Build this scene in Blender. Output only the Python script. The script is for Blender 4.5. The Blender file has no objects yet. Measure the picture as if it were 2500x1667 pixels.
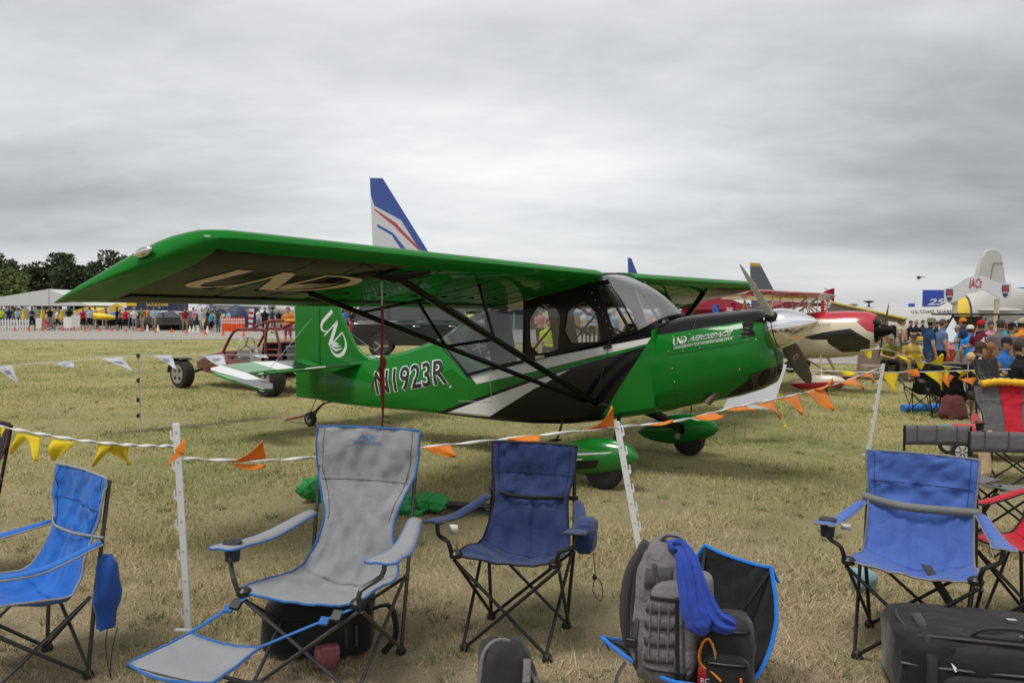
import bpy, bmesh, math, random
import numpy as np
from mathutils import Vector, Matrix, noise, Euler
from mathutils.bvhtree import BVHTree
random.seed(7); np.random.seed(7)
R = math.radians
PI = math.pi
scene = bpy.context.scene
col = scene.collection
# ---------------------------------------------------------------- camera
FPX, PITCH, ROLL, CAMH = 1900.0, 0.0402, 0.0022, 1.60
cam_data = bpy.data.cameras.new('camera'); cam = bpy.data.objects.new('camera', cam_data); col.objects.link(cam)
cam_data.sensor_width = 36.0; cam_data.lens = FPX / 2500 * 36.0
cam_data.clip_start = 0.05; cam_data.clip_end = 3000
cam.matrix_world = Matrix.Translation((0, 0, CAMH)) @ Matrix.Rotation(PI / 2 - PITCH, 4, 'X') @ Matrix.Rotation(ROLL, 4, 'Z')
scene.camera = cam
# ---------------------------------------------------------------- sky
SUN_EL, SUN_AZ = R(58), R(-25)          # high veiled sun, a little left of the view
world = bpy.data.worlds.new('World'); scene.world = world; world.use_nodes = True
wn, wl = world.node_tree.nodes, world.node_tree.links
wn.clear()
w_out = wn.new('ShaderNodeOutputWorld'); w_bg = wn.new('ShaderNodeBackground')
w_sky = wn.new('ShaderNodeTexSky'); w_sky.sky_type = 'NISHITA'; w_sky.sun_disc = False
w_sky.sun_elevation = SUN_EL; w_sky.sun_rotation = SUN_AZ
def wmath(op, a=None, b=None, c=None, clamp=False):
    n = wn.new('ShaderNodeMath'); n.operation = op; n.use_clamp = clamp
    for i, v in enumerate((a, b, c)):
        if v is None: continue
        if isinstance(v, (int, float)): n.inputs[i].default_value = v
        else: wl.new(v, n.inputs[i])
    return n.outputs[0]
w_tc = wn.new('ShaderNodeTexCoord'); w_sep = wn.new('ShaderNodeSeparateXYZ'); wl.new(w_tc.outputs['Generated'], w_sep.inputs[0])
zz = wmath('ADD', wmath('MAXIMUM', w_sep.outputs[2], 0.0), 0.20)
w_cmb = wn.new('ShaderNodeCombineXYZ')
wl.new(wmath('DIVIDE', w_sep.outputs[0], zz), w_cmb.inputs[0]); wl.new(wmath('DIVIDE', w_sep.outputs[1], zz), w_cmb.inputs[1])
def wnoise(rot, sc, off, scale, detail, rough, dist):
    m = wn.new('ShaderNodeMapping'); m.inputs['Rotation'].default_value = (0, 0, rot); m.inputs['Scale'].default_value = sc
    m.inputs['Location'].default_value = off
    wl.new(w_cmb.outputs[0], m.inputs[0])
    n = wn.new('ShaderNodeTexNoise'); n.inputs['Scale'].default_value = scale; n.inputs['Detail'].default_value = detail
    n.inputs['Roughness'].default_value = rough; n.inputs['Distortion'].default_value = dist
    wl.new(m.outputs[0], n.inputs['Vector']); return n.outputs[0]
nb = wnoise(R(24), (0.6, 1.2, 1), (3.1, 0.35, 0), 0.42, 3, 0.5, 0.5)       # broad banks
ns = wnoise(R(16), (0.6, 1.15, 1), (1.7, 4.2, 0), 0.80, 6, 0.5, 0.5)        # streaks
nf = wnoise(R(30), (0.8, 1.2, 1), (0.3, 2.2, 5), 4.5, 6, 0.6, 0.3)          # wisps
mixv = wmath('ADD', wmath('ADD', wmath('MULTIPLY', nb, 0.62), wmath('MULTIPLY', ns, 0.36)), wmath('MULTIPLY', nf, 0.11))
# thin veil in front of the sun: brighter cloud around its direction
sund = Vector((math.sin(SUN_AZ) * math.cos(R(17)), math.cos(SUN_AZ) * math.cos(R(17)), math.sin(R(17))))
w_dot = wn.new('ShaderNodeVectorMath'); w_dot.operation = 'DOT_PRODUCT'; wl.new(w_tc.outputs['Generated'], w_dot.inputs[0])
GLOW = Vector((0.0, 0.955, 0.30)).normalized(); w_dot.inputs[1].default_value = GLOW
glow = wmath('POWER', wmath('MAXIMUM', w_dot.outputs['Value'], 0.0), 9.0)
mixv = wmath('ADD', mixv, wmath('MULTIPLY', glow, 0.17))
w_ramp = wn.new('ShaderNodeValToRGB'); e = w_ramp.color_ramp.elements
e[0].position = 0.40; e[0].color = (1.5, 1.56, 1.66, 1)
e[1].position = 0.80; e[1].color = (6.6, 6.6, 6.55, 1)
for pos, c in ((0.50, (2.6, 2.67, 2.76)), (0.60, (4.05, 4.12, 4.18)), (0.70, (5.4, 5.45, 5.45))):
    el = w_ramp.color_ramp.elements.new(pos); el.color = (*c, 1)
wl.new(mixv, w_ramp.inputs[0])
# pale layer low over the horizon
hz = wmath('POWER', wmath('SUBTRACT', 1.0, wmath('MAXIMUM', w_sep.outputs[2], 0.0), clamp=True), 14.0)
w_mixh = wn.new('ShaderNodeMix'); w_mixh.data_type = 'RGBA'
wl.new(wmath('MULTIPLY', hz, 0.60), w_mixh.inputs[0]); wl.new(w_ramp.outputs[0], w_mixh.inputs[6]); w_mixh.inputs[7].default_value = (3.75, 3.88, 3.98, 1)
w_mixs = wn.new('ShaderNodeMix'); w_mixs.data_type = 'RGBA'; w_mixs.inputs[0].default_value = 0.95
wl.new(w_sky.outputs[0], w_mixs.inputs[6]); wl.new(w_mixh.outputs[2], w_mixs.inputs[7])
wl.new(w_mixs.outputs[2], w_bg.inputs[0]); w_bg.inputs[1].default_value = 0.104
wl.new(w_bg.outputs[0], w_out.inputs[0])
# ---------------------------------------------------------------- sun
sun_l = bpy.data.lights.new('sun', 'SUN'); sun_l.energy = 1.5; sun_l.angle = R(20); sun_l.color = (1, 0.965, 0.91)
sun = bpy.data.objects.new('sun', sun_l); col.objects.link(sun)
SUN_FROM = Vector((math.sin(R(-35)) * math.cos(SUN_EL), -math.cos(R(-35)) * math.cos(SUN_EL) * 0.6, math.sin(SUN_EL)))
sun.rotation_euler = (SUN_FROM).to_track_quat('Z', 'Y').to_euler(); sun.location = SUN_FROM * 60
w_sky.sun_rotation = math.atan2(SUN_FROM.x, SUN_FROM.y)
# ---------------------------------------------------------------- exposure
vs = scene.view_settings; vs.view_transform = 'Standard'; vs.look = 'None'; vs.exposure = 0.72; vs.gamma = 1.0; vs.use_curve_mapping = False
scene.render.resolution_x, scene.render.resolution_y = 1024, 682

# ================================================================ helpers
def smooth(t):
    t = np.clip(t, 0, 1); return t * t * (3 - 2 * t)
def gz(x, y):
    """ground height: level lawn that falls away a little to the right-hand back"""
    return -0.36 * smooth((np.asarray(x, float) - 2.5) / 5.5) * smooth((np.asarray(y, float) - 9.0) / 8.0)
def ray(u, v):
    cr, sr = math.cos(ROLL), math.sin(ROLL); a, b = u - 1250, v - 833.5
    px, py = a * cr + b * sr, -a * sr + b * cr
    c, s = math.cos(PITCH), math.sin(PITCH)
    return Vector((px / FPX, (FPX * c - py * s) / FPX, (-FPX * s - py * c) / FPX))
def at(u, v, Y):
    r = ray(u, v); return Vector((0, 0, CAMH)) + r * (Y / r.y)
def gx(u, Y):
    """point on the ground at picture column u and distance Y"""
    p = at(u, 900, Y); return Vector((p.x, p.y, float(gz(p.x, p.y))))
def G(u, v, z=0.0):
    r = ray(u, v); t = (z - CAMH) / r.z; p = Vector((0, 0, CAMH)) + r * t
    return p

class MB:
    def __init__(s): s.V = []; s.F = []; s.I = []; s.mi = 0
    def add(s, vs, fs):
        b = len(s.V); s.V += [tuple(v) for v in vs]
        for f in fs: s.F.append(tuple(i + b for i in f)); s.I.append(s.mi)
        return s
    def box(s, c, d, rot=None, taper=1.0):
        hx, hy, hz_ = d[0] / 2, d[1] / 2, d[2] / 2
        vs = [Vector((sx * hx * (taper if sz > 0 else 1), sy * hy * (taper if sz > 0 else 1), sz * hz_)) for sz in (-1, 1) for sx, sy in ((-1, -1), (1, -1), (1, 1), (-1, 1))]
        if rot is not None:
            m = Euler(rot).to_matrix(); vs = [m @ v for v in vs]
        vs = [v + Vector(c) for v in vs]
        return s.add(vs, [(3, 2, 1, 0), (4, 5, 6, 7), (0, 1, 5, 4), (1, 2, 6, 5), (2, 3, 7, 6), (3, 0, 4, 7)])
    def rings(s, rings, cap=True, closed=True):
        n = len(rings[0]); vs = [p for r in rings for p in r]; fs = []
        for i in range(len(rings) - 1):
            for j in range(n if closed else n - 1):
                k = (j + 1) % n; fs.append((i * n + j, i * n + k, (i + 1) * n + k, (i + 1) * n + j))
        if cap and closed:
            fs.append(tuple(range(n - 1, -1, -1))); m = (len(rings) - 1) * n; fs.append(tuple(m + j for j in range(n)))
        return s.add(vs, fs)
    def tube(s, pts, r, n=8, cap=True, flat=None):
        pts = [Vector(p) for p in pts]; m = len(pts)
        rs = r if isinstance(r, (list, tuple)) else [r] * m
        rings = []; up = None
        for i in range(m):
            t = (pts[min(i + 1, m - 1)] - pts[max(i - 1, 0)]).normalized()
            if up is None:
                up = Vector((0, 0, 1)) if abs(t.z) < 0.9 else Vector((0, 1, 0))
            a = t.cross(up)
            if a.length < 1e-5: a = t.orthogonal()
            a.normalize(); b = a.cross(t).normalized(); up = b
            f = flat if flat else (1, 1)
            rings.append([pts[i] + (a * math.cos(2 * PI * k / n) * f[0] + b * math.sin(2 * PI * k / n) * f[1]) * rs[i] for k in range(n)])
        return s.rings(rings, cap)
    def ell(s, c, r, nu=14, nv=9, p=1.0, rot=None):
        c = Vector(c); rings = []
        m = Euler(rot).to_matrix() if rot is not None else None
        def sp(x): return math.copysign(abs(x) ** p, x)
        for i in range(1, nv):
            th = -PI / 2 + PI * i / nv
            ring = []
            for j in range(nu):
                ph = 2 * PI * j / nu
                q = Vector((r[0] * sp(math.cos(th)) * sp(math.cos(ph)), r[1] * sp(math.cos(th)) * sp(math.sin(ph)), r[2] * sp(math.sin(th))))
                ring.append(c + (m @ q if m else q))
            rings.append(ring)
        b = len(s.V); s.rings(rings, cap=False)
        bot = Vector((0, 0, -r[2])); top = Vector((0, 0, r[2]))
        if m: bot, top = m @ bot, m @ top
        k = len(s.V); s.V += [tuple(c + bot), tuple(c + top)]
        for j in range(nu):
            s.F.append((k, b + (j + 1) % nu, b + j)); s.I.append(s.mi)
            t0 = b + (nv - 2) * nu; s.F.append((k + 1, t0 + j, t0 + (j + 1) % nu)); s.I.append(s.mi)
        return s
    def lathe(s, prof, n=20, c=(0, 0, 0), axis='Z'):
        c = Vector(c); rings = []
        for r, h in prof:
            ring = []
            for j in range(n):
                a = 2 * PI * j / n; x, y = r * math.cos(a), r * math.sin(a)
                q = Vector((x, y, h)) if axis == 'Z' else (Vector((h, x, y)) if axis == 'X' else Vector((y, h, x)))
                ring.append(c + q)
            rings.append(ring)
        return s.rings(rings, True)
    def prism(s, poly, f0, f1):
        """poly: list of 2D points; f0/f1 map (a,b)->3D for the two faces"""
        n = len(poly); vs = [f0(a, b) for a, b in poly] + [f1(a, b) for a, b in poly]
        fs = [tuple(range(n - 1, -1, -1)), tuple(range(n, 2 * n))] + [(i, (i + 1) % n, n + (i + 1) % n, n + i) for i in range(n)]
        return s.add(vs, fs)
    def sheet(s, grid):
        m, n = len(grid), len(grid[0]); vs = [p for r in grid for p in r]
        return s.add(vs, [(i * n + j, i * n + j + 1, (i + 1) * n + j + 1, (i + 1) * n + j) for i in range(m - 1) for j in range(n - 1)])
    def xf(s, M):
        s.V = [tuple(M @ Vector(v)) for v in s.V]; return s
    def build(s, name, mat, parent=None, smoothing=True, thick=0.0, angle=38, bevel=0.0, subd=0):
        me = bpy.data.meshes.new(name); me.from_pydata(s.V, [], s.F)
        mats = mat if isinstance(mat, (list, tuple)) else [mat]
        for m in mats: me.materials.append(m)
        if len(mats) > 1: me.polygons.foreach_set('material_index', s.I)
        bm = bmesh.new(); bm.from_mesh(me); bmesh.ops.recalc_face_normals(bm, faces=bm.faces); bm.to_mesh(me); bm.free()
        if smoothing:
            me.polygons.foreach_set('use_smooth', [True] * len(me.polygons)); me.set_sharp_from_angle(angle=R(angle))
        me.update()
        o = bpy.data.objects.new(name, me); col.objects.link(o)
        if parent: o.parent = parent
        if bevel:
            b = o.modifiers.new('b', 'BEVEL'); b.width = bevel; b.segments = 2; b.limit_method = 'ANGLE'; b.angle_limit = R(40)
        if thick:
            t = o.modifiers.new('s', 'SOLIDIFY'); t.thickness = thick; t.offset = 0
        if subd:
            t = o.modifiers.new('u', 'SUBSURF'); t.levels = t.render_levels = subd
        return o
def tag(o, label, cat, group=None, kind=None):
    if label: o['label'] = label
    if cat: o['category'] = cat
    if group: o['group'] = group
    if kind: o['kind'] = kind
    return o
def thing(name, label, cat, loc=(0, 0, 0), rz=0.0, group=None):
    o = bpy.data.objects.new(name, None); col.objects.link(o); o.empty_display_size = 0.1
    o.location = loc; o.rotation_euler = (0, 0, rz); return tag(o, label, cat, group)
def copy_tree(root, loc=None, rz=None, label=None, parent=None):
    c = root.copy(); col.objects.link(c); c.parent = parent
    if loc is not None: c.location = loc
    if rz is not None: c.rotation_euler = (0, 0, rz)
    if label: c['label'] = label
    for ch in list(root.children): copy_tree(ch, parent=c)
    return c
def fbm(x, y, z=0.0, s=1.0):
    return noise.fractal(Vector((x * s, y * s, z)), 0.6, 2.0, 4)
def lerp(a, b, t): return a + (b - a) * t
def catmull(P, ts):
    P = [Vector(p) for p in P]; n = len(P); out = []
    for t in ts:
        f = t * (n - 1); i = min(int(f), n - 2); f -= i
        p0, p1, p2, p3 = P[max(i - 1, 0)], P[i], P[i + 1], P[min(i + 2, n - 1)]
        out.append(0.5 * ((2 * p1) + (p2 - p0) * f + (2 * p0 - 5 * p1 + 4 * p2 - p3) * f * f + (3 * p1 - p0 - 3 * p2 + p3) * f ** 3))
    return out
def curve(P, n): return catmull(P, [i / (n - 1) for i in range(n)])

# ---------------------------------------------------------------- materials
_M = {}
def srgb(r, g, b):
    f = lambda c: (c / 255 / 12.92) if c / 255 <= 0.04045 else ((c / 255 + 0.055) / 1.055) ** 2.4
    return (f(r), f(g), f(b))
def mat(name, c, rough=0.5, metal=0.0, var=0.12, scale=6.0, bump=0.0, bscale=60.0, coat=0.0, spec=0.5, sheen=0.0, wr=0.0, wscale=5.0, sub=0.0):
    if name in _M: return _M[name]
    m = bpy.data.materials.new(name); m.use_nodes = True; _M[name] = m
    N, L = m.node_tree.nodes, m.node_tree.links; b = N['Principled BSDF']
    b.inputs['Roughness'].default_value = rough; b.inputs['Metallic'].default_value = metal
    b.inputs['Coat Weight'].default_value = coat; b.inputs['Coat Roughness'].default_value = 0.04
    b.inputs['Specular IOR Level'].default_value = spec; b.inputs['Sheen Weight'].default_value = sheen
    tc = N.new('ShaderNodeTexCoord')
    n = N.new('ShaderNodeTexNoise'); n.inputs['Scale'].default_value = scale; n.inputs['Detail'].default_value = 5
    L.new(tc.outputs['Object'], n.inputs['Vector'])
    mx = N.new('ShaderNodeMix'); mx.data_type = 'RGBA'
    mx.inputs[6].default_value = (*[x * (1 - var) for x in c], 1); mx.inputs[7].default_value = (*[min(1, x * (1 + var)) for x in c], 1)
    L.new(n.outputs[0], mx.inputs[0]); L.new(mx.outputs[2], b.inputs['Base Color'])
    last = None
    for (st, sc, dist) in ((bump, bscale, 0.002), (wr, wscale, 0.02)):
        if st:
            bn = N.new('ShaderNodeTexNoise'); bn.inputs['Scale'].default_value = sc; bn.inputs['Detail'].default_value = 4; bn.inputs['Distortion'].default_value = 0.6
            L.new(tc.outputs['Object'], bn.inputs['Vector'])
            bp = N.new('ShaderNodeBump'); bp.inputs['Strength'].default_value = st; bp.inputs['Distance'].default_value = dist
            L.new(bn.outputs[0], bp.inputs['Height'])
            if last: L.new(last, bp.inputs['Normal'])
            last = bp.outputs[0]
    if last: L.new(last, b.inputs['Normal'])
    return m
def fabric(name, c, rough=0.75, var=0.10): return mat(name, c, rough, var=var, scale=9, bump=0.25, bscale=420, wr=0.55, wscale=9, sheen=0.15, spec=0.3)
def glass(name, tint, refl=0.12, rough=0.02, haze=0.0, hazec=(0.5, 0.5, 0.5)):
    if name in _M: return _M[name]
    m = bpy.data.materials.new(name); m.use_nodes = True; _M[name] = m
    N, L = m.node_tree.nodes, m.node_tree.links; N.remove(N['Principled BSDF']); out = N['Material Output']
    t = N.new('ShaderNodeBsdfTransparent'); t.inputs[0].default_value = (*tint, 1)
    g = N.new('ShaderNodeBsdfGlossy'); g.inputs['Roughness'].default_value = rough; g.inputs[0].default_value = (0.95, 0.95, 0.95, 1)
    fr = N.new('ShaderNodeFresnel'); fr.inputs[0].default_value = 1.5
    ad = N.new('ShaderNodeMath'); ad.operation = 'ADD'; ad.use_clamp = True; L.new(fr.outputs[0], ad.inputs[0]); ad.inputs[1].default_value = refl
    mx = N.new('ShaderNodeMixShader'); L.new(ad.outputs[0], mx.inputs[0]); L.new(t.outputs[0], mx.inputs[1]); L.new(g.outputs[0], mx.inputs[2])
    res = mx.outputs[0]
    if haze:
        d = N.new('ShaderNodeBsdfDiffuse'); d.inputs[0].default_value = (*hazec, 1)
        m2 = N.new('ShaderNodeMixShader'); m2.inputs[0].default_value = haze; L.new(res, m2.inputs[1]); L.new(d.outputs[0], m2.inputs[2]); res = m2.outputs[0]
    L.new(res, out.inputs[0]); return m
def thin_cloth(m, f=0.35):
    """let light through thin flag cloth"""
    N, L = m.node_tree.nodes, m.node_tree.links; b = N['Principled BSDF']; t = N.new('ShaderNodeBsdfTranslucent'); L.new(N['Mix'].outputs[2], t.inputs[0])
    x = N.new('ShaderNodeMixShader'); x.inputs[0].default_value = f; L.new(b.outputs[0], x.inputs[1]); L.new(t.outputs[0], x.inputs[2]); L.new(x.outputs[0], N['Material Output'].inputs[0]); return m
def livery(name, base, layers, rough=0.22, coat=0.6, axes=(0, 2), var=0.08, bump=0.0, spec=0.5, satin=None):
    """paint scheme: each layer is (colour, [convex polygons in the two object axes], optional 'down'|'up'|None)"""
    m = bpy.data.materials.new(name); m.use_nodes = True; _M[name] = m
    N, L = m.node_tree.nodes, m.node_tree.links; b = N['Principled BSDF']
    b.inputs['Roughness'].default_value = rough; b.inputs['Coat Weight'].default_value = coat; b.inputs['Coat Roughness'].default_value = 0.05; b.inputs['Specular IOR Level'].default_value = spec
    tc = N.new('ShaderNodeTexCoord'); sp = N.new('ShaderNodeSeparateXYZ'); L.new(tc.outputs['Object'], sp.inputs[0])
    A, B = sp.outputs[axes[0]], sp.outputs[axes[1]]
    def mth(op, a, b_=None, c=None):
        n = N.new('ShaderNodeMath'); n.operation = op
        for i, v in enumerate((a, b_, c)):
            if v is None: continue
            if isinstance(v, (int, float)): n.inputs[i].default_value = v
            else: L.new(v, n.inputs[i])
        return n.outputs[0]
    def polymask(poly):
        ar = sum(poly[i][0] * poly[(i + 1) % len(poly)][1] - poly[(i + 1) % len(poly)][0] * poly[i][1] for i in range(len(poly)))
        if ar < 0: poly = poly[::-1]
        res = None
        for i in range(len(poly)):
            (x0, y0), (x1, y1) = poly[i], poly[(i + 1) % len(poly)]
            dx, dy = x1 - x0, y1 - y0
            # inside: dx*(y-y0)-dy*(x-x0) >= 0
            e_ = mth('GREATER_THAN', mth('MULTIPLY_ADD', B, dx, mth('MULTIPLY', A, -dy)), dx * y0 - dy * x0)
            res = e_ if res is None else mth('MULTIPLY', res, e_)
        return res
    rgb = N.new('ShaderNodeRGB'); rgb.outputs[0].default_value = (*base, 1); cur = rgb.outputs[0]
    geo = None
    for lay in layers:
        c, polys = lay[0], lay[1]; side = lay[2] if len(lay) > 2 else None
        msk = None
        for p in polys:
            k = polymask(list(p)); msk = k if msk is None else mth('MAXIMUM', msk, k)
        if side:
            if geo is None:
                geo = N.new('ShaderNodeSeparateXYZ'); g0 = N.new('ShaderNodeNewGeometry'); L.new(g0.outputs['True Normal'], geo.inputs[0])
            sd = mth('LESS_THAN', geo.outputs[2], -0.2) if side == 'down' else mth('GREATER_THAN', geo.outputs[2], 0.2)
            msk = sd if msk is None else mth('MULTIPLY', msk, sd)
        mx = N.new('ShaderNodeMix'); mx.data_type = 'RGBA'; L.new(msk, mx.inputs[0]); L.new(cur, mx.inputs[6]); mx.inputs[7].default_value = (*c, 1); cur = mx.outputs[2]
    n = N.new('ShaderNodeTexNoise'); n.inputs['Scale'].default_value = 4; n.inputs['Detail'].default_value = 6; L.new(tc.outputs['Object'], n.inputs['Vector'])
    hv = N.new('ShaderNodeHueSaturation'); L.new(cur, hv.inputs['Color']); L.new(mth('MULTIPLY_ADD', n.outputs[0], 2 * var, 1 - var), hv.inputs['Value'])
    L.new(hv.outputs[0], b.inputs['Base Color'])
    L.new(mth('MULTIPLY_ADD', n.outputs[0], 0.16, rough - 0.06), b.inputs['Roughness'])
    if bump:
        n2 = N.new('ShaderNodeTexNoise'); n2.inputs['Scale'].default_value = 3.0; L.new(tc.outputs['Object'], n2.inputs['Vector'])
        bp = N.new('ShaderNodeBump'); bp.inputs['Strength'].default_value = bump; bp.inputs['Distance'].default_value = 0.02; L.new(n2.outputs[0], bp.inputs['Height']); L.new(bp.outputs[0], b.inputs['Normal']); L.new(bp.outputs[0], b.inputs['Coat Normal'])
    if satin:      # dope-like finish: a plain diffuse coat under a weak even gloss
        df = N.new('ShaderNodeBsdfDiffuse'); L.new(hv.outputs[0], df.inputs[0]); gl_ = N.new('ShaderNodeBsdfGlossy'); gl_.inputs['Roughness'].default_value = rough; fr = N.new('ShaderNodeFresnel'); fr.inputs[0].default_value = 1.45
        if bump:
            for nd in (df, gl_, fr): L.new(bp.outputs[0], nd.inputs['Normal'])
        ms = N.new('ShaderNodeMixShader'); L.new(mth('MULTIPLY', fr.outputs[0], satin), ms.inputs[0]); L.new(df.outputs[0], ms.inputs[1]); L.new(gl_.outputs[0], ms.inputs[2]); L.new(ms.outputs[0], N['Material Output'].inputs[0])
    return m

# ---------------------------------------------------------------- flat lettering
_tc = {}
def text2d(body, size=1.0, bold=0.0, shear=0.0, spacing=1.0, sub=0):
    cu = bpy.data.curves.new('t', 'FONT'); cu.body = body; cu.size = size; cu.offset = bold; cu.shear = shear
    cu.space_character = spacing; cu.fill_mode = 'FRONT'; cu.resolution_u = 3
    ob = bpy.data.objects.new('t', cu); me = bpy.data.meshes.new_from_object(ob)
    if sub:
        bm = bmesh.new(); bm.from_mesh(me); bmesh.ops.triangulate(bm, faces=bm.faces); bmesh.ops.subdivide_edges(bm, edges=bm.edges, cuts=sub, use_grid_fill=True); bm.to_mesh(me); bm.free()
    vs = [(v.co.x, v.co.y) for v in me.vertices]; fs = [tuple(p.vertices) for p in me.polygons]
    bpy.data.objects.remove(ob); bpy.data.curves.remove(cu); bpy.data.meshes.remove(me)
    xs = [v[0] for v in vs]; ys = [v[1] for v in vs]; x0, y0 = min(xs), min(ys)
    return [(x - x0, y - y0) for x, y in vs], fs, max(xs) - x0, max(ys) - y0
def flat_text(body, height, origin, ux, uy, off, width=None, bold=0.0, shear=0.0, centre=False, proj=None, flip=False):
    """lettering laid on the plane origin + a*ux + b*uy, lifted by off; proj(p)->p may drape it on a surface"""
    vs, fs, w, h = text2d(body, 1.0, bold, shear)
    sy = height / h; sx = sy if width is None else width / w
    ux, uy, origin, off = Vector(ux), Vector(uy), Vector(origin), Vector(off)
    mb = MB(); pts = []
    for x, y in vs:
        x = (x - w / 2 if centre else x) * sx
        p = origin + ux * x + uy * (y * sy)
        pts.append((proj(p) if proj else p) + off)
    return mb.add(pts, fs)
def stroke2d(pts, widths, n=24):
    """variable-width pen stroke as a strip of 2D quads"""
    P = curve([(x, y, 0) for x, y in pts], n); mb_v = []; fs = []
    for i, p in enumerate(P):
        t = (P[min(i + 1, n - 1)] - P[max(i - 1, 0)]).normalized(); nn = Vector((-t.y, t.x, 0))
        f = i / (n - 1) * (len(widths) - 1); k = min(int(f), len(widths) - 2); w = lerp(widths[k], widths[k + 1], f - k)
        mb_v += [p + nn * w / 2, p - nn * w / 2]
    for i in range(n - 1): fs.append((2 * i, 2 * i + 1, 2 * i + 3, 2 * i + 2))
    return [(v.x, v.y) for v in mb_v], fs
def und_logo():
    """the pen-drawn U N D with a leaf in the D, unit height, about 1.75 wide"""
    V, F = [], []
    def add(vs, fs):
        b = len(V); V.extend(vs); F.extend([tuple(i + b for i in f) for f in fs])
    add(*stroke2d([(0.02, 0.98), (0.16, 0.98)], [0.05, 0.05], 3))
    add(*stroke2d([(0.11, 1.0), (0.10, 0.55), (0.12, 0.20), (0.26, 0.04), (0.42, 0.10), (0.54, 0.30)], [0.15, 0.15, 0.14, 0.10, 0.06, 0.03], 30))
    add(*stroke2d([(0.56, 1.0), (0.56, 0.5), (0.56, 0.02)], [0.06, 0.06, 0.06], 4))
    add(*stroke2d([(0.50, 0.98), (0.62, 0.98)], [0.05, 0.05], 3))
    add(*stroke2d([(0.58, 0.95), (0.80, 0.50), (1.02, 0.04)], [0.17, 0.17, 0.17], 6))
    add(*stroke2d([(1.04, 1.0), (1.04, 0.5), (1.04, 0.02)], [0.06, 0.06, 0.06], 4))
    add(*stroke2d([(1.04, 0.975), (1.30, 0.96), (1.55, 0.84), (1.66, 0.52), (1.56, 0.20), (1.32, 0.04), (1.08, 0.03)], [0.05, 0.06, 0.12, 0.16, 0.12, 0.07, 0.05], 36))
    for k, (a, b_, c) in enumerate((((1.12, 0.10), (1.34, 0.26), (1.50, 0.62)), ((1.12, 0.12), (1.22, 0.34), (1.40, 0.60)), ((1.11, 0.14), (1.12, 0.36), (1.26, 0.55)))):
        add(*stroke2d([a, b_, c], [0.02, 0.10, 0.01], 12))
    return V, F
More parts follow.
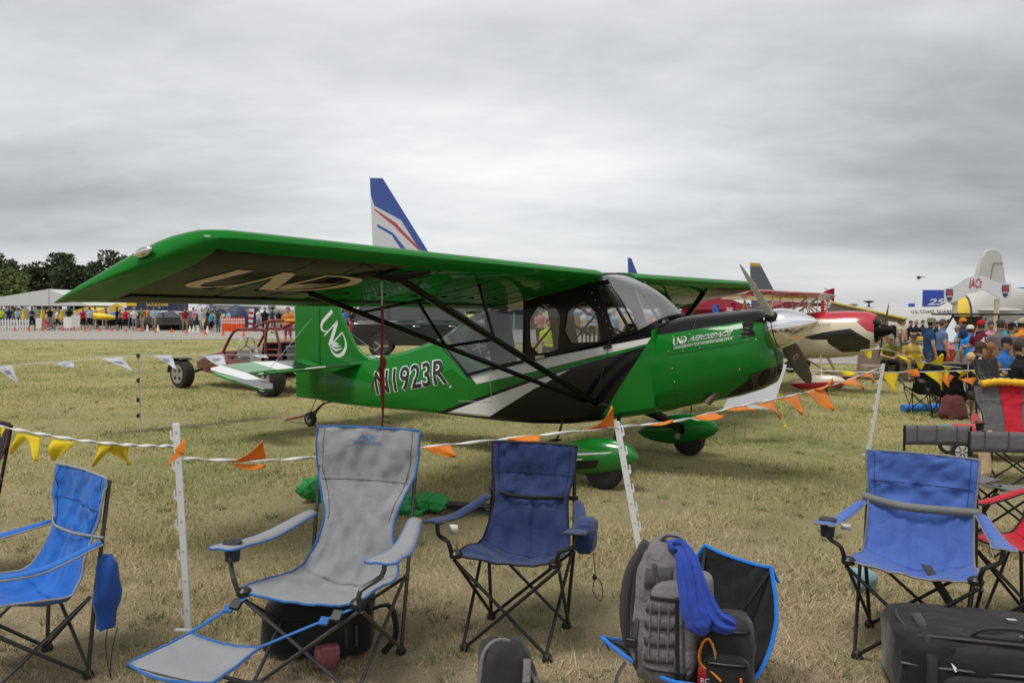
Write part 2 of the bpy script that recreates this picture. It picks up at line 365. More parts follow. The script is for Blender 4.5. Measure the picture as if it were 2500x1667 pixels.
# ================================================================ ground
def grass_mat(name, blades=False):
    m = bpy.data.materials.new(name); m.use_nodes = True; N, L = m.node_tree.nodes, m.node_tree.links; b = N['Principled BSDF']
    b.inputs['Roughness'].default_value = 0.9; b.inputs['Specular IOR Level'].default_value = 0.15
    g = N.new('ShaderNodeNewGeometry'); sp = N.new('ShaderNodeSeparateXYZ'); L.new(g.outputs['Position'], sp.inputs[0])
    def nz(scale, det=4, rough=0.55, sc=(1, 1, 1), off=(0, 0, 0)):
        mp = N.new('ShaderNodeMapping'); mp.inputs['Scale'].default_value = sc; mp.inputs['Location'].default_value = off; L.new(g.outputs['Position'], mp.inputs[0])
        n = N.new('ShaderNodeTexNoise'); n.inputs['Scale'].default_value = scale; n.inputs['Detail'].default_value = det; n.inputs['Roughness'].default_value = rough
        L.new(mp.outputs[0], n.inputs['Vector']); return n.outputs[0]
    def mth(op, a, b_=None, c=None, cl=False):
        n = N.new('ShaderNodeMath'); n.operation = op; n.use_clamp = cl
        for i, v in enumerate((a, b_, c)):
            if v is None: continue
            if isinstance(v, (int, float)): n.inputs[i].default_value = v
            else: L.new(v, n.inputs[i])
        return n.outputs[0]
    def mix(f, a, b_):
        n = N.new('ShaderNodeMix'); n.data_type = 'RGBA'
        L.new(f, n.inputs[0])
        for i, v in ((6, a), (7, b_)):
            if isinstance(v, tuple): n.inputs[i].default_value = (*v, 1)
            else: L.new(v, n.inputs[i])
        return n.outputs[2]
    def ramp(v, a, b_): return mth('MULTIPLY', mth('SUBTRACT', v, a), 1 / (b_ - a), cl=True)
    wear = mth('SUBTRACT', 1.0, ramp(mth('ADD', sp.outputs[1], mth('MULTIPLY', nz(0.55, 3), 5.0)), 5.6, 11.0))       # trodden near strip
    patch = ramp(nz(0.42, 5, 0.6, (1, 0.8, 1)), 0.40, 0.62)
    patch2 = ramp(nz(2.3, 5, 0.65, off=(7, 3, 0)), 0.42, 0.63)
    lawn = mix(patch, (0.40, 0.352, 0.150), (0.235, 0.255, 0.085))
    lawn = mix(mth('MULTIPLY', patch2, 0.55), lawn, (0.43, 0.36, 0.205))
    trod = mix(patch2, (0.43, 0.338, 0.222), (0.32, 0.258, 0.158))
    trod = mix(mth('MULTIPLY', ramp(nz(1.1, 5, 0.6, off=(2, 9, 0)), 0.50, 0.68), 0.75), trod, (0.235, 0.232, 0.105))
    trod = mix(mth('MULTIPLY', ramp(nz(3.6, 4, 0.6, off=(5, 1, 0)), 0.52, 0.68), 0.7), trod, (0.55, 0.455, 0.305))
    trod = mix(mth('MULTIPLY', ramp(nz(1.7, 6, 0.7, off=(11, 4, 0)), 0.56, 0.66), 0.8), trod, (0.225, 0.172, 0.118))
    base = mix(wear, lawn, trod)
    fine = nz(95, 3, 0.7) if not blades else nz(160, 2, 0.7)
    val = mth('MULTIPLY_ADD', fine, 1.7 if not blades else 2.0, 0.13 if not blades else 0.15)
    hs = N.new('ShaderNodeHueSaturation'); L.new(base, hs.inputs['Color']); L.new(val, hs.inputs['Value'])
    L.new(mth('MULTIPLY_ADD', nz(140, 2, 0.6, off=(3, 3, 0)), 0.05, 0.475), hs.inputs['Hue'])
    # the wheel-worn dark line across the lawn behind the tail
    L.new(hs.outputs[0], b.inputs['Base Color'])
    if not blades:
        bp = N.new('ShaderNodeBump'); bp.inputs['Strength'].default_value = 0.9; bp.inputs['Distance'].default_value = 0.03
        L.new(mth('ADD', fine, nz(22, 4)), bp.inputs['Height']); L.new(bp.outputs[0], b.inputs['Normal'])
    return m
def gridsheet(name, xs, ys, m, dz=0.0, inside=None):
    nx, ny = len(xs), len(ys); X, Y = np.meshgrid(xs, ys); Z = gz(X, Y) + dz
    V = np.stack([X, Y, Z], -1).reshape(-1, 3).tolist()
    F = [(j * nx + i, j * nx + i + 1, (j + 1) * nx + i + 1, (j + 1) * nx + i) for j in range(ny - 1) for i in range(nx - 1)]
    me = bpy.data.meshes.new(name); me.from_pydata(V, [], F); me.materials.append(m)
    me.polygons.foreach_set('use_smooth', [True] * len(F)); o = bpy.data.objects.new(name, me); col.objects.link(o); o['kind'] = 'structure'; return o
xs = np.concatenate([[-900, -500, -250, -120, -70, -45, -30], np.arange(-20, 20.1, 0.5), [22, 25, 30, 45, 70, 120, 250, 500, 900]])
ys = np.concatenate([[-60, -20, -6, 0], np.arange(2, 30.1, 0.5), [33, 38, 45, 60, 90, 140, 250, 500, 1200]])
gridsheet('ground', xs, ys, grass_mat('lawn'))
# taxiway: a strip of pale tarmac crossing behind the parked aircraft
def strip(name, near, far, m, dz, n=60, k=6):
    P0, P1 = curve([(x, y, 0) for x, y in near], n), curve([(x, y, 0) for x, y in far], n)
    grid = [[(lambda q: (q.x, q.y, float(gz(q.x, q.y)) + dz))(P0[i].lerp(P1[i], j / k)) for i in range(n)] for j in range(k + 1)]
    o = MB().sheet(grid).build(name, m); o['kind'] = 'structure'; return o
tarmac = mat('tarmac', (0.30, 0.275, 0.25), 0.85, var=0.14, scale=0.5, bump=0.4, bscale=25)
strip('taxiway', [(-120, 33), (-60, 37), (-26, 39.6), (-11.6, 41.5), (0, 38), (6, 33), (11, 29.0), (30, 22), (60, 16)],
      [(-120, 66), (-60, 60), (-26, 57), (-11, 56), (0, 54), (12, 50), (24, 46), (45, 40), (80, 34)], tarmac, 0.02)
# apron where the tents and crowds stand
strip('apron', [(-120, 66.2), (-60, 60.2), (-26, 57.2), (-11, 56.2), (0, 54.2), (12, 50.2), (24, 46.2), (45, 40.2), (80, 34.2)],
      [(-140, 150), (-70, 150), (-30, 150), (-11, 150), (0, 150), (12, 150), (30, 150), (60, 150), (120, 150)],
      mat('apron_tarmac', (0.24, 0.225, 0.205), 0.9, var=0.15, scale=0.4), 0.012)
# worn wheel track and bare patch on the lawn
def soil_patch(pts, w, name):
    P = curve([(p.x, p.y, 0) for p in pts], 30); mb = MB(); g = []
    for i, p in enumerate(P):
        t = (P[min(i + 1, 29)] - P[max(i - 1, 0)]).normalized(); n_ = Vector((-t.y, t.x, 0)); ww = w * (0.35 + 0.9 * abs(fbm(i * 0.37, 1.7))) * min(1, i / 3, (29 - i) / 3)
        g.append([(q.x, q.y, float(gz(q.x, q.y)) + 0.004) for q in (p - n_ * ww, p + n_ * ww)])
    o = mb.sheet(g).build(name, mat('bare_soil', (0.095, 0.075, 0.045), 0.95, var=0.4, scale=20, bump=0.8, bscale=50)); o['kind'] = 'structure'
soil_patch([G(240, 1063), G(340, 1052), G(470, 1040), G(600, 1025), G(690, 1018)], 0.17, 'path')
# blades of grass: thousands, denser and shorter than one could count
def grass(n, y0, y1, name, h0, h1, wsc):
    lo = np.random.rand(n); Y = y0 * (y1 / y0) ** (lo ** 0.82); X = (np.random.rand(n) * 2 - 1) * (0.74 * Y + 0.6)
    cl = np.sin(X * 2.1 + 1.3 * np.sin(Y * 1.7)) * np.sin(Y * 2.6 + 0.9 * np.sin(X * 2.3))
    keep = np.random.rand(n) < 0.55 + 0.4 * cl; X, Y = X[keep], Y[keep]; cl = cl[keep]; n = len(X)
    Z = gz(X, Y); a = np.random.rand(n) * 2 * PI; h = (h0 + (h1 - h0) * np.random.rand(n) ** 2) * (1 + 0.35 * cl); w = (0.0016 + 0.0022 * np.random.rand(n)) * wsc * (0.6 + Y / 8)
    lean = (0.2 + 1.2 * np.random.rand(n)) * h; b = np.random.rand(n) * 2 * PI
    V = np.zeros((n, 3, 3)); V[:, 0] = np.stack([X - np.cos(a) * w, Y - np.sin(a) * w, Z - 0.002], 1); V[:, 1] = np.stack([X + np.cos(a) * w, Y + np.sin(a) * w, Z - 0.002], 1)
    V[:, 2] = np.stack([X + np.cos(b) * lean, Y + np.sin(b) * lean, Z + h], 1)
    me = bpy.data.meshes.new(name); me.vertices.add(3 * n); me.vertices.foreach_set('co', V.reshape(-1)); me.loops.add(3 * n); me.loops.foreach_set('vertex_index', np.arange(3 * n, dtype=np.int32))
    me.polygons.add(n); me.polygons.foreach_set('loop_start', np.arange(0, 3 * n, 3, dtype=np.int32)); me.polygons.foreach_set('loop_total', np.full(n, 3, dtype=np.int32)); me.update()
    me.materials.append(GB); o = bpy.data.objects.new(name, me); col.objects.link(o); tag(o, 'short dry yellow-green grass covering the lawn', 'grass', kind='stuff')
GB = grass_mat('grass_blades', True)
grass(420000, 2.6, 24.0, 'grass', 0.010, 0.036, 1.0)
grass(60000, 2.6, 16.0, 'tall_grass', 0.030, 0.060, 0.9)
grass(160000, 12.0, 42.0, 'far_grass', 0.020, 0.055, 1.1)
def tufts(pts, name, nb, h0, h1, rad):
    C_ = np.repeat(np.array(pts), nb, 0); n = len(C_); a = np.random.rand(n) * 2 * PI; r_ = rad * np.sqrt(np.random.rand(n)); X = C_[:, 0] + np.cos(a) * r_; Y = C_[:, 1] + np.sin(a) * r_; Z = gz(X, Y); h = h0 + (h1 - h0) * np.random.rand(n); b = np.random.rand(n) * 2 * PI; w = .0022 * (0.8 + Y / 9); le = h * (.3 + .9 * np.random.rand(n))
    V = np.stack([np.stack([X - np.cos(b) * w, Y - np.sin(b) * w, Z - .002], 1), np.stack([X + np.cos(b) * w, Y + np.sin(b) * w, Z - .002], 1), np.stack([X + np.cos(a) * le, Y + np.sin(a) * le, Z + h], 1)], 1)
    me = bpy.data.meshes.new(name); me.from_pydata(V.reshape(-1, 3).tolist(), [], np.arange(3 * n).reshape(-1, 3).tolist()); me.materials.append(TM); o = bpy.data.objects.new(name, me); col.objects.link(o); tag(o, 'small greener weed tufts scattered through the dry lawn', 'weeds', kind='stuff')
TM = mat('weed_green', (0.10, 0.145, 0.035), .8, var=.5, scale=9)
rt = random.Random(11); pts_ = []
for i in range(260):
    y = 2.9 * (14 / 2.9) ** rt.random(); pts_.append(((rt.random() * 2 - 1) * (.70 * y), y))
tufts(pts_, 'weed_tufts', 26, .012, .045, .05)
# clover heads
mb = MB()
for i in range(46):
    p = G(1420 + 380 * random.random(), 1120 + 130 * random.random()); mb.ell((p.x, p.y, 0.028), (0.008, 0.008, 0.008), 6, 4)
tag(mb.build('clover_flowers', mat('clover', (0.42, 0.24, 0.33), 0.8)), 'tiny pink clover heads in the grass near the green wheel fairings', 'flowers', kind='stuff')

# ================================================================ the green high-wing airplane
HD = -0.6038; PX, PY = 1.40, 7.765
FWv, LFv = Vector((math.cos(HD), math.sin(HD), 0)), Vector((-math.sin(HD), math.cos(HD), 0))
PO = Vector((PX, PY, 0))
def op(u, v, yp):
    r = ray(u, v); t = (yp + PO.dot(LFv)) / (r.x * LFv.x + r.y * LFv.y); p = Vector((0, 0, CAMH)) + r * t
    return ((Vector((p.x, p.y, 0)) - PO).dot(FWv), p.z)
GREEN = srgb(22, 112, 32); GREEN = (0.010, 0.160, 0.018); BLACK = (0.008, 0.008, 0.009); WHITE = (0.66, 0.66, 0.65)
r2 = lambda x, y: (700 + x / 2.766, 500 + y / 2.766)
r3 = lambda x, y: (1400 + x / 3.357, 560 + y / 3.357)
r1 = lambda x, y: (x / 2.766, 500 + y / 2.766)
def pol(pts, y=-0.40): return [op(u, v, y) for u, v in pts]
plane = thing('airplane', 'glossy green high-wing airplane with black and white stripes, registration N1923R', 'airplane', (PX, PY, 0), HD)
cowl_line = [r3(300, 1430), r3(640, 885)]
stripeA = pol([r2(1210, 1143), r2(1650, 1052), r3(645, 884), r3(612, 936), r2(1650, 1128), r2(1268, 1211)])
stripeA1 = [stripeA[0], stripeA[1], stripeA[4], stripeA[5]]; stripeA2 = [stripeA[1], stripeA[2], stripeA[3], stripeA[4]]
K1 = pol([r2(930, 1425), r2(1600, 1193), r2(1600, 1700), r2(930, 1700)])
K1b = pol([r2(1600, 1193), r3(605, 955), r3(300, 1430), r3(0, 1899), r2(1600, 1720)])
Bst = [pol([r2(1045, 1410), r2(1690, 1183), r2(1700, 1225), r2(1350, 1435)]), pol([r2(1690, 1180), r2(1918, 1110), r2(1760, 1197), r2(1695, 1232)])]
K2 = [stripeA[0], stripeA[1], stripeA[2], op(*r3(600, 600), -0.4), op(*r2(1000, 600), -0.4), op(*r2(1050, 905), -0.4)]
K2 = [[stripeA[0], stripeA[1], (stripeA[1][0], 2.2), (stripeA[0][0] - 0.05, 2.2), op(*r2(1150, 1000), -0.35)], [stripeA[1], stripeA[2], (stripeA[2][0], 2.2), (stripeA[1][0], 2.2)]]
paint = livery('airplane_paint', GREEN, [(BLACK, [K1, K1b]), (WHITE, Bst), (BLACK, K2), (WHITE, [stripeA1, stripeA2])], bump=0.05, rough=.10, satin=0.85)
cow_black = pol([r3(560, 800), r3(600, 855), r3(745, 862), r3(1370, 757), r3(1545, 740), r3(1545, 400), r3(560, 400)], -0.36)
chin = pol([r3(1120, 1445), r3(1480, 1205), r3(1700, 1060), r3(1700, 1600), r3(930, 1600)], -0.28)
paint_cowl = livery('cowl_paint', GREEN, [(BLACK, [cow_black[:4] + [(cow_black[3][0], 2.2), (cow_black[1][0], 2.2)], [cow_black[3], (1.5, cow_black[3][1] - 0.03), (1.5, 2.2), (cow_black[3][0], 2.2)]]), (BLACK, [chin])], bump=0.03, rough=.10, satin=0.8)
gloss_black = livery('gloss_black_paint', (.006, .006, .007), [], rough=.14, satin=.7)
green_paint = livery('green_paint', GREEN, [], bump=0.04, rough=.10, satin=.9)
matt_black = mat('matt_black', (0.012, 0.012, 0.013), 0.5, var=0.2)
rubber = mat('rubber', (0.018, 0.018, 0.018), 0.8, var=0.25, scale=20)
steel = mat('steel', (0.45, 0.45, 0.46), 0.3, 1.0)
chrome = mat('polished_metal', (0.82, 0.82, 0.82), 0.06, 1.0, var=0.03)
white_paint = mat('white_paint', WHITE, 0.35, var=0.05)
clear = glass('plane_glass', (0.80, 0.82, 0.82), 0.06)
shield = glass('windshield_plastic', (0.72, 0.73, 0.73), 0.12, 0.05, 0.12, (0.55, 0.55, 0.55))
# ---- fuselage
def sill(x):
    return np.interp(x, [-2.06, -1.17, -0.41, 0.03, 0.25], [0.87, 1.075, 1.29, 1.40, 1.44])
ST = [(-4.86, .385, .80, .025, .60, .012), (-4.4, .37, .88, .085, .66, .02), (-3.93, .37, .965, .145, .70, .03), (-3.3, .38, 1.085, .22, .74, .05), (-2.69, .39, 1.27, .295, .80, .09)]
for x in (-2.3, -2.06, -1.6, -1.2, -0.8, -0.45, -0.1, 0.22):
    zb = np.interp(x, [-2.69, -1.34, -0.79, -0.45, 0.22], [.39, .39, .43, .49, .63]); hw = np.interp(x, [-2.69, -2.06, -1.2, -0.4, 0.22], [.295, .355, .405, .42, .425])
    zt = np.interp(x, [-2.69, -2.3, -2.06], [1.27, 1.0, .87]) if x < -2.06 else sill(x)
    ST.append((x, zb, zt, hw, zt - 0.06, hw - 0.012 if x > -2.2 else hw * 0.75))
def fring(x, zb, zt, hw, zc, tw):
    h = [(0, zb - 0.012), (hw * .55, zb - 0.006), (hw * .88, zb + .012), (hw * .985, zb + .06), (hw, lerp(zb, zc, .5)), (hw, zc), (lerp(hw, tw, .35), lerp(zc, zt, .42)), (lerp(hw, tw, .8), lerp(zc, zt, .86)), (tw * .6, zt - .004), (0, zt)]
    return [(x, -a, b) for a, b in h] + [(x, a, b) for a, b in h[-2:0:-1]]
fus = MB().rings([fring(*s) for s in ST]); fus_o = fus.build('fuselage', paint, plane, angle=22)
fus_bvh = BVHTree.FromPolygons(fus.V, fus.F)
# ---- cowling
def cring(x, zb, zt, hw, n=32, e=2.7, tilt=0.0):
    c, hh = (zb + zt) / 2, (zt - zb) / 2; out = []
    for k in range(n):
        a = 2 * PI * k / n; ca, sa = math.cos(a), math.sin(a)
        y = hw * math.copysign(abs(ca) ** (2 / e), ca); z = hh * math.copysign(abs(sa) ** (2 / e), sa)
        y *= 1 - 0.16 * max(0, sa) ** 2 if sa > 0 else 1 - 0.10 * sa * sa
        out.append((x - tilt * (z / 0.4), y, c + z))
    return out
cow = MB().rings([cring(.20, .625, 1.475, .428, e=4.6), cring(.32, .655, 1.535, .430, e=4), cring(.46, .69, 1.56, .428, e=3.5), cring(.70, .75, 1.585, .418, e=3), cring(.90, .81, 1.60, .398, tilt=.02), cring(1.06, .88, 1.612, .37, tilt=.05), cring(1.15, .94, 1.612, .33, tilt=.07), cring(1.19, 1.02, 1.595, .27, tilt=.07)])
cow_o = cow.build('cowling', paint_cowl, plane); cow_bvh = BVHTree.FromPolygons(cow.V, cow.F)
def drape(bvh, off=0.004):
    def f(p):
        h = bvh.ray_cast(Vector((p.x, -2.0, p.z)), Vector((0, 1, 0)))
        return Vector((p.x, h[0].y - off, p.z)) if h[0] else p
    return f
def drape_poly(bvh, pts, name, m, parent, off=0.006, sub=3):
    mb = MB(); n = len(pts); c = (sum(p[0] for p in pts) / n, sum(p[1] for p in pts) / n); f = drape(bvh, off); vs = [f(Vector((c[0], 0, c[1])))]; fs = []
    for r_ in range(1, sub + 1):
        for p in pts: vs.append(f(Vector((lerp(c[0], p[0], r_ / sub), 0, lerp(c[1], p[1], r_ / sub)))))
    for i in range(n):
        fs.append((0, 1 + i, 1 + (i + 1) % n))
        for r_ in range(1, sub):
            a = 1 + (r_ - 1) * n; b = a + n; fs.append((a + i, b + i, b + (i + 1) % n, a + (i + 1) % n))
    return mb.add(vs, fs).build(name, m, parent)
drape_poly(cow_bvh, pol([r3(1370, 765), r3(1470, 735), r3(1485, 870), r3(1385, 885)], -0.34), 'air_intake', mat('intake_shade', (0.004, 0.004, 0.004), 0.9), cow_o)  # dark patch laid on the cowl stands in for the shaded opening
for i in range(3):
    z0 = 1.365 + i * 0.035; drape_poly(cow_bvh, [(1.0, z0), (1.075, z0 + .006), (1.075, z0 + .016), (1.0, z0 + .010)], 'baffle', mat('baffle_grey', (0.06, 0.06, 0.06), 0.6), cow_o, 0.012, 2)
gr = drape_poly(cow_bvh, pol([r3(1455, 1190), r3(1545, 1160), r3(1505, 1310), r3(1435, 1330)], -0.28), 'oil_cooler_grille', mat('grille', (0.10, 0.085, 0.06), 0.5, 0.6, var=0.5, scale=60), cow_o, 0.008)
for i in range(6):
    t = i / 5.5; a, b = pol([r3(lerp(1452, 1437, t), lerp(1195, 1318, t)), r3(lerp(1538, 1508, t), lerp(1172, 1296, t))], -0.28)
    drape_poly(cow_bvh, [a, b, (b[0], b[1] + .007), (a[0], a[1] + .007)], 'slat', matt_black, gr, 0.014, 1)
# panel seams and screws on the cowl
def seam(px, w=0.0035, y=-0.40, bvh=cow_bvh, m=None, parent=None, name='panel_seam'):
    P = [op(u, v, y) for u, v in px]; f = drape(bvh, 0.003); g = []
    Q = curve([(a, b, 0) for a, b in P], 16)
    for i, q in enumerate(Q):
        t = (Q[min(i + 1, 15)] - Q[max(i - 1, 0)]).normalized(); g.append([f(Vector((q.x - t.y * k * w, 0, q.y + t.x * k * w))) for k in (-.5, .5)])
    MB().sheet(g).build(name, m or mat('seam_dark', (0.004, 0.05, 0.006), 0.6), parent or cow_o, thick=0.001)
seam([r3(785, 1025), r3(1100, 975), r3(1540, 895)]); seam([r3(965, 735), r3(972, 800), r3(968, 825)], m=mat('seam_grey', (0.05, 0.05, 0.05), .5)); seam([r3(300, 1435), r3(470, 1160), r3(640, 885)], 0.006, -0.425)
f = drape(cow_bvh, 0.003)
for s in ((820, 880), (950, 858), (785, 1000), (905, 995), (835, 1250), (820, 1140), (1040, 970), (1350, 1150), (1410, 905), (1475, 905)):
    a, b = op(*r3(*s), -0.4); p = f(Vector((a, 0, b))); MB().ell(p, (0.007, 0.003, 0.007), 8, 4).build('screw', steel, cow_o)
# exhaust stub with a green fairing bump
mb = MB(); a, b = op(*r3(1160, 1350), -0.28), op(*r3(1085, 1425), -0.33)
mb.tube([(a[0] + .05, -.24, a[1] + .06), (a[0], -.27, a[1]), (b[0], -.31, b[1])], .036, 14, cap=False); mb.tube([(b[0], -.31, b[1]), (a[0], -.27, a[1])], .031, 14, cap=True)
mb.build('exhaust_pipe', mat('burnt_metal', (0.16, 0.12, 0.095), 0.45, 0.8, var=0.4, scale=15), plane)
mb = MB().ell((a[0] + .05, -.245, a[1] + .075), (.13, .07, .055), 14, 8, rot=(0, -.3, 0)); mb.build('exhaust_fairing', green_paint, cow_o)
# ---- spinner and propeller (thrust line tilted up with the tail on the ground)
TH = 0.20; AX = Vector((math.cos(TH), 0, math.sin(TH))); UPV = Vector((-math.sin(TH), 0, math.cos(TH)))
hub = Vector((1.235, 0, 1.44))
spin = thing('spinner', None, None); spin.parent = plane
def axm(): return Matrix.Translation(hub) @ Matrix.Rotation(-TH, 4, 'Y')
mb = MB().lathe([(.175, -.085), (.180, -.07), (.182, 0), (.175, .06), (.155, .13), (.12, .20), (.075, .27), (.035, .325), (.0, .352)], 36, axis='X'); mb.xf(axm())
bpy.data.objects.remove(spin); spin = mb.build('spinner', chrome, plane, angle=50)
mb = MB().lathe([(.183, -.008), (.1845, -.006), (.1845, -.002), (.183, 0)], 36, axis='X').xf(axm()); mb.build('spinner_band', matt_black, spin)
BA = -0.93
for sgn, m_ in ((1, mat('blade_grey_face', (0.80, 0.80, 0.81), 0.35)), (-1, mat('blade_dark_face', (0.060, 0.058, 0.056), 0.35))):
    bd = (UPV * math.cos(BA) + Vector((0, 1, 0)) * math.sin(BA)) * sgn; sd = AX.cross(bd).normalized()
    rings = []
    for r_, ch, tw, th in ((.10, .06, 1.2, .045), (.17, .07, 1.15, .04), (.24, .115, 1.06, .034), (.36, .155, .96, .026), (.52, .160, .86, .020), (.68, .145, .80, .015), (.82, .11, .76, .011), (.90, .07, .74, .008), (.935, .02, .72, .005)):
        ch *= .78 if sgn > 0 else 1.0; d = sd * math.cos(tw) + AX * math.sin(tw); nn = bd.cross(d).normalized(); c = hub + bd * r_
        rings.append([c + d * (ch / 2 * math.cos(2 * PI * k / 14)) + nn * (th / 2 * math.sin(2 * PI * k / 14) * (1 if k < 7 else .7)) for k in range(14)])
    bl = MB().rings(rings).build('propeller_blade', m_, plane, angle=50)
    mb = MB(); mb.tube([hub + bd * .12, hub + bd * .19, hub + bd * .215], [.062, .056, .04], 14); mb.build('blade_boot', matt_black, bl)
    if sgn < 0:
        c = hub + bd * .46 ; d = sd * math.cos(.90) + AX * math.sin(.90); nn = bd.cross(d).normalized()
        if nn.y > 0: nn = -nn
        mb = MB(); mb.tube([c + nn * .008, c + nn * .0135], .030, 20); mb.build('maker_emblem', mat('emblem_white', (.6, .55, .52), .5), bl)
        mb = MB(); mb.tube([c + nn * .010, c + nn * .0145], .024, 20); e_o = mb.build('emblem_centre', mat('emblem_maroon', (.20, .05, .04), .5), bl)
# ---- wings
AL, XL, ZL, DIH, CH = .2113, -.368, 1.9334, .009, 1.51
def airfoil(n=14):
    out = []
    for i in range(n):
        t = (1 - math.cos(PI * i / (n - 1))) / 2; yt = 0.69 * (0.2969 * math.sqrt(t) - .126 * t - .3516 * t * t + .2843 * t ** 3 - .1015 * t ** 4)
        out.append((t, yt, 0.028 * (1 - (2 * t - .8) ** 2) * 0.8))
    return out
AF = airfoil()
def wsec(y, c0, c1, th=1.0, dz=0.0):
    s = 1 if y > 0 else -1; pts = []
    seq = [(t, cm + yt * th) for t, yt, cm in AF] + [(t, cm - yt * th * .86) for t, yt, cm in AF[-2:0:-1]]
    for t, h in seq:
        c = lerp(c0, c1, t); hh = h * (c1 - c0)
        pts.append((XL - c * math.cos(AL) - hh * math.sin(AL) * .3, y, ZL - c * math.sin(AL) + hh * math.cos(AL) + abs(y) * DIH + dz))
    return pts
def wpt(y, c, dz=-0.07): return Vector((XL - c * math.cos(AL), y, ZL - c * math.sin(AL) + abs(y) * DIH + dz))
def cx(c): return XL - c * math.cos(AL)
cream = mat('cream_vinyl', (0.72, 0.62, 0.48), 0.6, var=.05, spec=.1)
wing_bvh = None
for s in (-1, 1):
    stn = [(.36, 0, CH, 1, 0), (1.5, 0, CH, 1, 0), (3.0, 0, CH, 1, 0), (4.30, 0, CH, 1, 0), (4.55, 0.005, CH, 1, 0), (4.64, .025, CH + .01, .96, 0), (4.70, .075, CH + .01, .86, 0), (4.745, .20, CH + .01, .72, -.005), (4.78, .46, CH, .60, -.012), (4.815, .76, CH - .01, .5, -.02), (4.845, 1.02, 1.44, .42, -.03), (4.855, 1.14, 1.36, .3, -.035)]
    panel = [(cx(.085), s * 4.62), (cx(.085), s * 3.0), (cx(1.1), s * 3.32), (cx(1.5), s * 3.4), (cx(1.5), s * 4.50)]
    wm = livery('wing_paint', GREEN, [(BLACK, [panel], 'down')], axes=(0, 1), bump=0.035, rough=0.08, coat=0.0, satin=0.44)
    wmb = MB().rings([wsec(s * a, b, c, d, e_) for a, b, c, d, e_ in stn]); wo = wmb.build('wing', wm, plane, angle=50)
    if s < 0: wing_bvh = BVHTree.FromPolygons(wmb.V, wmb.F)
    # aileron and flap along the trailing edge, drooped, coloured black for the shade on their undersides
    for nm, ya, yb in (('aileron', 4.48, 2.35), ('flap', 2.32, .45)):
        rg = []
        for y in (ya, yb):
            rg.append([(cx(c), s * y, ZL - c * math.sin(AL) + abs(y) * DIH + h) for c, h in ((1.22, .030), (1.40, .016), (1.525, .004), (1.525, -.004), (1.40, -.018), (1.22, -.036))])
        MB().rings(rg).build(nm, livery('satin_shade_black', (.006, .006, .007), [], rough=.3, satin=.3), wo, angle=30)
    for k in range(13):      # rib tapes under the covering
        y = .75 + k * .31; g = []
        for t_, yt, cm in AF[4:-1]: c = t_ * CH; hh = (cm + yt) * CH; g.append([(XL - c * math.cos(AL) - hh * math.sin(AL) * .3, s * (y + dy), ZL - c * math.sin(AL) + hh * math.cos(AL) + y * DIH + .0015) for dy in (-.012, .012)])
        MB().sheet(g).build('rib_tape', green_paint, wo, thick=.0012)
    # navigation light at the tip
    p = Vector((cx(.50), s * 4.80, ZL - .50 * math.sin(AL) + .085))
    mb = MB().ell(p, (.085, .03, .028), 14, 8, rot=(0, -.2, 0)); mb.build('tip_light', chrome, wo)
    # struts: two main, jury struts
    lo = Vector((-.40, s * .41, .68)); tf, tr = wpt(s * 3.06, .27, -.055), wpt(s * 3.30, .88, -.06)
    for a, b in ((lo, tf), (lo + Vector((-.14, 0, .02)), tr)):
        MB().tube([a, b], .042 if b is tf else .034, 12, flat=(1, .62)).build('wing_strut', gloss_black, plane)
    MB().tube([tf + Vector((.12, -s * .25, .04)), tf + Vector((.02, s * .02, .0)), tf + Vector((-.10, s * .16, .02))], [.03, .06, .03], 10).build('strut_fairing', gloss_black, plane)
    lr = lo + Vector((-.14, 0, .02))
    for f0, cc in ((.58, .34),):
        q = lo.lerp(tf, f0); MB().tube([q, wpt(q.y, cc, -.06)], .016, 8, flat=(1, .7)).build('jury_strut', gloss_black, plane)
        q2 = lr.lerp(tr, f0); MB().tube([q2, wpt(q2.y, .92, -.07)], .013, 8).build('jury_strut', gloss_black, plane)
        MB().tube([q, q2], .013, 8).build('jury_strut', gloss_black, plane)
    q = lo.lerp(tf, .86); q2 = lr.lerp(tr, .86); MB().tube([q, q2], .010, 8).build('jury_strut', gloss_black, plane)
    MB().lathe([(.0, -.10), (.025, -.09), (.03, .02), (.02, .10), (.0, .11)], 10, c=lo + Vector((.02, 0, -.01)), axis='X').build('strut_fitting', matt_black, plane)
# roof between the wing roots
MB().rings([[(x, y, z) for x, y, z in wsec(sy, 0.03, CH, .98)] for sy in (-.37, -.2, 0.2, .37)]).build('cabin_roof', glass('roof_plastic', (.35, .36, .36), .1, .05, .25, (.4, .4, .4)), plane)
def wing_drape(p):
    h = wing_bvh.ray_cast(Vector((p.x, p.y, 0.5)), Vector((0, 0, 1))); return Vector((p.x, p.y, h[0].z - .004)) if h[0] else p
V2, F2 = und_logo(); vs = []
for x, y in V2:
    a = x / 1.75; yy = lerp(-4.36, -3.14, a) + (y - .5) * .10; c = lerp(.90, .36, y); vs.append(wing_drape(Vector((cx(c), yy, 0))))
MB().add(vs, F2).build('wing_lettering', cream, plane)
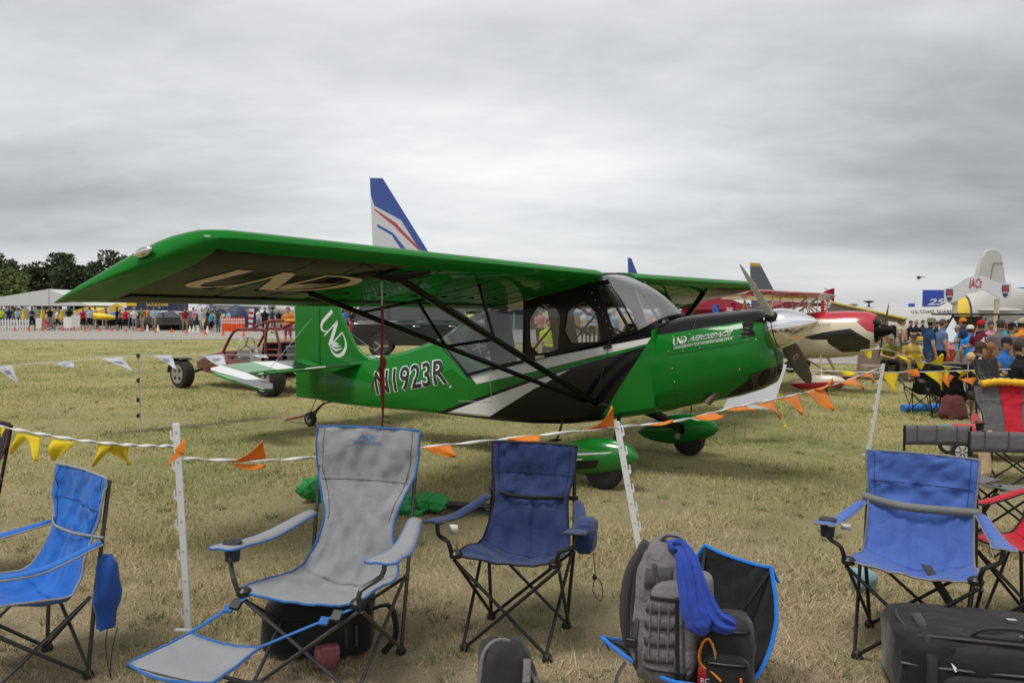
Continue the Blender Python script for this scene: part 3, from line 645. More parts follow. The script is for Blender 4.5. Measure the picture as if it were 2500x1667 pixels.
# registration on the fuselage side: white outline under black figures
BL, BR_, TL = (op(*r2(580, 1285), -.27), op(*r2(1098, 1203), -.3), op(*r2(545, 1135), -.27))
for bold, m_, off in ((.045, white_paint, .004), (0.012, mat('black_vinyl', (.012, .011, .011), .3), .007)):
    vs_, fs_, w_, h_ = text2d('N1923R', 1.0, bold, sub=3); f = drape(fus_bvh, off); pts = []
    e_ = bold
    for x, y in vs_:
        a, b = (x - w_ / 2) / (w_ - 2 * e_) + .5, (y - h_ / 2) / (h_ - 2 * e_) + .5
        xx = BL[0] + (BR_[0] - BL[0]) * a + (TL[0] - BL[0]) * b; zz_ = BL[1] + (BR_[1] - BL[1]) * a + (TL[1] - BL[1]) * b
        pts.append(f(Vector((xx, 0, zz_))))
    MB().add(pts, fs_).build('registration_figures', m_, plane)
# cowl lettering
def cowl_text(body, bl, br, tl, m_, bold=0.0, shear=0.0, off=.005):
    a0, b0, c0 = op(*r3(*bl), -.41), op(*r3(*br), -.405), op(*r3(*tl), -.41); vs_, fs_, w_, h_ = text2d(body, 1.0, bold, shear); f = drape(cow_bvh, off)
    MB().add([f(Vector((a0[0] + (b0[0] - a0[0]) * x / w_ + (c0[0] - a0[0]) * y / h_, 0, a0[1] + (b0[1] - a0[1]) * x / w_ + (c0[1] - a0[1]) * y / h_))) for x, y in vs_], fs_).build('cowl_lettering', m_, cow_o)
cowl_text('AEROSPACE', (940, 922), (1285, 868), (945, 880), white_paint, .05, .25)
cowl_text('AEROSPACE', (946, 917), (1279, 864), (951, 886), mat('dark_green_vinyl', (.006, .07, .010), .4), -.012, .25, .008)
cowl_text('UNIVERSITY OF NORTH DAKOTA', (830, 983), (1297, 903), (828, 966), white_paint, .01)
a0, b0, c0 = op(*r3(822, 950), -.41), op(*r3(930, 930), -.41), op(*r3(818, 890), -.41); f = drape(cow_bvh, .005)
MB().add([f(Vector((a0[0] + (b0[0] - a0[0]) * x / 1.72 + (c0[0] - a0[0]) * y, 0, a0[1] + (b0[1] - a0[1]) * x / 1.72 + (c0[1] - a0[1]) * y))) for x, y in V2], F2).build('cowl_lettering', white_paint, cow_o)
seam([r3(825, 962), r3(1060, 922), r3(1300, 880)], .004, -.41, m=white_paint, name='cowl_lettering')
# ---- cabin: side panels with window openings, panes, posts, seats
def panel2d(outer, holes, name, m, parent, f, thick):
    cu = bpy.data.curves.new('p', 'CURVE'); cu.dimensions = '2D'; cu.fill_mode = 'BOTH'; cu.extrude = thick / 2
    for pl_ in [outer] + holes:
        sp_ = cu.splines.new('POLY'); sp_.points.add(len(pl_) - 1); sp_.use_cyclic_u = True
        for i, (a, b) in enumerate(pl_): sp_.points[i].co = (a, b, 0, 1)
    ob = bpy.data.objects.new('p', cu); me = bpy.data.meshes.new_from_object(ob); bpy.data.objects.remove(ob); bpy.data.curves.remove(cu)
    for v in me.vertices: v.co = f(*v.co)
    me.name = name; me.materials.clear(); me.materials.append(m); o = bpy.data.objects.new(name, me); col.objects.link(o); o.parent = parent; return o
def rounded(pts, r=.05, n=5):
    out = []; k = len(pts)
    for i in range(k):
        p0, p1, p2 = Vector(pts[i - 1]), Vector(pts[i]), Vector(pts[(i + 1) % k]); a = p1 + (p0 - p1).normalized() * r; b = p1 + (p2 - p1).normalized() * r
        for j in range(n):
            t = j / (n - 1); q = a * (1 - t) ** 2 + p1 * 2 * t * (1 - t) + b * t * t; out.append((q.x, q.y))
    return out
zt_ = lambda x: ZL - (XL - x) * math.tan(AL) - .045
Yc = -.418
def grow(w, k):
    c = (sum(p[0] for p in w) / len(w), sum(p[1] for p in w) / len(w)); return [(c[0] + (a - c[0]) * k, c[1] + (b - c[1]) * k) for a, b in w]
win1 = rounded(pol([r2(1645, 780), r2(1700, 700), r2(1800, 690), r2(1832, 760), r2(1822, 960), r2(1700, 985), r2(1655, 940)], Yc), .03)
win2 = rounded(pol([r2(1905, 730), r2(2010, 668), r2(2075, 745), r2(2105, 905), r2(1925, 915), r2(1888, 850)], Yc), .035)
win3 = rounded(pol([r3(205, 470), r3(310, 440), r3(500, 800), r3(480, 830), r3(335, 860)], Yc), .02)
win1, win2 = grow(win1, 1.14), grow(win2, 1.16)
outer = [(-1.24, sill(-1.24) - .01), (.03, sill(.03) - .01), op(*r3(520, 815), Yc), op(*r3(285, 410), Yc), (-.42, zt_(-.42)), (-1.24, zt_(-1.24))]
rearwin = rounded([(-1.29, sill(-1.29) + .015), (-1.29, zt_(-1.29) - .02), (-1.80, 1.60), (-2.10, 1.52), (-2.55, 1.24), (-2.06, .90)], .02)
for s in (-1, 1):
    fs_ = lambda a, b, c, s=s: Vector((a, s * (.412 + c - .00 * b), b))
    dp = panel2d(outer, [win1, win2, win3], 'door_frame', gloss_black, plane, fs_, .02)
    for k, w in enumerate((win1, win2, win3)):
        xs_ = [p[0] for p in w]; c = (sum(xs_) / len(w), sum(p[1] for p in w) / len(w)); g = [(c[0] + (a - c[0]) * 1.03, c[1] + (b - c[1]) * 1.03) for a, b in w]
        n = len(g); MB().add([(a, s * .408, b) for a, b in g], [tuple(range(n))]).build('window_pane', clear, dp, False)
    # greenhouse glazing behind the door
    g = []
    for x in (-2.67, -2.45, -2.25, -2.06, -1.8, -1.5, -1.27):
        zt = np.interp(x, [-2.69, -2.14, -1.85, -1.2], [1.265, 1.54, 1.60, 1.70]); zl = np.interp(x, [-2.69, -2.4, -2.06], [1.245, 1.055, .88]) if x < -2.06 else sill(x) + .005
        hl = np.interp(x, [-2.69, -2.4, -2.06, -1.2], [.12, .235, .353, .405]); ht = np.interp(x, [-2.69, -2.2, -1.85, -1.2], [.03, .16, .27, .40])
        g.append([(x, s * hl, zl), (x, s * lerp(hl, ht, .3), lerp(zl, zt, .4)), (x, s * lerp(hl, ht, .75), lerp(zl, zt, .8)), (x, s * ht, zt), (x, 0, zt + .02)])
    MB().sheet(g).build('rear_window', glass('smoked_glass', (.74, .75, .76), .06, .03, .06, (.30, .30, .31)), plane)
    for P in ([(-1.265, s * .413, sill(-1.26)), (-1.265, s * .40, 1.70)], [(-2.06, s * .36, .88), (-1.66, s * .39, .985), (-1.26, s * .41, 1.07)], [(-2.66, s * .10, 1.25), (-2.06, s * .36, .885)]):
        MB().tube(P, .016, 8).build('window_post', gloss_black, plane)
    MB().tube([(-.05, s * .40, 1.41), (-.36, s * .385, 1.88)], .018, 8).build('window_post', gloss_black, plane)
g = []
base = curve([(.03, -.395, 1.405), (.10, -.36, 1.45), (.24, -.22, 1.535), (.30, 0, 1.56), (.24, .22, 1.535), (.10, .36, 1.45), (.03, .395, 1.405)], 21)
top = curve([(-.43, -.37, 1.885), (-.40, -.345, 1.945), (-.385, -.2, 1.965), (-.38, 0, 1.97), (-.385, .2, 1.965), (-.40, .345, 1.945), (-.43, .37, 1.885)], 21)
for i in range(7):
    t = i / 6; g.append([p.lerp(q, t) + Vector((.05, 0, .045)) * math.sin(PI * t) * (1 - abs(j - 10) / 14) for j, (p, q) in enumerate(zip(base, top))])
MB().sheet(g).build('windshield', shield, plane)
MB().tube([p + Vector((0, 0, 0)) for p in base], .012, 6).build('windshield_seal', matt_black, plane); MB().tube(top, .012, 6).build('windshield_seal', matt_black, plane)
# glareshield, seats, overhead tubes
MB().box((-.04, 0, 1.42), (.30, .72, .10), taper=.8).build('instrument_panel', matt_black, plane, bevel=.03)
for x, z in ((-.78, 1.02), (-1.62, .95)):
    st = MB().box((x, 0, z), (.42, .46, .10)).build('seat', mat('seat_cloth', (.02, .02, .022), .8), plane, bevel=.03)
    MB().box((x - .24, 0, z + .34), (.09, .44, .62), (0, -.2, 0)).build('backrest', mat('seat_cloth', (.02, .02, .022), .8), st, bevel=.04)
for s in (-1, 1):
    MB().tube([(-.50, s * .36, 1.35), (-1.20, s * .37, 1.70)], .012, 6).build('cabin_tube', gloss_black, plane); MB().tube([(-1.26, s * .37, 1.10), (-.62, s * .36, 1.78)], .012, 6).build('cabin_tube', gloss_black, plane)
# door handle, step, hinges
a = op(*r2(1712, 1026), -.425); MB().rings([rounded_ring for rounded_ring in [[(x, -.425 - d, z) for x, z in rounded([(a[0] - .055 * k, a[1] - .028 * k - .004), (a[0] + .055 * k, a[1] - .012 * k), (a[0] + .055 * k, a[1] + .024 * k), (a[0] - .055 * k, a[1] + .008 * k)], .012)] for d, k in ((-.01, 1), (.008, 1), (.012, .8))]]).build('door_handle', steel, plane)
MB().box((op(*r3(280, 965), -.43)[0], -.432, op(*r3(280, 965), -.43)[1]), (.09, .012, .025), (0, -.25, 0)).build('door_hinge', matt_black, plane)
MB().tube([(-.80, -.36, .60), (-.80, -.40, .46), (-.80, -.50, .30)], .012, 8).build('boarding_step', matt_black, plane)
MB().box((-.80, -.53, .295), (.08, .12, .012)).build('boarding_step', matt_black, plane)
seam([r2(1355, 1115), r2(1368, 1200), r2(1380, 1325)], .004, -.39, fus_bvh, white_paint, fus_o); seam([r2(1140, 1328), r2(1260, 1328), r2(1380, 1327)], .004, -.39, fus_bvh, white_paint, fus_o)
seam([r3(300, 880), r3(270, 1050), r3(195, 1330)], .006, -.42, fus_bvh, mat('seam_grey', (.05, .05, .05), .5), fus_o)
# fasteners, inspection rings and streaks of use
for k in range(9):
    y = -.9 - .4 * k; h = wing_bvh.ray_cast(Vector((cx(.95), y, .5)), Vector((0, 0, 1)))
    if h[0]: MB().lathe([(.0, -.003), (.045, -.003), (.05, 0), (.045, .002)], 16, c=h[0]).build('inspection_ring', gloss_black, plane)
    g = []
    for c in np.linspace(.12, 1.2, 9):
        row = []
        for dy in (-.011, .011):
            q_ = wing_bvh.ray_cast(Vector((cx(c), y + .2 + dy, .5)), Vector((0, 0, 1))); row.append((q_[0] if q_[0] else Vector((cx(c), y, 1.8))) - Vector((0, 0, .0015)))
        g.append(row)
    MB().sheet(g).build('rib_tape', livery('tape_paint', (.006, .045, .008), [], rough=.2, satin=.4) if y > -2.9 else gloss_black, plane, thick=.001)
for u, v in ((1105, 1228), (1135, 1140), (820, 1130), (470, 1340), (1245, 1270)):
    a, b = op(*r2(u, v), -.33); p_ = drape(fus_bvh, .001)(Vector((a, 0, b))); MB().lathe([(.0, -.004), (.014, -.004), (.016, .002)], 12, axis='Y', c=p_).build('inspection_plug', white_paint if u == 1105 else green_paint, fus_o)
for i in range(7):
    t_ = i / 6; a, b = op(*r3(lerp(150, 330, t_), lerp(520, 870, t_)), -.425); MB().ell((a, -.424, b), (.007, .004, .007), 8, 4).build('screw', steel, plane)
# ---- fin, rudder, tailplane
fin_p = [(-4.83, .70), (-3.72, .90), (-3.98, 1.01), (-4.16, 1.12), (-4.30, 1.32), (-4.47, 1.60), (-4.66, 1.90), (-4.83, 1.97)]
def slab(poly, t, name, m, f=None, bev=.012):
    mb = MB(); mb.prism(poly, lambda a, b: (a, -t / 2, b), lambda a, b: (a, t / 2, b)); return mb.build(name, m, plane, bevel=bev)
fin_o = slab(fin_p, .05, 'tail_fin', green_paint)
slab([(-4.85, .385), (-5.33, .385), (-5.345, .90), (-5.345, 1.72), (-5.28, 1.93), (-5.12, 2.0), (-4.84, 1.97)], .042, 'rudder', green_paint)
O, E1, E2 = op(*r2(213, 800), -.03), op(*r2(335, 1060), -.03), op(*r2(300, 700), -.03)
MB().add([(O[0] + (E1[0] - O[0]) * x / 1.70 + (E2[0] - O[0]) * y, -.029, O[1] + (E1[1] - O[1]) * x / 1.70 + (E2[1] - O[1]) * y) for x, y in V2], F2).build('fin_lettering', white_paint, plane)
TL_STR = [(BLACK, [[(-6, .32), (-3.5, .16), (-3.5, .42), (-6, .62)]]), (WHITE, [[(-6, .62), (-3.5, .42), (-3.5, .60), (-6, .98)]]), (BLACK, [[(-6, 1.42), (-3.5, .98), (-3.5, 1.02), (-6, 1.48)]]), (WHITE, [[(-6, 1.48), (-3.5, 1.02), (-3.5, 1.22), (-6, 1.80)]]), (BLACK, [[(-4.45, 1.30), (-3.5, 1.05), (-3.5, 2.0), (-4.7, 2.0)], [(-6, 1.80), (-3.5, 1.22), (-3.5, 1.26), (-6, 1.86)]])]
for s in (-1, 1):
    lay = [(c, [[(a, s * b) for a, b in p] for p in ps], 'up') for c, ps in TL_STR] + [(BLACK, [[(-6, -3), (-3, -3), (-3, 3), (-6, 3)]], 'down')]
    tm = livery('tailplane_paint', (.02, .21, .03), lay, axes=(0, 1), rough=.3)
    mb = MB(); z0 = lambda x, y: .875 - .02 * abs(y) + (x + 4.3) * .12
    poly = [(-4.02, .06), (-4.20, .45), (-4.40, .95), (-4.50, 1.22), (-4.74, 1.22), (-4.74, .06)]
    mb.prism(poly, lambda a, b: (a, s * b, z0(a, b) - .018), lambda a, b: (a, s * b, z0(a, b) + .018)); st = mb.build('stabilizer', tm, plane, bevel=.012)
    EA = .20; hz_ = .845
    def ele(a, b, d, s=s):
        dx = a + 4.76; return (-4.76 + dx * math.cos(EA) + d * math.sin(EA), s * b, hz_ - .02 * b - dx * math.sin(EA) + d * math.cos(EA))
    poly = [(-4.76, .06), (-4.76, 1.24), (-4.22, 1.27), (-4.06, 1.40), (-4.10, 1.50), (-4.45, 1.60), (-4.85, 1.62), (-5.10, 1.52), (-5.18, 1.30), (-5.20, .80), (-5.06, .06)]
    MB().prism(poly, lambda a, b: ele(a, b, -.014), lambda a, b: ele(a, b, .014)).build('elevator', tm, plane, bevel=.008)
    MB().tube([(-4.6, s * 1.05, .86), (-4.86, s * .03, 1.58)], .004, 5).build('bracing_wire', steel, plane); MB().tube([(-4.6, s * 1.05, .84), (-4.75, s * .03, .46)], .004, 5).build('bracing_wire', steel, plane)
# ---- landing gear
for s in (-1, 1):
    mb = MB(); P = curve([(-.22, s * .28, .56), (-.12, s * .50, .47), (-.04, s * .78, .33), (0, s * .93, .27)], 10); mb.tube(P, .05, 10, flat=(.35, 1.0)); mb.build('gear_leg', gloss_black, plane)
    wc = Vector((0, s * 1.0, .17))
    wh = MB().lathe([(.05, -.075), (.13, -.08), (.165, -.06), (.175, 0), (.165, .06), (.13, .08), (.05, .075)], 24, c=(0, 0, 0), axis='Y').xf(Matrix.Translation(wc)).build('wheel', rubber, plane)
    rg = []
    for t in np.linspace(0, 1, 17):
        x = .34 - .96 * t; w = max(.004, .135 * (math.sin(PI * min(1, t / .8) ** .62) if t < .8 else 0)); w = .150 * (t ** .62) * (1 - t) ** .72 * 2.3 + .003
        hgt = w * 1.35; zc = .275 + .12 * x
        rg.append([(x, wc.y + w * math.copysign(abs(math.cos(a)) ** .8, math.cos(a)), zc + hgt * math.copysign(abs(math.sin(a)) ** .85, math.sin(a)) * (1 if math.sin(a) > 0 else .78)) for a in [2 * PI * k / 20 for k in range(20)]])
    pm = livery('fairing_paint_' + ('near' if s < 0 else 'far'), GREEN, [(BLACK, [[(-.30, .235), (.02, .28), (-.02, .20), (-.40, .135)]]), (WHITE, [[(-.52, .255), (.10, .345), (.14, .362), (-.52, .275)], [(-.52, .215), (-.16, .262), (-.14, .275), (-.52, .232)]])], bump=.02)
    fo = MB().rings(rg).build('wheel_fairing', pm if s < 0 else green_paint, plane)
    MB().box((-.08, wc.y - .135, .24), (.06, .006, .10)).build('access_plate', steel, fo) if s > 0 else None
# tail wheel on its leaf spring
MB().tube(curve([(-4.62, 0, .37), (-4.80, 0, .33), (-4.95, 0, .22), (-5.02, 0, .19)], 8), .022, 8, flat=(1, .5)).build('tail_spring', matt_black, plane)
for s in (-1, 1):
    MB().tube([(-4.98, s * .05, .22), (-5.06, s * .055, .10)], .010, 6).build('tail_fork', matt_black, plane)
    MB().tube([(-4.84, s * .08, .42), (-4.98, s * .07, .21)], .006, 6).build('steering_spring', steel, plane)
tw = MB().lathe([(.03, -.035), (.085, -.038), (.10, -.02), (.103, 0), (.10, .02), (.085, .038), (.03, .035)], 20, c=(-5.06, 0, .102), axis='Y').build('tail_wheel', rubber, plane)
MB().lathe([(.0, -.04), (.05, -.04), (.05, .04), (0, .04)], 14, c=(-5.06, 0, .102), axis='Y').build('hub', steel, tw)
# red tie-down straps hanging from the wings
red_strap = fabric('red_strap', (0.19, 0.012, 0.02))
for s, tl in ((-1, wpt(-3.02, .42, -.10)), (1, wpt(3.02, .42, -.10))):
    wp = PO + FWv * tl.x + LFv * tl.y; t = thing('tie_down_strap', 'dark red tie-down strap hanging from the %s' % ('green wing with big cream letters' if s < 0 else 'green wing beyond the cowling'), 'strap', (wp.x, wp.y, 0), HD, 'tie-down straps')
    zt = tl.z + .06
    MB().tube([(0, 0, zt), (0, 0, zt - .22)], .006, 6).build('rope', mat('rope_white', (.5, .48, .45), .8), t)
    P = [(.006 * math.sin(k), .0, lerp(zt - .20, 0.0, k / 18)) for k in range(19)]; MB().tube(P, [.013] * 5 + [.024, .027, .02, .016] + [.009] * 10, 8, flat=(1, .5)).build('webbing', red_strap, t)
    MB().ell((.02, -.01, zt - .62), (.026, .024, .05), 10, 7).build('knot', red_strap, t)
    MB().tube(curve([(.02, -.01, zt - .62), (-.05, -.03, zt - .72), (-.09, -.02, zt - .86)], 6), [.012, .016, .008, .008, .012, .004], 6, flat=(1, .3)).build('loose_end', red_strap, t)
tc_ = G(700, 1028); t = thing('tail_tie_down', 'red webbing tied to the tail wheel of the green airplane', 'strap', (tc_.x, tc_.y, 0), HD)
d0 = PO + FWv * -4.98 + Vector((0, 0, .20)); d0 = Matrix.Rotation(-HD, 3, 'Z') @ (Vector((d0.x, d0.y, .2)) - Vector((tc_.x, tc_.y, 0)))
MB().tube(curve([d0, d0 * .55 + Vector((0, 0, .0)), Vector((.03, 0, .03)), Vector((-.05, 0, -.01))], 9), [.02, .028, .032, .024, .03, .022, .018, .012, .008], 7, flat=(1, .6)).build('webbing', red_strap, t)
# ================================================================ camp chairs
dark_metal = mat('dark_tube', (0.022, 0.022, 0.024), 0.35, 0.4, var=0.3, scale=30)
grey_metal = mat('grey_tube', (0.085, 0.085, 0.088), 0.35, 0.6, var=0.3, scale=30)
plastic_black = mat('black_plastic', (0.012, 0.012, 0.013), 0.4)
def soft(c, d, p=.55, rot=None, nz=.02, seed=0., nu=44, nv=30, taper=0.0, lean=0.0):
    """puffy box-like cloth volume"""
    mb = MB().ell((0, 0, 0), (d[0] / 2, d[1] / 2, d[2] / 2), nu, nv, p); out = []
    M_ = Euler(rot).to_matrix() if rot is not None else Matrix.Identity(3)
    for v in mb.V:
        v = Vector(v); q3 = Vector((v.x * 11 + seed, v.y * 11, v.z * 8 + seed)); rd = max(0, 1 - abs(noise.noise(q3)) * 3.2) ** 2 - max(0, 1 - abs(noise.noise(q3 * 1.9 + Vector((5, 1, 2)))) * 3.5) ** 2 * .7; k = 1 + nz * 8 * 0.3 * fbm(v.x * 7 + seed, v.y * 7, v.z * 7 + seed) + nz * 1.1 * rd ; h = v.z / d[2] + .5
        v = Vector((v.x * (1 - taper * h), v.y * (1 - taper * h) + lean * h, v.z)) * k; out.append(tuple(M_ @ v + Vector(c)))
    mb.V = out; return mb
NU, NT = 29, 57
def sheet_points(prof_e, prof_c, nu=29, nt=57, wr=0.006, seed=0.0, pillow=None):
    """fabric stretched between two edge curves with a sagging middle"""
    E_, C_ = curve(prof_e, nt), curve(prof_c, nt); g = []
    for i in range(nt):
        row = []; t = i / (nt - 1)
        for j in range(nu):
            u = -1 + 2 * j / (nu - 1); k = abs(u) ** 2.2
            p = Vector((u * E_[i].x, lerp(C_[i].y, E_[i].y, k), lerp(C_[i].z, E_[i].z, k)))
            a = fbm(u * 1.1 + seed, t * 3.0, seed, 1.3) + 0.6 * noise.noise(Vector((u * 2.4 + t * 3 + seed, t * 9 - u * 3, seed)))
            a += 0.9 * max(0, 1 - abs(t - .42) / .22) * noise.noise(Vector((u * 6 + seed, t * 2.5, 4 + seed)))
            cr_ = 1 - abs(noise.noise(Vector((u * 1.9 + t * 2.2 + seed * 3, t * 4.5 - u * 1.2, seed)))) * 3; cr_ = max(0, cr_) ** 2; cr2 = max(0, 1 - abs(noise.noise(Vector((u * 3.1 - t * 4.0 + seed, t * 3.0 + u * 2.6, seed + 7)))) * 4) ** 2
            edge = min(1, (1 - abs(u)) * 6) * min(1, t * 14, (1 - t) * 14)
            d = wr * 1.5 * a + wr * (1.4 * cr_ + 1.1 * cr2) * edge
            p += Vector((0, -d, d * (0.8 if t < .42 else .2)))
            if pillow and pillow[0] < t < pillow[1]: p.y -= pillow[2] * math.sin(PI * (t - pillow[0]) / (pillow[1] - pillow[0])) * (1 - k)
            row.append(p)
        g.append(row)
    return g
def edge_tube(pts, r, m, parent, name='trim'): return MB().tube(pts, r, 6, flat=(1, 1)).build(name, m, parent)
def camp_chair(label, loc, rz, fab, trim, frame, W=.50, D=.40, hs=.46, hb=.90, wt=None, rec=.14, ww=.80, Wf=.40, Df=.40, arm_h=.62, armfab=None, cup=-1, strap=None, band=None, wr=.006, seed=0., pillow=None, arm_len=1.0, arm_w=.075, name='camp_chair', group='folding camp chairs', ct=.40, arms=(-1, 1), tilt_top=.0, seatfab=None, seams=(.80,)):
    wt = wt or W * .92; t = thing(name, label, 'chair', loc, rz, group); armfab = armfab or fab
    F = {(sx, sy): Vector((sx * Wf / 2, sy * Df / 2, .015)) for sx in (-1, 1) for sy in (-1, 1)}
    SF = {s: Vector((s * W / 2, -D / 2 - .03, hs)) for s in (-1, 1)}; SB = {s: Vector((s * W * .47, D / 2 + .02, hs - .07)) for s in (-1, 1)}
    TB = {s: Vector((s * wt / 2, D / 2 + rec, hb + tilt_top * s)) for s in (-1, 1)}
    tube = lambda a, b, n='leg', r=.0085: MB().tube([a, b], r, 8).build(n, frame, t)
    oy = Vector((0, .010, 0)); ox = Vector((.010, 0, 0))
    tube(F[-1, -1] - oy, SF[1] - oy - Vector((0, 0, .03))); tube(F[1, -1] + oy, SF[-1] + oy - Vector((0, 0, .03)))
    tube(F[-1, 1] - oy, SB[1] - oy); tube(F[1, 1] + oy, SB[-1] + oy)
    for s in (-1, 1):
        tube(F[s, -1] - ox, SB[s] - ox); tube(F[s, 1] + ox, SF[s] + ox - Vector((0, 0, .03)))
        MB().tube([F[s, 1], SB[s] + Vector((-s * .006, .016, 0)), TB[s] + Vector((-s * .016, .016, -.012))], .0095, 8).build('back_pole', frame, t)
        for sy in (-1, 1):
            p = F[s, sy]; MB().lathe([(.024, -.015), (.026, -.006), (.02, .012), (.012, .022)], 10, c=p).build('foot', plastic_black, t)
        MB().lathe([(.030, -.02), (.032, 0), (.020, .012)], 10, c=SF[s] + Vector((-s * .012, .012, .0))).build('corner_joint', plastic_black, t)
    pe = [SF[1], (W / 2 * .97, -D * .12, hs - .012), (W * .45, D * .36, hs - .03), (ww * wt / 2, D / 2 + .035, hs + .16), (wt / 2 * .97, D / 2 + rec * .75, lerp(hs, hb, .68)), (wt / 2, D / 2 + rec, hb)]
    pc = [(0, -D / 2 - .015, hs - .03), (0, -D * .12, hs - .075), (0, D * .36, hs - .105), (0, D / 2 + .055, hs + .15), (0, D / 2 + rec * .75 + .035, lerp(hs, hb, .68)), (0, D / 2 + rec + .012, hb + .004)]
    g = sheet_points(pe, pc, wr=wr, seed=seed, pillow=pillow)
    if tilt_top:
        for i, row in enumerate(g):
            for j, p in enumerate(row): p.z += tilt_top * (2 * j / (NU - 1) - 1) * max(0, i / (NT - 1) - .4) / .6
    k = int(ct * (NT - 1)); st = MB().sheet(g[:k + 1]).build('seat', seatfab or fab, t, thick=.003, angle=80); bk = MB().sheet(g[k:]).build('backrest', fab, t, thick=.003, angle=80)
    ln = len(g)
    edge_tube([r_[0] for r_ in g[:k + 1]][::-1] + g[0] + [r_[-1] for r_ in g[:k + 1]], .0055, trim, st); edge_tube([r_[0] for r_ in g[k:]] + g[-1][1:] + [r_[-1] for r_ in g[k:]][::-1], .0055, trim, bk)
    for s in (-1, 1):      # side gussets below the waist
        pass
    A = {}
    for s in arms:
        zb = arm_h; f_ = (zb - SB[s].z) / (TB[s].z - SB[s].z); b = SB[s].lerp(TB[s], f_) + Vector((s * .012, -.0, 0)); e = Vector((s * (W / 2 + .085), -D / 2 * arm_len - .05, arm_h - .015)); A[s] = e
        P = curve([b, b.lerp(e, .5) + Vector((s * .02, 0, -.035)), e.lerp(b, .12) + Vector((s * .008, 0, -.008)), e + Vector((0, -.03, 0))], 14); gr_ = []
        for i, p in enumerate(P):
            f0 = i / 13; w = lerp(arm_w * .62, arm_w * 1.25, min(1, f0 * 1.25)) * (1 if i < 12 else (.92 if i == 12 else .45)); gr_.append([p + Vector((x * w, 0, -.012 * (abs(x) * 2) ** 2 * (1 - .6 * f0) + .004 * noise.noise(Vector((f0 * 6, x * 3, seed + s))))) for x in (-.5, -.25, 0, .25, .5)])
        ar = MB().sheet(gr_).build('armrest', armfab, t, thick=.008, angle=70); edge_tube([r_[0] for r_ in gr_] + gr_[-1][1:-1] + [r_[-1] for r_ in gr_][::-1], .005, trim, ar)
        MB().tube(curve([SF[s] + Vector((0, 0, -.02)), SF[s] + Vector((s * .015, -.02, .06)), e + Vector((-s * .01, .03, -.075)), e + Vector((0, .045, -.008))], 10), .0105, 8).build('arm_post', frame, t)
        if cup == s or cup == 2:
            c = e + Vector((0, .060, .0015)); rg = [(c + Vector((.038 * math.cos(2 * PI * q / 18), .038 * math.sin(2 * PI * q / 18), 0))) for q in range(19)]
            MB().tube(rg, .0035, 6).build('cup_ring', plastic_black, ar)
            MB().lathe([(.0, -.075), (.030, -.075), (.036, 0)], 16, c=c - Vector((0, 0, .004))).build('cup_net', glass('net_' + fab.name, (.25, .25, .25), .0, .5, .55, tuple(x * .6 for x in (0.1, .12, .16))), ar)
            MB().lathe([(.035, .0020), (.033, .0030), (.0, .0030)], 16, c=c).build('cup_shade_disc', mat('cup_shade', (.03, .032, .035), .9), ar)  # flat dark disc stands in for the shade inside the cup
    if strap is not None:
        z = hs + .19; f_ = (z - SB[1].z) / (TB[1].z - SB[1].z); a, b = SB[-1].lerp(TB[-1], f_), SB[1].lerp(TB[1], f_); m_ = (a + b) / 2 + Vector((0, .0, -.012)); m_.y = min(p.y for p in g[int(.62 * (NT - 1))]) - .012
        P = curve([a + Vector((-.012, .01, .01)), a.lerp(m_, .5) + Vector((0, -.02, 0)), m_, b.lerp(m_, .5) + Vector((0, -.02, 0)), b + Vector((.012, .01, -.01))], 17); bh = band or .022
        MB().sheet([[p + Vector((0, 0, -bh / 2)) for p in P], [p + Vector((0, 0, bh / 2)) for p in P]]).build('back_strap', strap, t, thick=.004)
    if seams:
        sd = mat('seam_' + fab.name, tuple(x * .45 for x in fab.node_tree.nodes['Mix'].inputs[6].default_value[:3]), .8)
        for tt in seams: MB().tube([p + Vector((0, -.003, 0)) for p in g[int(tt * (NT - 1))][1:-1]], .0022, 5).build('seam', sd, bk)
        for jj in (2, NU - 3): MB().tube([r_[jj] + Vector((0, -.003, .001)) for r_ in g[int(.62 * (NT - 1)):-1]], .0016, 5).build('seam', sd, bk)
    return t, dict(SF=SF, SB=SB, TB=TB, A=A, g=g)
# --- navy chair
navy = fabric('navy_canvas', (0.016, 0.032, 0.110)); black_trim = fabric('black_binding', (0.010, 0.010, 0.012))
t, q = camp_chair('navy blue camp chair with black frame and a bare strap across its back', (.03, 3.74, 0), -.29, navy, black_trim, dark_metal, W=.50, D=.40, hs=.465, hb=.905, wt=.455, Wf=.40, Df=.40, arm_h=.635, cup=0, strap=black_trim, seed=3.1, wr=.010, ww=.86, rec=.10)
MB().sheet([[q['A'][-1] + Vector((x * .045 + .05, .06 + z * .01, -.03 - z * .05)) for x in (0, 1)] for z in (0, 1)]).build('care_tag', mat('paper_white', (.68, .68, .66), .7), t, thick=.001)
p = q['A'][1]; soft(p + Vector((.02, .17, -.06)), (.09, .17, .15), .5, nz=.06, seed=14).build('side_pouch', fabric('navy_pouch', (.018, .035, .11)), t, angle=80)
P = curve([p + Vector((.06, .12, -.12)), p + Vector((.07, .12, -.22)), p + Vector((.06, .12, -.30)), p + Vector((.10, .12, -.34)), p + Vector((.10, .12, -.26)), p + Vector((.06, .12, -.22))], 22); MB().tube(P, .002, 5).build('drawstring', plastic_black, t)
MB().ell(p + Vector((.067, .12, -.235)), (.011, .009, .013), 8, 6).build('cord_lock', plastic_black, t)
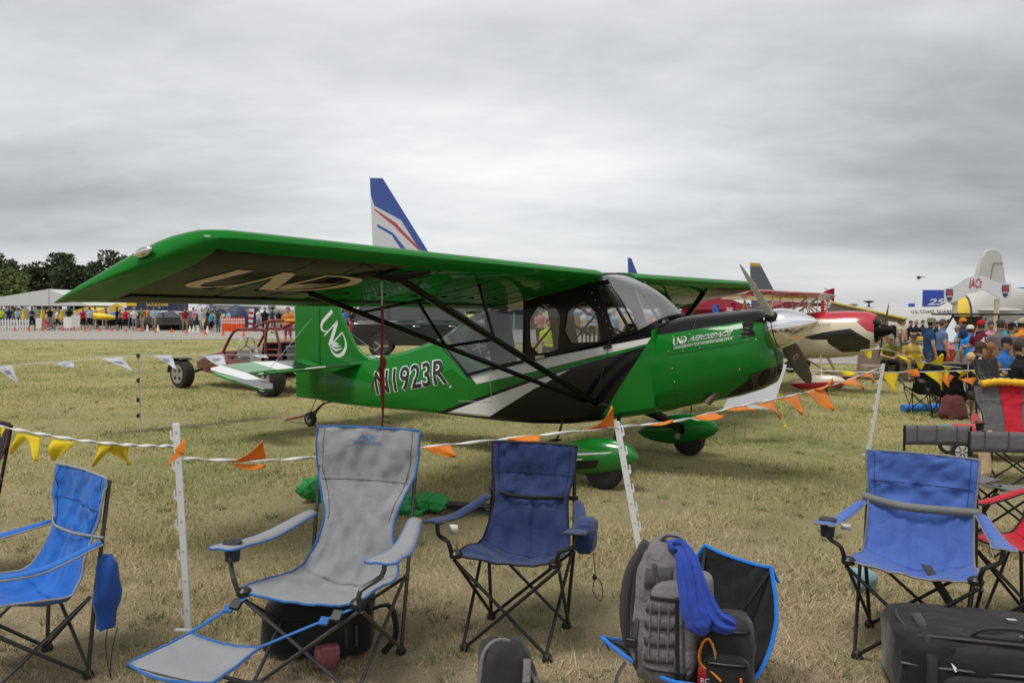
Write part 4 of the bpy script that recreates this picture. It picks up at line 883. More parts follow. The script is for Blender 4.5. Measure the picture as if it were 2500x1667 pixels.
# --- tall grey chair with footrest
greyf = fabric('grey_canvas', (0.235, 0.24, 0.252)); blue_trim = fabric('blue_binding', (0.022, 0.115, 0.36))
gl, gr = (-.80, 3.40, 0), -.25
t, q = camp_chair('tall light grey reclining camp chair with blue piping and a footrest', gl, gr, greyf, blue_trim, grey_metal, W=.54, D=.50, hs=.43, hb=1.02, wt=.54, Wf=.47, Df=.47, arm_h=.62, cup=-1, seed=8.2, wr=.011, ww=.68, rec=.15, seams=(.765,), pillow=(.76, .98, .022), arm_w=.105, arm_len=.85)
gB = q['g']
# printed name on the headrest
def cloth_text(body, g, t0, t1, u0, u1, name, m_, parent, bold=0.0, shear=0.0):
    vs_, fs_, w_, h_ = text2d(body, 1.0, bold, shear); n, k = len(g) - 1, len(g[0]) - 1; out = []
    for x, y in vs_:
        a = lerp(u0, u1, x / w_) * k; b = lerp(t0, t1, y / h_) * n; i, j = min(int(b), n - 1), min(int(a), k - 1); fa, fb = a - j, b - i
        p = g[i][j].lerp(g[i][j + 1], fa).lerp(g[i + 1][j].lerp(g[i + 1][j + 1], fa), fb); out.append(p + Vector((0, -.006, .002)))
    MB().add(out, fs_).build(name, m_, parent)
blue_print = mat('blue_print', (0.04, 0.16, 0.42), .6)
cloth_text('ALPS', gB, .925, .948, .42, .58, 'printed_lettering', blue_print, t, .01, .3); cloth_text('MOUNTAINEERING', gB, .902, .915, .38, .62, 'printed_lettering', blue_print, t, .01)
# footrest, hung on two straps and a bow in front
def fr_pt(i, j):
    u, v = j / 12, i / 10; c = FQ[0].lerp(FQ[1], u).lerp(FQ[3].lerp(FQ[2], u), v); bul = .04 * math.sin(PI * u) * v
    return c + (FQ[3] - FQ[0]).normalized() * bul + Vector((0, 0, -.03 * math.sin(PI * u) * math.sin(PI * min(1, .2 + v)) + .004 * fbm(i * .4, j * .4)))
_inv = (Matrix.Translation(gl) @ Matrix.Rotation(gr, 4, 'Z')).inverted()
FQ = [_inv @ Vector(p) for p in ((-1.31, 3.13, .28), (-.99, 3.02, .27), (-1.08, 2.76, .25), (-1.46, 2.92, .25))]
fr = [[fr_pt(i, j) for j in range(13)] for i in range(11)]
fo = MB().sheet(fr).build('footrest', greyf, t, thick=.003, angle=80); edge_tube([r_[0] for r_ in fr] + fr[-1][1:] + [r_[-1] for r_ in fr][::-1] + fr[0][::-1], .006, blue_trim, fo)
for s, j in ((-1, 0), (1, 12)):
    a, b = q['SF'][s] + Vector((-s * .03, -.01, -.025)), fr[0][j]
    MB().sheet([[a.lerp(b, i / 8) + Vector((-.016 if True else 0, 0, 0)) for i in range(9)], [a.lerp(b, i / 8) + Vector((.016, 0, .006)) for i in range(9)]]).build('footrest_strap', fabric('blue_webbing', (.02, .12, .40)), t, thick=.003)
    MB().box(a.lerp(b, .16), (.045, .05, .016), (.6, 0, 0)).build('buckle', plastic_black, t, bevel=.004); MB().box(a.lerp(b, .30), (.04, .035, .014), (.6, 0, 0)).build('buckle', blue_trim, t, bevel=.004)
MB().tube(curve([(-.22, -.24, .02), FQ[0] * .6 + FQ[3] * .4 - Vector((0, 0, .08)), FQ[3] - Vector((0, 0, .012)), FQ[2] - Vector((0, 0, .012)), FQ[1] * .6 + FQ[2] * .4 - Vector((0, 0, .08)), (.22, -.24, .02)], 24), .008, 8).build('footrest_frame', grey_metal, t)
# --- bright blue chair on the left, side-on
bblue = fabric('bright_blue_canvas', (0.012, 0.125, 0.47)); grey_trim = fabric('grey_binding', (.26, .26, .27))
t, q = camp_chair('bright blue camp chair with grey piping and a blue bag on its back pole', (-2.15, 3.29, 0), -.68, bblue, grey_trim, grey_metal, W=.53, D=.42, hs=.43, hb=.865, wt=.52, Wf=.44, Df=.44, arm_h=.60, cup=0, strap=grey_trim, band=.014, seed=5.3, wr=.010, rec=.09, arm_w=.07)
p = q['SB'][1]; rg = []
for i in range(9):
    f0 = i / 8; r_ = .052 * (math.sin(PI * (.10 + .72 * f0)) ** .5) * (1.1 - .25 * abs(f0 - .4)) * (1 + .12 * math.sin(f0 * 14)); c = p + Vector((.030 + .012 * math.sin(f0 * 5), .050, lerp(.17, -.14, f0))); rg.append([c + Vector((r_ * .75 * math.cos(a) * (1 + .18 * math.sin(3 * a + i)), r_ * math.sin(a), .01 * math.sin(4 * a + i))) for a in [2 * PI * k / 14 for k in range(14)]])
MB().rings(rg).build('carry_bag', fabric('royal_bag', (.015, .075, .32)), t, angle=70)
b0 = p + Vector((.030, .050, -.14)); MB().tube(curve([b0, b0 + Vector((-.02, 0, -.10)), b0 + Vector((.02, 0, -.22)), b0 + Vector((.03, 0, -.12)), b0 + Vector((.03, .03, 0))], 14), .002, 5).build('drawstring', plastic_black, t)
# --- periwinkle chair
peri = fabric('periwinkle_canvas', (0.062, 0.125, 0.40)); pgrey = fabric('grey_webbing', (.19, .19, .18))
t, q = camp_chair('wide periwinkle blue camp chair with broad grey strap and mesh cup holder', (1.885, 3.60, 0), -.56, peri, pgrey, dark_metal, W=.53, D=.40, hs=.455, hb=.89, wt=.50, Wf=.42, Df=.42, arm_h=.635, cup=-1, strap=pgrey, band=.042, seed=1.4, wr=.011, ww=.93, rec=.07, tilt_top=.0)
MB().sheet([[q['A'][-1] + Vector((.05 + x * .045, .10 + z * .01, -.02 - z * .03)) for x in (0, 1)] for z in (0, 1)]).build('care_tag', mat('paper_white', (.68, .68, .66), .7), t, thick=.001)
MB().sheet([[Vector((lerp(.02, .26, f0) + x, lerp(.08, .10, f0), lerp(hz_2, .02, f0))) for x in (0, .045)] for f0, hz_2 in ((0, .40), (.5, .40), (1, .40))]).build('hanging_strap', fabric('dark_webbing', (.05, .05, .055)), t, thick=.002)
# --- red chair behind it at the right
redf = fabric('red_canvas', (0.42, 0.008, 0.022))
t, q = camp_chair('red camp chair with black piping tucked against the periwinkle chair', (2.66, 3.80, 0), -1.0, redf, black_trim, dark_metal, W=.54, D=.44, hs=.47, hb=.90, wt=.48, Wf=.42, Df=.42, arm_h=.64, cup=-1, seed=6.6, wr=.010)
# --- half-seen dark chair at the left border
t, q = camp_chair('black and maroon camp chair half hidden beyond the bright blue chair', (-3.32, 4.35, 0), -.5, fabric('black_canvas', (.012, .012, .014)), fabric('maroon_binding', (.10, .008, .015)), dark_metal, W=.52, D=.42, hs=.45, hb=.93, seed=2.2)
# --- low black chair with blue binding that carries the backpack
bright_trim = fabric('azure_binding', (0.012, 0.17, 0.62)); blackf = fabric('black_mesh', (.008, .008, .009))
LC = Vector((.70, 3.03, -.035)); LR = -.98
t = thing('low_camp_chair', 'low black mesh camp chair with bright blue binding carrying a backpack', 'chair', LC, LR, 'folding camp chairs')
pe = [(.235, -.24, .315), (.275, -.05, .255), (.265, .12, .30), (.245, .22, .46), (.175, .285, .62)]; pc = [(0, -.22, .27), (0, -.06, .205), (0, .13, .22), (0, .25, .42), (0, .30, .60)]
g = sheet_points(pe, pc, wr=.006, seed=9.3); MB().sheet(g[:26]).build('seat', blackf, t, thick=.003, angle=80); bk = MB().sheet(g[25:]).build('backrest', blackf, t, thick=.003, angle=80)
edge_tube([r_[0] for r_ in g] + g[-1][1:] + [r_[-1] for r_ in g][::-1] + g[0][::-1], .0085, bright_trim, t, 'binding')
MB().tube([g[-1][-1], g[-1][-1] + Vector((.02, .02, -.06))], .008, 6, flat=(1, .3)).build('pull_tab', bright_trim, t); MB().tube([g[0][0], g[0][0] + Vector((.02, .02, -.05))], .008, 6, flat=(1, .3)).build('pull_tab', bright_trim, t)
hubp = Vector((0, .02, .15))
for sx, sy in ((-1, -1), (1, -1), (-1, 1), (1, 1)):
    MB().tube([hubp, Vector((sx * .23, .02 + sy * .22, .01))], .008, 8).build('leg', plastic_black, t); MB().tube([hubp, Vector(pe[0 if sy < 0 else 4]) * 1 if sx > 0 else Vector((-pe[0 if sy < 0 else 4][0], *pe[0 if sy < 0 else 4][1:]))], .008, 8).build('pole', plastic_black, t)
# ================================================================ bags
slate = mat('slate_nylon', (0.150, 0.138, 0.145), .7, var=.22, scale=14, bump=.5, bscale=300, wr=1.0, wscale=16, sheen=.2, spec=.3); slate_d = mat('slate_dark_web', (0.050, 0.046, 0.050), .75, var=.3, scale=40, bump=.5, bscale=350); blk = fabric('black_nylon', (0.010, 0.010, 0.011)); blk2 = fabric('charcoal_nylon', (0.020, 0.020, 0.021))
bp = thing('backpack', 'stuffed grey backpack with webbing rows standing on the low chair', 'backpack', (.605, 2.97, .175), -.38); bp.scale = (.88, .92, 1.0)
main = soft((0, 0, .25), (.33, .24, .53), .50, nz=.03, seed=2, taper=.22, lean=.05); main_o = main.build('pack_body', slate, bp, angle=80); mbv = BVHTree.FromPolygons(main.V, main.F)
fp = soft((.03, -.10, .215), (.25, .13, .38), .60, nz=.02, seed=4, taper=.20, lean=.04); fpo = fp.build('front_pocket', slate, bp, angle=80); fbv = BVHTree.FromPolygons(fp.V, fp.F)
def wrap(bvh, a, b, w, off, n=14, vert=False):
    g = []
    for i in range(n):
        p = Vector(a).lerp(Vector(b), i / (n - 1)); row = []
        for k in (-.5, .5):
            q_ = p + (Vector((k * w, 0, 0)) if vert else Vector((0, 0, k * w))); h = bvh.ray_cast(Vector((q_.x, -1, q_.z)), Vector((0, 1, 0))); row.append(Vector((q_.x, (h[0].y if h[0] else -.02) - off, q_.z)))
        g.append(row)
    return MB().sheet(g)
for z in (.13, .19, .25, .31): wrap(fbv, (-.075, 0, z - .008), (.055, 0, z + .006), .026, .006).build('webbing_row', slate_d, fpo, thick=.003)
wrap(fbv, (.075, 0, .05), (.06, 0, .36), .016, .005, vert=True).build('zip', blk, fpo, thick=.003); wrap(fbv, (.10, 0, .07), (.085, 0, .33), .010, .005, vert=True).build('zip', slate_d, fpo, thick=.003)
wrap(mbv, (-.09, 0, .40), (.03, 0, .42), .07, .008).build('name_patch', fabric('patch_grey', (.055, .06, .055)), main_o, thick=.004)
wrap(mbv, (-.135, 0, .05), (-.13, 0, .24), .035, .008, vert=True).build('compression_strap', slate_d, main_o, thick=.004); MB().box((-.13, -.135, .17), (.05, .02, .035)).build('buckle', plastic_black, main_o, bevel=.005)
hp = soft((-.13, .06, .25), (.09, .20, .47), .5, nz=.02, seed=7, taper=.15, lean=.05); hp.build('back_panel', blk2, bp, angle=80)
MB().tube(curve([(-.13, .05, .46), (-.175, .02, .38), (-.19, .0, .22), (-.16, .02, .06)], 12), .028, 10, flat=(.4, 1)).build('shoulder_strap', slate_d, bp)
MB().tube(curve([(-.06, .06, .49), (-.02, .05, .545), (.05, .05, .54), (.08, .06, .48)], 12), .02, 10, flat=(1, .5)).build('grab_handle', slate, bp)
side = soft((.15, -.01, .30), (.09, .16, .26), .6, nz=.02, seed=9); so = side.build('side_pocket', slate, bp, angle=80)
for k in range(3): MB().tube(curve([(.195 - k * .012, -.05, .28 + .04 * k), (.17, -.085, .33 + .04 * k), (.12, -.09, .37 + .03 * k)], 8), .006, 6).build('seam_fold', slate_d, so)
for k, (a, b) in enumerate((((-.05, 0, .46), (.02, 0, .20)), ((.09, 0, .44), (.12, 0, .12)))): wrap(mbv, a, b, .018, .010, vert=True).build('load_strap', slate_d, main_o, thick=.004)
wrap(fbv, (-.085, 0, .345), (.10, 0, .352), .012, .006).build('zip', blk, fpo, thick=.003); wrap(fbv, (-.09, 0, .085), (.11, 0, .09), .008, .006).build('zip', blk, fpo, thick=.003)
for x in (-.05, -.01, .03): wrap(fbv, (x, 0, .12), (x, 0, .33), .004, .009, vert=True).build('stitching', slate, fpo, thick=.002)
for z in (.10, .20, .34): MB().tube([(.06, -.165, z), (.068, -.175, z - .03)], .004, 6).build('zip_pull', plastic_black, fpo)
MB().tube(curve([(-.17, -.06, .06), (-.20, -.10, .01), (-.19, -.16, -.06), (-.20, -.15, -.13)], 10), .012, 6, flat=(1, .3)).build('loose_strap', slate_d, bp)
# blue jacket knotted through the handle
jk = thing('jacket', 'royal blue fleece jacket knotted over the grey backpack', 'jacket', (.655, 2.92, .655), -.38)
roy = fabric('royal_fleece', (0.020, 0.055, 0.34))
def drape_tube(P, r0, r1, n=34, flat=.5, f=(5, 7), amp=.2, sd=0.):
    C0 = curve(P, n); g = []
    for i, p in enumerate(C0):
        f0 = i / (n - 1); r_ = lerp(r0, r1, min(1, f0 * 1.6)) * (1.0 if f0 < .88 else 1.0 - (f0 - .88) * 4.5); tt = (C0[min(i + 1, n - 1)] - C0[max(i - 1, 0)]).normalized(); a = tt.cross(Vector((0, 1, 0))).normalized(); b = a.cross(tt).normalized(); row = []
        for th in [2 * PI * k / 48 for k in range(48)]:
            w1 = 1 + amp * math.sin(f[0] * th + f0 * 4 + sd) + amp * .8 * noise.noise(Vector((math.cos(th) * 1.5, math.sin(th) * 1.5 + sd, f0 * 6))); w2 = 1 + amp * 2.2 * math.sin(f[1] * th + f0 * 6 + sd) + amp * noise.noise(Vector((th, f0 * 9, sd)))
            row.append(p + a * (r_ * math.cos(th) * w1) + b * (r_ * flat * math.sin(th) * w2))
        g.append(row)
    return MB().rings(g)
drape_tube([(-.035, .02, .045), (.0, -.05, .05), (.03, -.10, -.03), (.055, -.135, -.12), (.075, -.145, -.17), (.09, -.15, -.205)], .024, .044, amp=.2).build('body', roy, jk, angle=80)
drape_tube([(-.02, .02, .04), (.03, -.06, .03), (.07, -.11, -.05), (.11, -.13, -.13), (.15, -.135, -.165), (.205, -.13, -.175)], .018, .036, amp=.24, sd=2.2).build('sleeve', roy, jk, angle=80)
MB().ell((-.035, .02, .04), (.036, .034, .026), 14, 9, rot=(0, .5, 0)).build('knot', roy, jk); MB().tube(curve([(.08, -.13, -.15), (.10, -.14, -.19), (.075, -.15, -.215)], 8), [.025, .032, .036, .034, .03, .026, .02, .012], 12, flat=(1, .45)).build('sleeve', roy, jk)
# small black camera pack
cp = thing('camera_pack', 'small black camera pack leaning beside the grey backpack', 'bag', (.80, 2.84, .165), -.30)
cb = soft((0, 0, .155), (.21, .16, .33), .55, nz=.025, seed=12, taper=.12); cbo = cb.build('pack_body', blk2, cp, angle=80); cbv = BVHTree.FromPolygons(cb.V, cb.F)
cf = soft((0, -.075, .10), (.17, .06, .19), .55, nz=.02, seed=13); cf.build('front_pocket', blk, cp, angle=80); cfv = BVHTree.FromPolygons(cf.V, cf.F)
wrap(cfv, (-.07, 0, .165), (.07, 0, .17), .008, .004).build('zip', plastic_black, cp, thick=.003); wrap(cbv, (-.08, 0, .27), (.08, 0, .275), .010, .005).build('zip', plastic_black, cp, thick=.003)
wrap(cfv, (.055, 0, .08), (.052, 0, .13), .009, .008, vert=True).build('zip_pull', mat('orange_cord', (.55, .16, .02), .5), cp, thick=.004)
# carabiner, pocket things
cr = thing('carabiner', 'orange carabiner clipped to the backpack above a red pouch', 'carabiner', (.71, 2.77, .36), -.3)
MB().tube([Vector((.028 * math.cos(a) - .004 * math.sin(2 * a), 0, .055 * math.sin(a))) for a in [2 * PI * k / 24 for k in range(22)]], .0055, 8).build('ring', mat('orange_anodised', (.62, .20, .02), .3, .5), cr); MB().tube([(.030, 0, -.02), (.018, -.004, .045)], .004, 6).build('gate', chrome, cr)
MB().tube([(.0, 0, -.05), (.05, -.02, -.085)], .005, 6).build('clip', mat('orange_anodised', (.62, .20, .02), .3, .5), cr)
rp = thing('red_pouch', 'small red pouch with white print between backpack and camera pack', 'pouch', (.705, 2.78, .21), -.3)
soft((0, 0, .05), (.055, .03, .11), .5, seed=3).build('pouch', mat('red_vinyl', (.28, .012, .02), .4), rp); flat_text('ROO', .018, (-.014, -.0165, .045), (1, 0, 0), (0, 0, 1), (0, -.001, 0)).build('print', mat('paper_white', (.68, .68, .66), .7), rp)
# black gear bag under the grey chair, with a pink packet
gb = thing('gear_bag', 'black padded gear bag on the grass under the grey chair', 'bag', (-.905, 3.62, 0), .10)
b_ = soft((0, 0, .135), (.50, .28, .27), .42, nz=.02, seed=21); b_.build('bag_body', blk, gb, angle=80); bv = BVHTree.FromPolygons(b_.V, b_.F)
wrap(bv, (-.2, 0, .20), (.2, 0, .20), .008, .004).build('zip', plastic_black, gb, thick=.003); soft((.05, -.13, .10), (.26, .05, .15), .45, seed=22).build('front_pocket', blk2, gb, angle=80)
for k in (0, 1): MB().box((.14 + k * .045, -.15, .12), (.012, .03, .10)).build('strap_loop', slate_d, gb, bevel=.004)
MB().tube(curve([(.24, 0, .18), (.33, -.02, .20), (.36, -.06, .08), (.30, -.10, .01)], 12), .022, 8, flat=(1, .3)).build('shoulder_strap', blk, gb)
pk = thing('snack_packet', 'crumpled pink mesh packet lying against the black gear bag', 'packet', (-.82, 3.40, 0), .2); soft((0, 0, .055), (.10, .05, .10), .45, nz=.13, seed=31).build('packet', mat('pink_foil', (.30, .09, .12), .35, var=.5, scale=40), pk, angle=80)
# grey sling bag, front centre
sb = thing('sling_bag', 'dark grey sling bag with grey straps lying on the grass', 'bag', (-.02, 3.15, 0), .25)
s_ = soft((0, 0, .115), (.25, .19, .22), .55, nz=.04, seed=41, taper=.22, lean=.05); s_.build('bag_body', blk2, sb, angle=80); sv = BVHTree.FromPolygons(s_.V, s_.F)
e_ = [Vector((-.115, -.03, .04)), Vector((-.10, .0, .19)), Vector((-.03, .03, .235)), Vector((.06, .03, .20)), Vector((.115, 0, .12)), Vector((.125, -.03, .02))]; MB().tube(curve(e_, 20), .009, 8).build('piping', slate, sb)
MB().tube(curve([(.07, -.07, .19), (.05, -.12, .10), (.02, -.14, .03), (-.06, -.15, .01)], 12), .016, 8, flat=(1, .3)).build('strap', slate, sb); MB().box((.055, -.115, .10), (.03, .015, .035)).build('buckle', plastic_black, sb, bevel=.004)
MB().tube(curve([(.08, -.06, .14), (.12, -.11, .06), (.10, -.16, .01)], 10), .012, 8, flat=(1, .3)).build('strap', slate, sb)
# big black rolling bag bottom right
rb = thing('travel_bag', 'big black travel bag with a diamond patch lying in front of chairs', 'bag', (1.95, 3.16, 0), -.22)
b_ = soft((0, 0, .16), (.74, .44, .33), .34, nz=.018, seed=51); b_.build('bag_body', blk, rb, angle=80)
b2 = soft((.04, -.05, .24), (.60, .36, .16), .45, nz=.03, seed=52); b2.build('top_pocket', blk2, rb, angle=80)
MB().tube(curve([(-.22, -.06, .318), (-.05, -.12, .322), (.12, -.07, .325), (.28, -.04, .318)], 16), .006, 6).build('zip', plastic_black, rb)
tv = BVHTree.FromPolygons(b2.V, b2.F)
def topdrape(p): 
    h = tv.ray_cast(Vector((p[0], p[1], 1)), Vector((0, 0, -1))); return Vector((p[0], p[1], (h[0].z if h[0] else .3) + .004))
c = (.13, -.14); MB().tube([topdrape((c[0] + .05 * math.cos(a), c[1] + .04 * math.sin(a))) for a in [PI / 2 * k for k in range(5)]], .0035, 6).build('diamond_patch', mat('patch_line', (.22, .22, .23), .5), rb)
MB().tube([(-.20, -.20, .27), (-.17, -.225, .20)], .012, 8, flat=(1, .4)).build('white_tag', mat('paper_white', (.68, .68, .66), .7), rb); MB().box((.10, .0, .335), (.035, .02, .012)).build('zip_pull', chrome, rb)
MB().tube(curve([(-.30, .14, .26), (-.33, -.05, .28), (-.30, -.18, .22)], 10), .016, 8, flat=(1, .4)).build('strap', blk2, rb)
MB().tube(curve([(-.36, -.19, .20), (-.2, -.225, .205), (.1, -.228, .205), (.36, -.19, .20)], 20), .005, 6).build('zip', mat('zip_grey', (.09, .09, .095), .4), rb)
MB().tube(curve([(-.31, -.15, .30), (-.15, -.20, .318), (.1, -.215, .32), (.32, -.16, .30)], 20), .006, 6).build('piping', slate_d, rb); MB().tube(curve([(-.31, .10, .31), (-.33, .0, .315), (-.31, -.15, .30)], 10), .006, 6).build('piping', slate_d, rb)
MB().tube(curve([(-.10, -.16, .32), (-.06, -.20, .365), (.06, -.20, .37), (.10, -.16, .325)], 12), .013, 8, flat=(1, .5)).build('carry_handle', blk2, rb)
for x in (-.26, .26): MB().sheet([[(x + dx, y, z) for dx in (-.018, .018)] for y, z in ((-.237, .02), (-.240, .12), (-.232, .24), (-.17, .31), (.0, .335))]).build('strap', blk2, rb, thick=.004)
soft((.02, -.225, .11), (.44, .05, .15), .4, nz=.04, seed=57).build('front_pocket', blk2, rb, angle=80)
bt = thing('blue_tube', 'bright blue drinking tube curling beside the black travel bag', 'tube', (2.42, 3.35, 0), 0); MB().tube(curve([(-.16, -.30, .20), (.0, -.28, .27), (.12, -.15, .30), (.06, .02, .30), (-.06, .08, .29)], 24), .010, 8).build('tube', mat('blue_plastic', (.01, .18, .55), .3), bt)
# ================================================================ stakes, ropes, pennants
ppl = mat('white_plastic', (0.66, 0.66, 0.645), 0.45, var=.06)
def stake(label, base, top, h=1.06, n=7, side=-1, foot=True):
    b, tp = Vector(base), Vector(top); t = thing('fence_stake', label, 'stake', (b.x, b.y, b.z), 0, 'white fence stakes'); d = (tp - b); L = d.length; d.normalize()
    M_ = d.to_track_quat('Z', 'Y').to_matrix().to_4x4(); M_ = Matrix(((1, 0, d.x, 0), (0, 1, d.y, 0), (0, 0, d.z, 0), (0, 0, 0, 1)))
    MB().box((0, 0, L / 2), (.034, .012, L)).box((0, .012, L / 2), (.012, .014, L)).xf(M_).build('post', ppl, t, bevel=.003)
    for k in range(n):
        z = L * (.14 + .82 * k / (n - 1)); MB().prism([(side * .017, z - .045), (side * .032, z - .035), (side * .032, z + .005), (side * .024, z + .008), (side * .024, z - .028), (side * .017, z - .02)], lambda a, c_: (a, -.004, c_), lambda a, c_: (a, .005, c_)).xf(M_).build('hook', ppl, t)
        MB().box((0, -.0065, z), (.010, .002, .010)).xf(M_).build('rivet', mat('plastic_grey', (.4, .4, .4), .5), t)
    if foot: MB().box((side * .02, 0, .05), (.09, .02, .008)).xf(M_).build('foot_step', ppl, t)
    return t
b1, b2_, b3, b4 = G(462, 1562), G(1585, 1478), G(2118, 1120), gx(2402, 10.0)
t1, t2, t3, t4 = at(430, 1033, b1.y + .02), at(1505, 1028, b2_.y + .10), at(2157, 888, b3.y), at(2393, 872, 10.0)
stake('white plastic fence stake with hooks between bright blue and grey chairs', b1, t1); stake('white plastic fence stake leaning behind the low black chair', b2_, t2, side=1, n=9, foot=False)
stake('white plastic fence stake standing alone before the red biplane', b3, t3); stake('white plastic fence stake beside the red and grey chair', b4, t4, foot=False)
rope_m = mat('white_rope', (0.62, 0.62, 0.61), .6, var=.1, scale=30)
def rope(label, P, name='flag_line', r=.0055, tw=True, n=70):
    C0 = curve(P, n); t = thing(name, label, 'rope', C0[0], 0, 'flag lines'); o = C0[0]
    g = []
    for i, p in enumerate(C0):
        a = i * .55 if tw else .3; d = Vector((0, math.cos(a), math.sin(a))) * r * 1.5; g.append([p - o - d, p - o + d])
    MB().sheet(g).build('tape', rope_m, t, thick=.004); return C0
org = fabric('orange_flag', (0.80, 0.255, 0.020), .6); yel = fabric('yellow_flag', (0.80, 0.62, 0.015), .6); wht = fabric('white_flag', (.66, .67, .69), .6); [thin_cloth(m_) for m_ in (org, yel, wht)]
def pennant(label, a, b, tip, m_, name='pennant', group='orange pennants', curl=.25, seed=0., print_=None):
    """triangular flag hung between a and b, its point blown to tip"""
    a, b, tip = Vector(a), Vector(b), Vector(tip); n_ = (b - a).cross(tip - a).normalized(); g = []; sz = (b - a).length
    for i in range(9):
        v = i / 8; row = []
        for j in range(9):
            u = j / 8; p = a.lerp(b, u).lerp(tip, v) ; k = curl * sz * (math.sin(v * 3.0 + u * 3.5 * (1 - v) + seed) * v * (1.0) + .25 * math.sin(u * 6 + seed) * v); row.append(p + n_ * k + (tip - (a + b) / 2).normalized() * 0)
        g.append(row)
    o = a.copy(); mb = MB().sheet([[p - o for p in r_] for r_ in g]); ob = mb.build(name, m_, None, thick=.0012, angle=80); ob.location = o; tag(ob, label, 'pennant', group)
    if print_:
        vs_, fs_, w_, h_ = text2d(print_, 1.0, .01, .2); pts = []
        for x, y in vs_:
            u, v = lerp(.22, .70, x / w_), lerp(.46, .26, y / h_); iu, iv = u * 8, v * 8; i, j = int(iv), int(iu); fa, fb = iu - j, iv - i
            pts.append(g[i][j].lerp(g[i][j + 1], fa).lerp(g[i + 1][j].lerp(g[i + 1][j + 1], fa), fb) - o + n_ * -.004)
        MB().add(pts, fs_).build('print', mat('blue_ink', (.03, .06, .35), .6), ob); MB().add([p + n_ * .008 for p in pts], fs_).build('print', mat('blue_ink', (.03, .06, .35), .6), ob)
    return ob
# orange line: stake - stake - stake, then on to the right
rp1 = at(441, 1118, b1.y + .02); rp2 = at(1509, 1042, b2_.y + .10)
lineA = rope('white twisted tape with orange pennants running behind the chairs', [rp1, at(640, 1124, lerp(rp1.y, rp2.y, .2)), at(850, 1108, lerp(rp1.y, rp2.y, .4)), at(1050, 1090, lerp(rp1.y, rp2.y, .6)), at(1280, 1066, lerp(rp1.y, rp2.y, .8)), rp2])
rp3 = at(2151, 897, b3.y); YB = lambda x: 1 / lerp(1 / rp2.y, 1 / rp3.y, (x - 1509) / (2151 - 1509))
lineB = rope('white tape with fluttering orange pennants running out to the far stake', [rp2] + [at(x, y, YB(x)) for x, y in ((1660, 1026), (1800, 992), (1930, 966), (2050, 934))] + [rp3])
YA = lambda x: 1 / lerp(1 / rp1.y, 1 / rp2.y, (x - 441) / (1509 - 441))
def pen(px_a, px_b, px_t, Yf, m_, lab, grp, dy=-.03, curl=.22, seed=0., name='pennant'):
    pennant(lab, at(*px_a, Yf(px_a[0])), at(*px_b, Yf(px_b[0])), at(*px_t, Yf((px_a[0] + px_b[0]) / 2) + dy), m_, name, grp, curl, seed)
LA, LB = 'orange pennant on the tape between the grey chair and leaning stake', 'orange pennant blowing on the tape toward the red biplane'
pen((557, 1130), (650, 1120), (640, 1085), YA, org, 'orange pennant flipped upward beside the grey chair', 'orange pennants', seed=1.0)
pen((560, 1132), (648, 1134), (648, 1148), YA, org, 'orange pennant half folded below the tape beside the grey chair', 'orange pennants', seed=1.0)
pen((1028, 1092), (1100, 1086), (1112, 1117), YA, org, 'orange pennant between the grey chair and navy chair', 'orange pennants', seed=.4); pen((1236, 1070), (1318, 1060), (1316, 1090), YA, org, 'orange pennant above the navy chair', 'orange pennants', seed=2.0); pen((1425, 1050), (1500, 1043), (1502, 1004), YA, org, 'orange pennant flipped up against the leaning stake', 'orange pennants', seed=1.2, curl=.3)
for k, (a, b, c) in enumerate((((1566, 1040), (1622, 1030), (1662, 1020)), ((1690, 1018), (1745, 1006), (1782, 1034)), ((1770, 1000), (1822, 990), (1862, 1018)), ((1842, 988), (1890, 976), (1928, 1030)), ((1900, 974), (1950, 962), (1986, 1014)), ((1965, 955), (2010, 946), (2056, 1020)), ((1985, 950), (2036, 938), (2046, 940)), ((2050, 934), (2090, 920), (2118, 965)), ((2096, 919), (2130, 906), (2150, 934)))):
    c = (lerp((a[0] + b[0]) / 2, c[0], .72), lerp((a[1] + b[1]) / 2, c[1], .72)); pen(a, b, c, YB, org, 'orange pennant ' + ['beside the leaning stake', 'beneath the exhaust pipe', 'before the white board', 'touching the white board edge', 'below the chrome spinner', 'before the dark propeller blade tip', 'blown level near the biplane wheel', 'before the red and cream wheel fairing', 'next to the lone stake'][k], 'orange pennants', seed=k * 1.3, curl=.11)
pen((425, 1100), (452, 1068), (452, 1105), lambda x: b1.y - .03, org, 'orange pennant knotted around the stake by the bright blue chair', 'orange pennants', curl=.1); pen((440, 1088), (452, 1104), (402, 1140), lambda x: b1.y - .035, org, 'orange flag tail hanging from the knotted stake', 'orange pennants', curl=.15)
# yellow line at the left
YL = lambda x: b1.y + .02 + (430 - x) * .0006
rope('white twisted tape with yellow pennants left of the stake', [at(-60, 1030, YL(-60)), at(60, 1052, YL(60)), at(200, 1075, YL(200)), at(330, 1087, YL(330)), at(432, 1088, YL(432))], n=60)
for k, (a, b, c) in enumerate((((-20, 1036), (16, 1044), (2, 1066)), ((40, 1056), (100, 1066), (108, 1122)), ((130, 1070), (186, 1080), (122, 1120)), ((238, 1082), (316, 1086), (300, 1136)))):
    pen(a, b, c, YL, yel, 'yellow pennant ' + ['half rolled at the end of the tape', 'long and curling beside a half-rolled one', 'bunched up between two larger yellow ones', 'wide and curling toward the white stake'][k], 'yellow pennants', seed=k * 1.9, curl=.35)
    if k in (1, 3): pen(a, ((a[0] + b[0]) / 2, (a[1] + b[1]) / 2), (a[0] - 6 + 10 * (k == 3), a[1] + 50), YL, yel, 'rolled-back corner of the %s yellow pennant' % ('long curling' if k == 1 else 'wide'), 'yellow pennants', seed=k * 2.9, curl=.5, dy=.03)
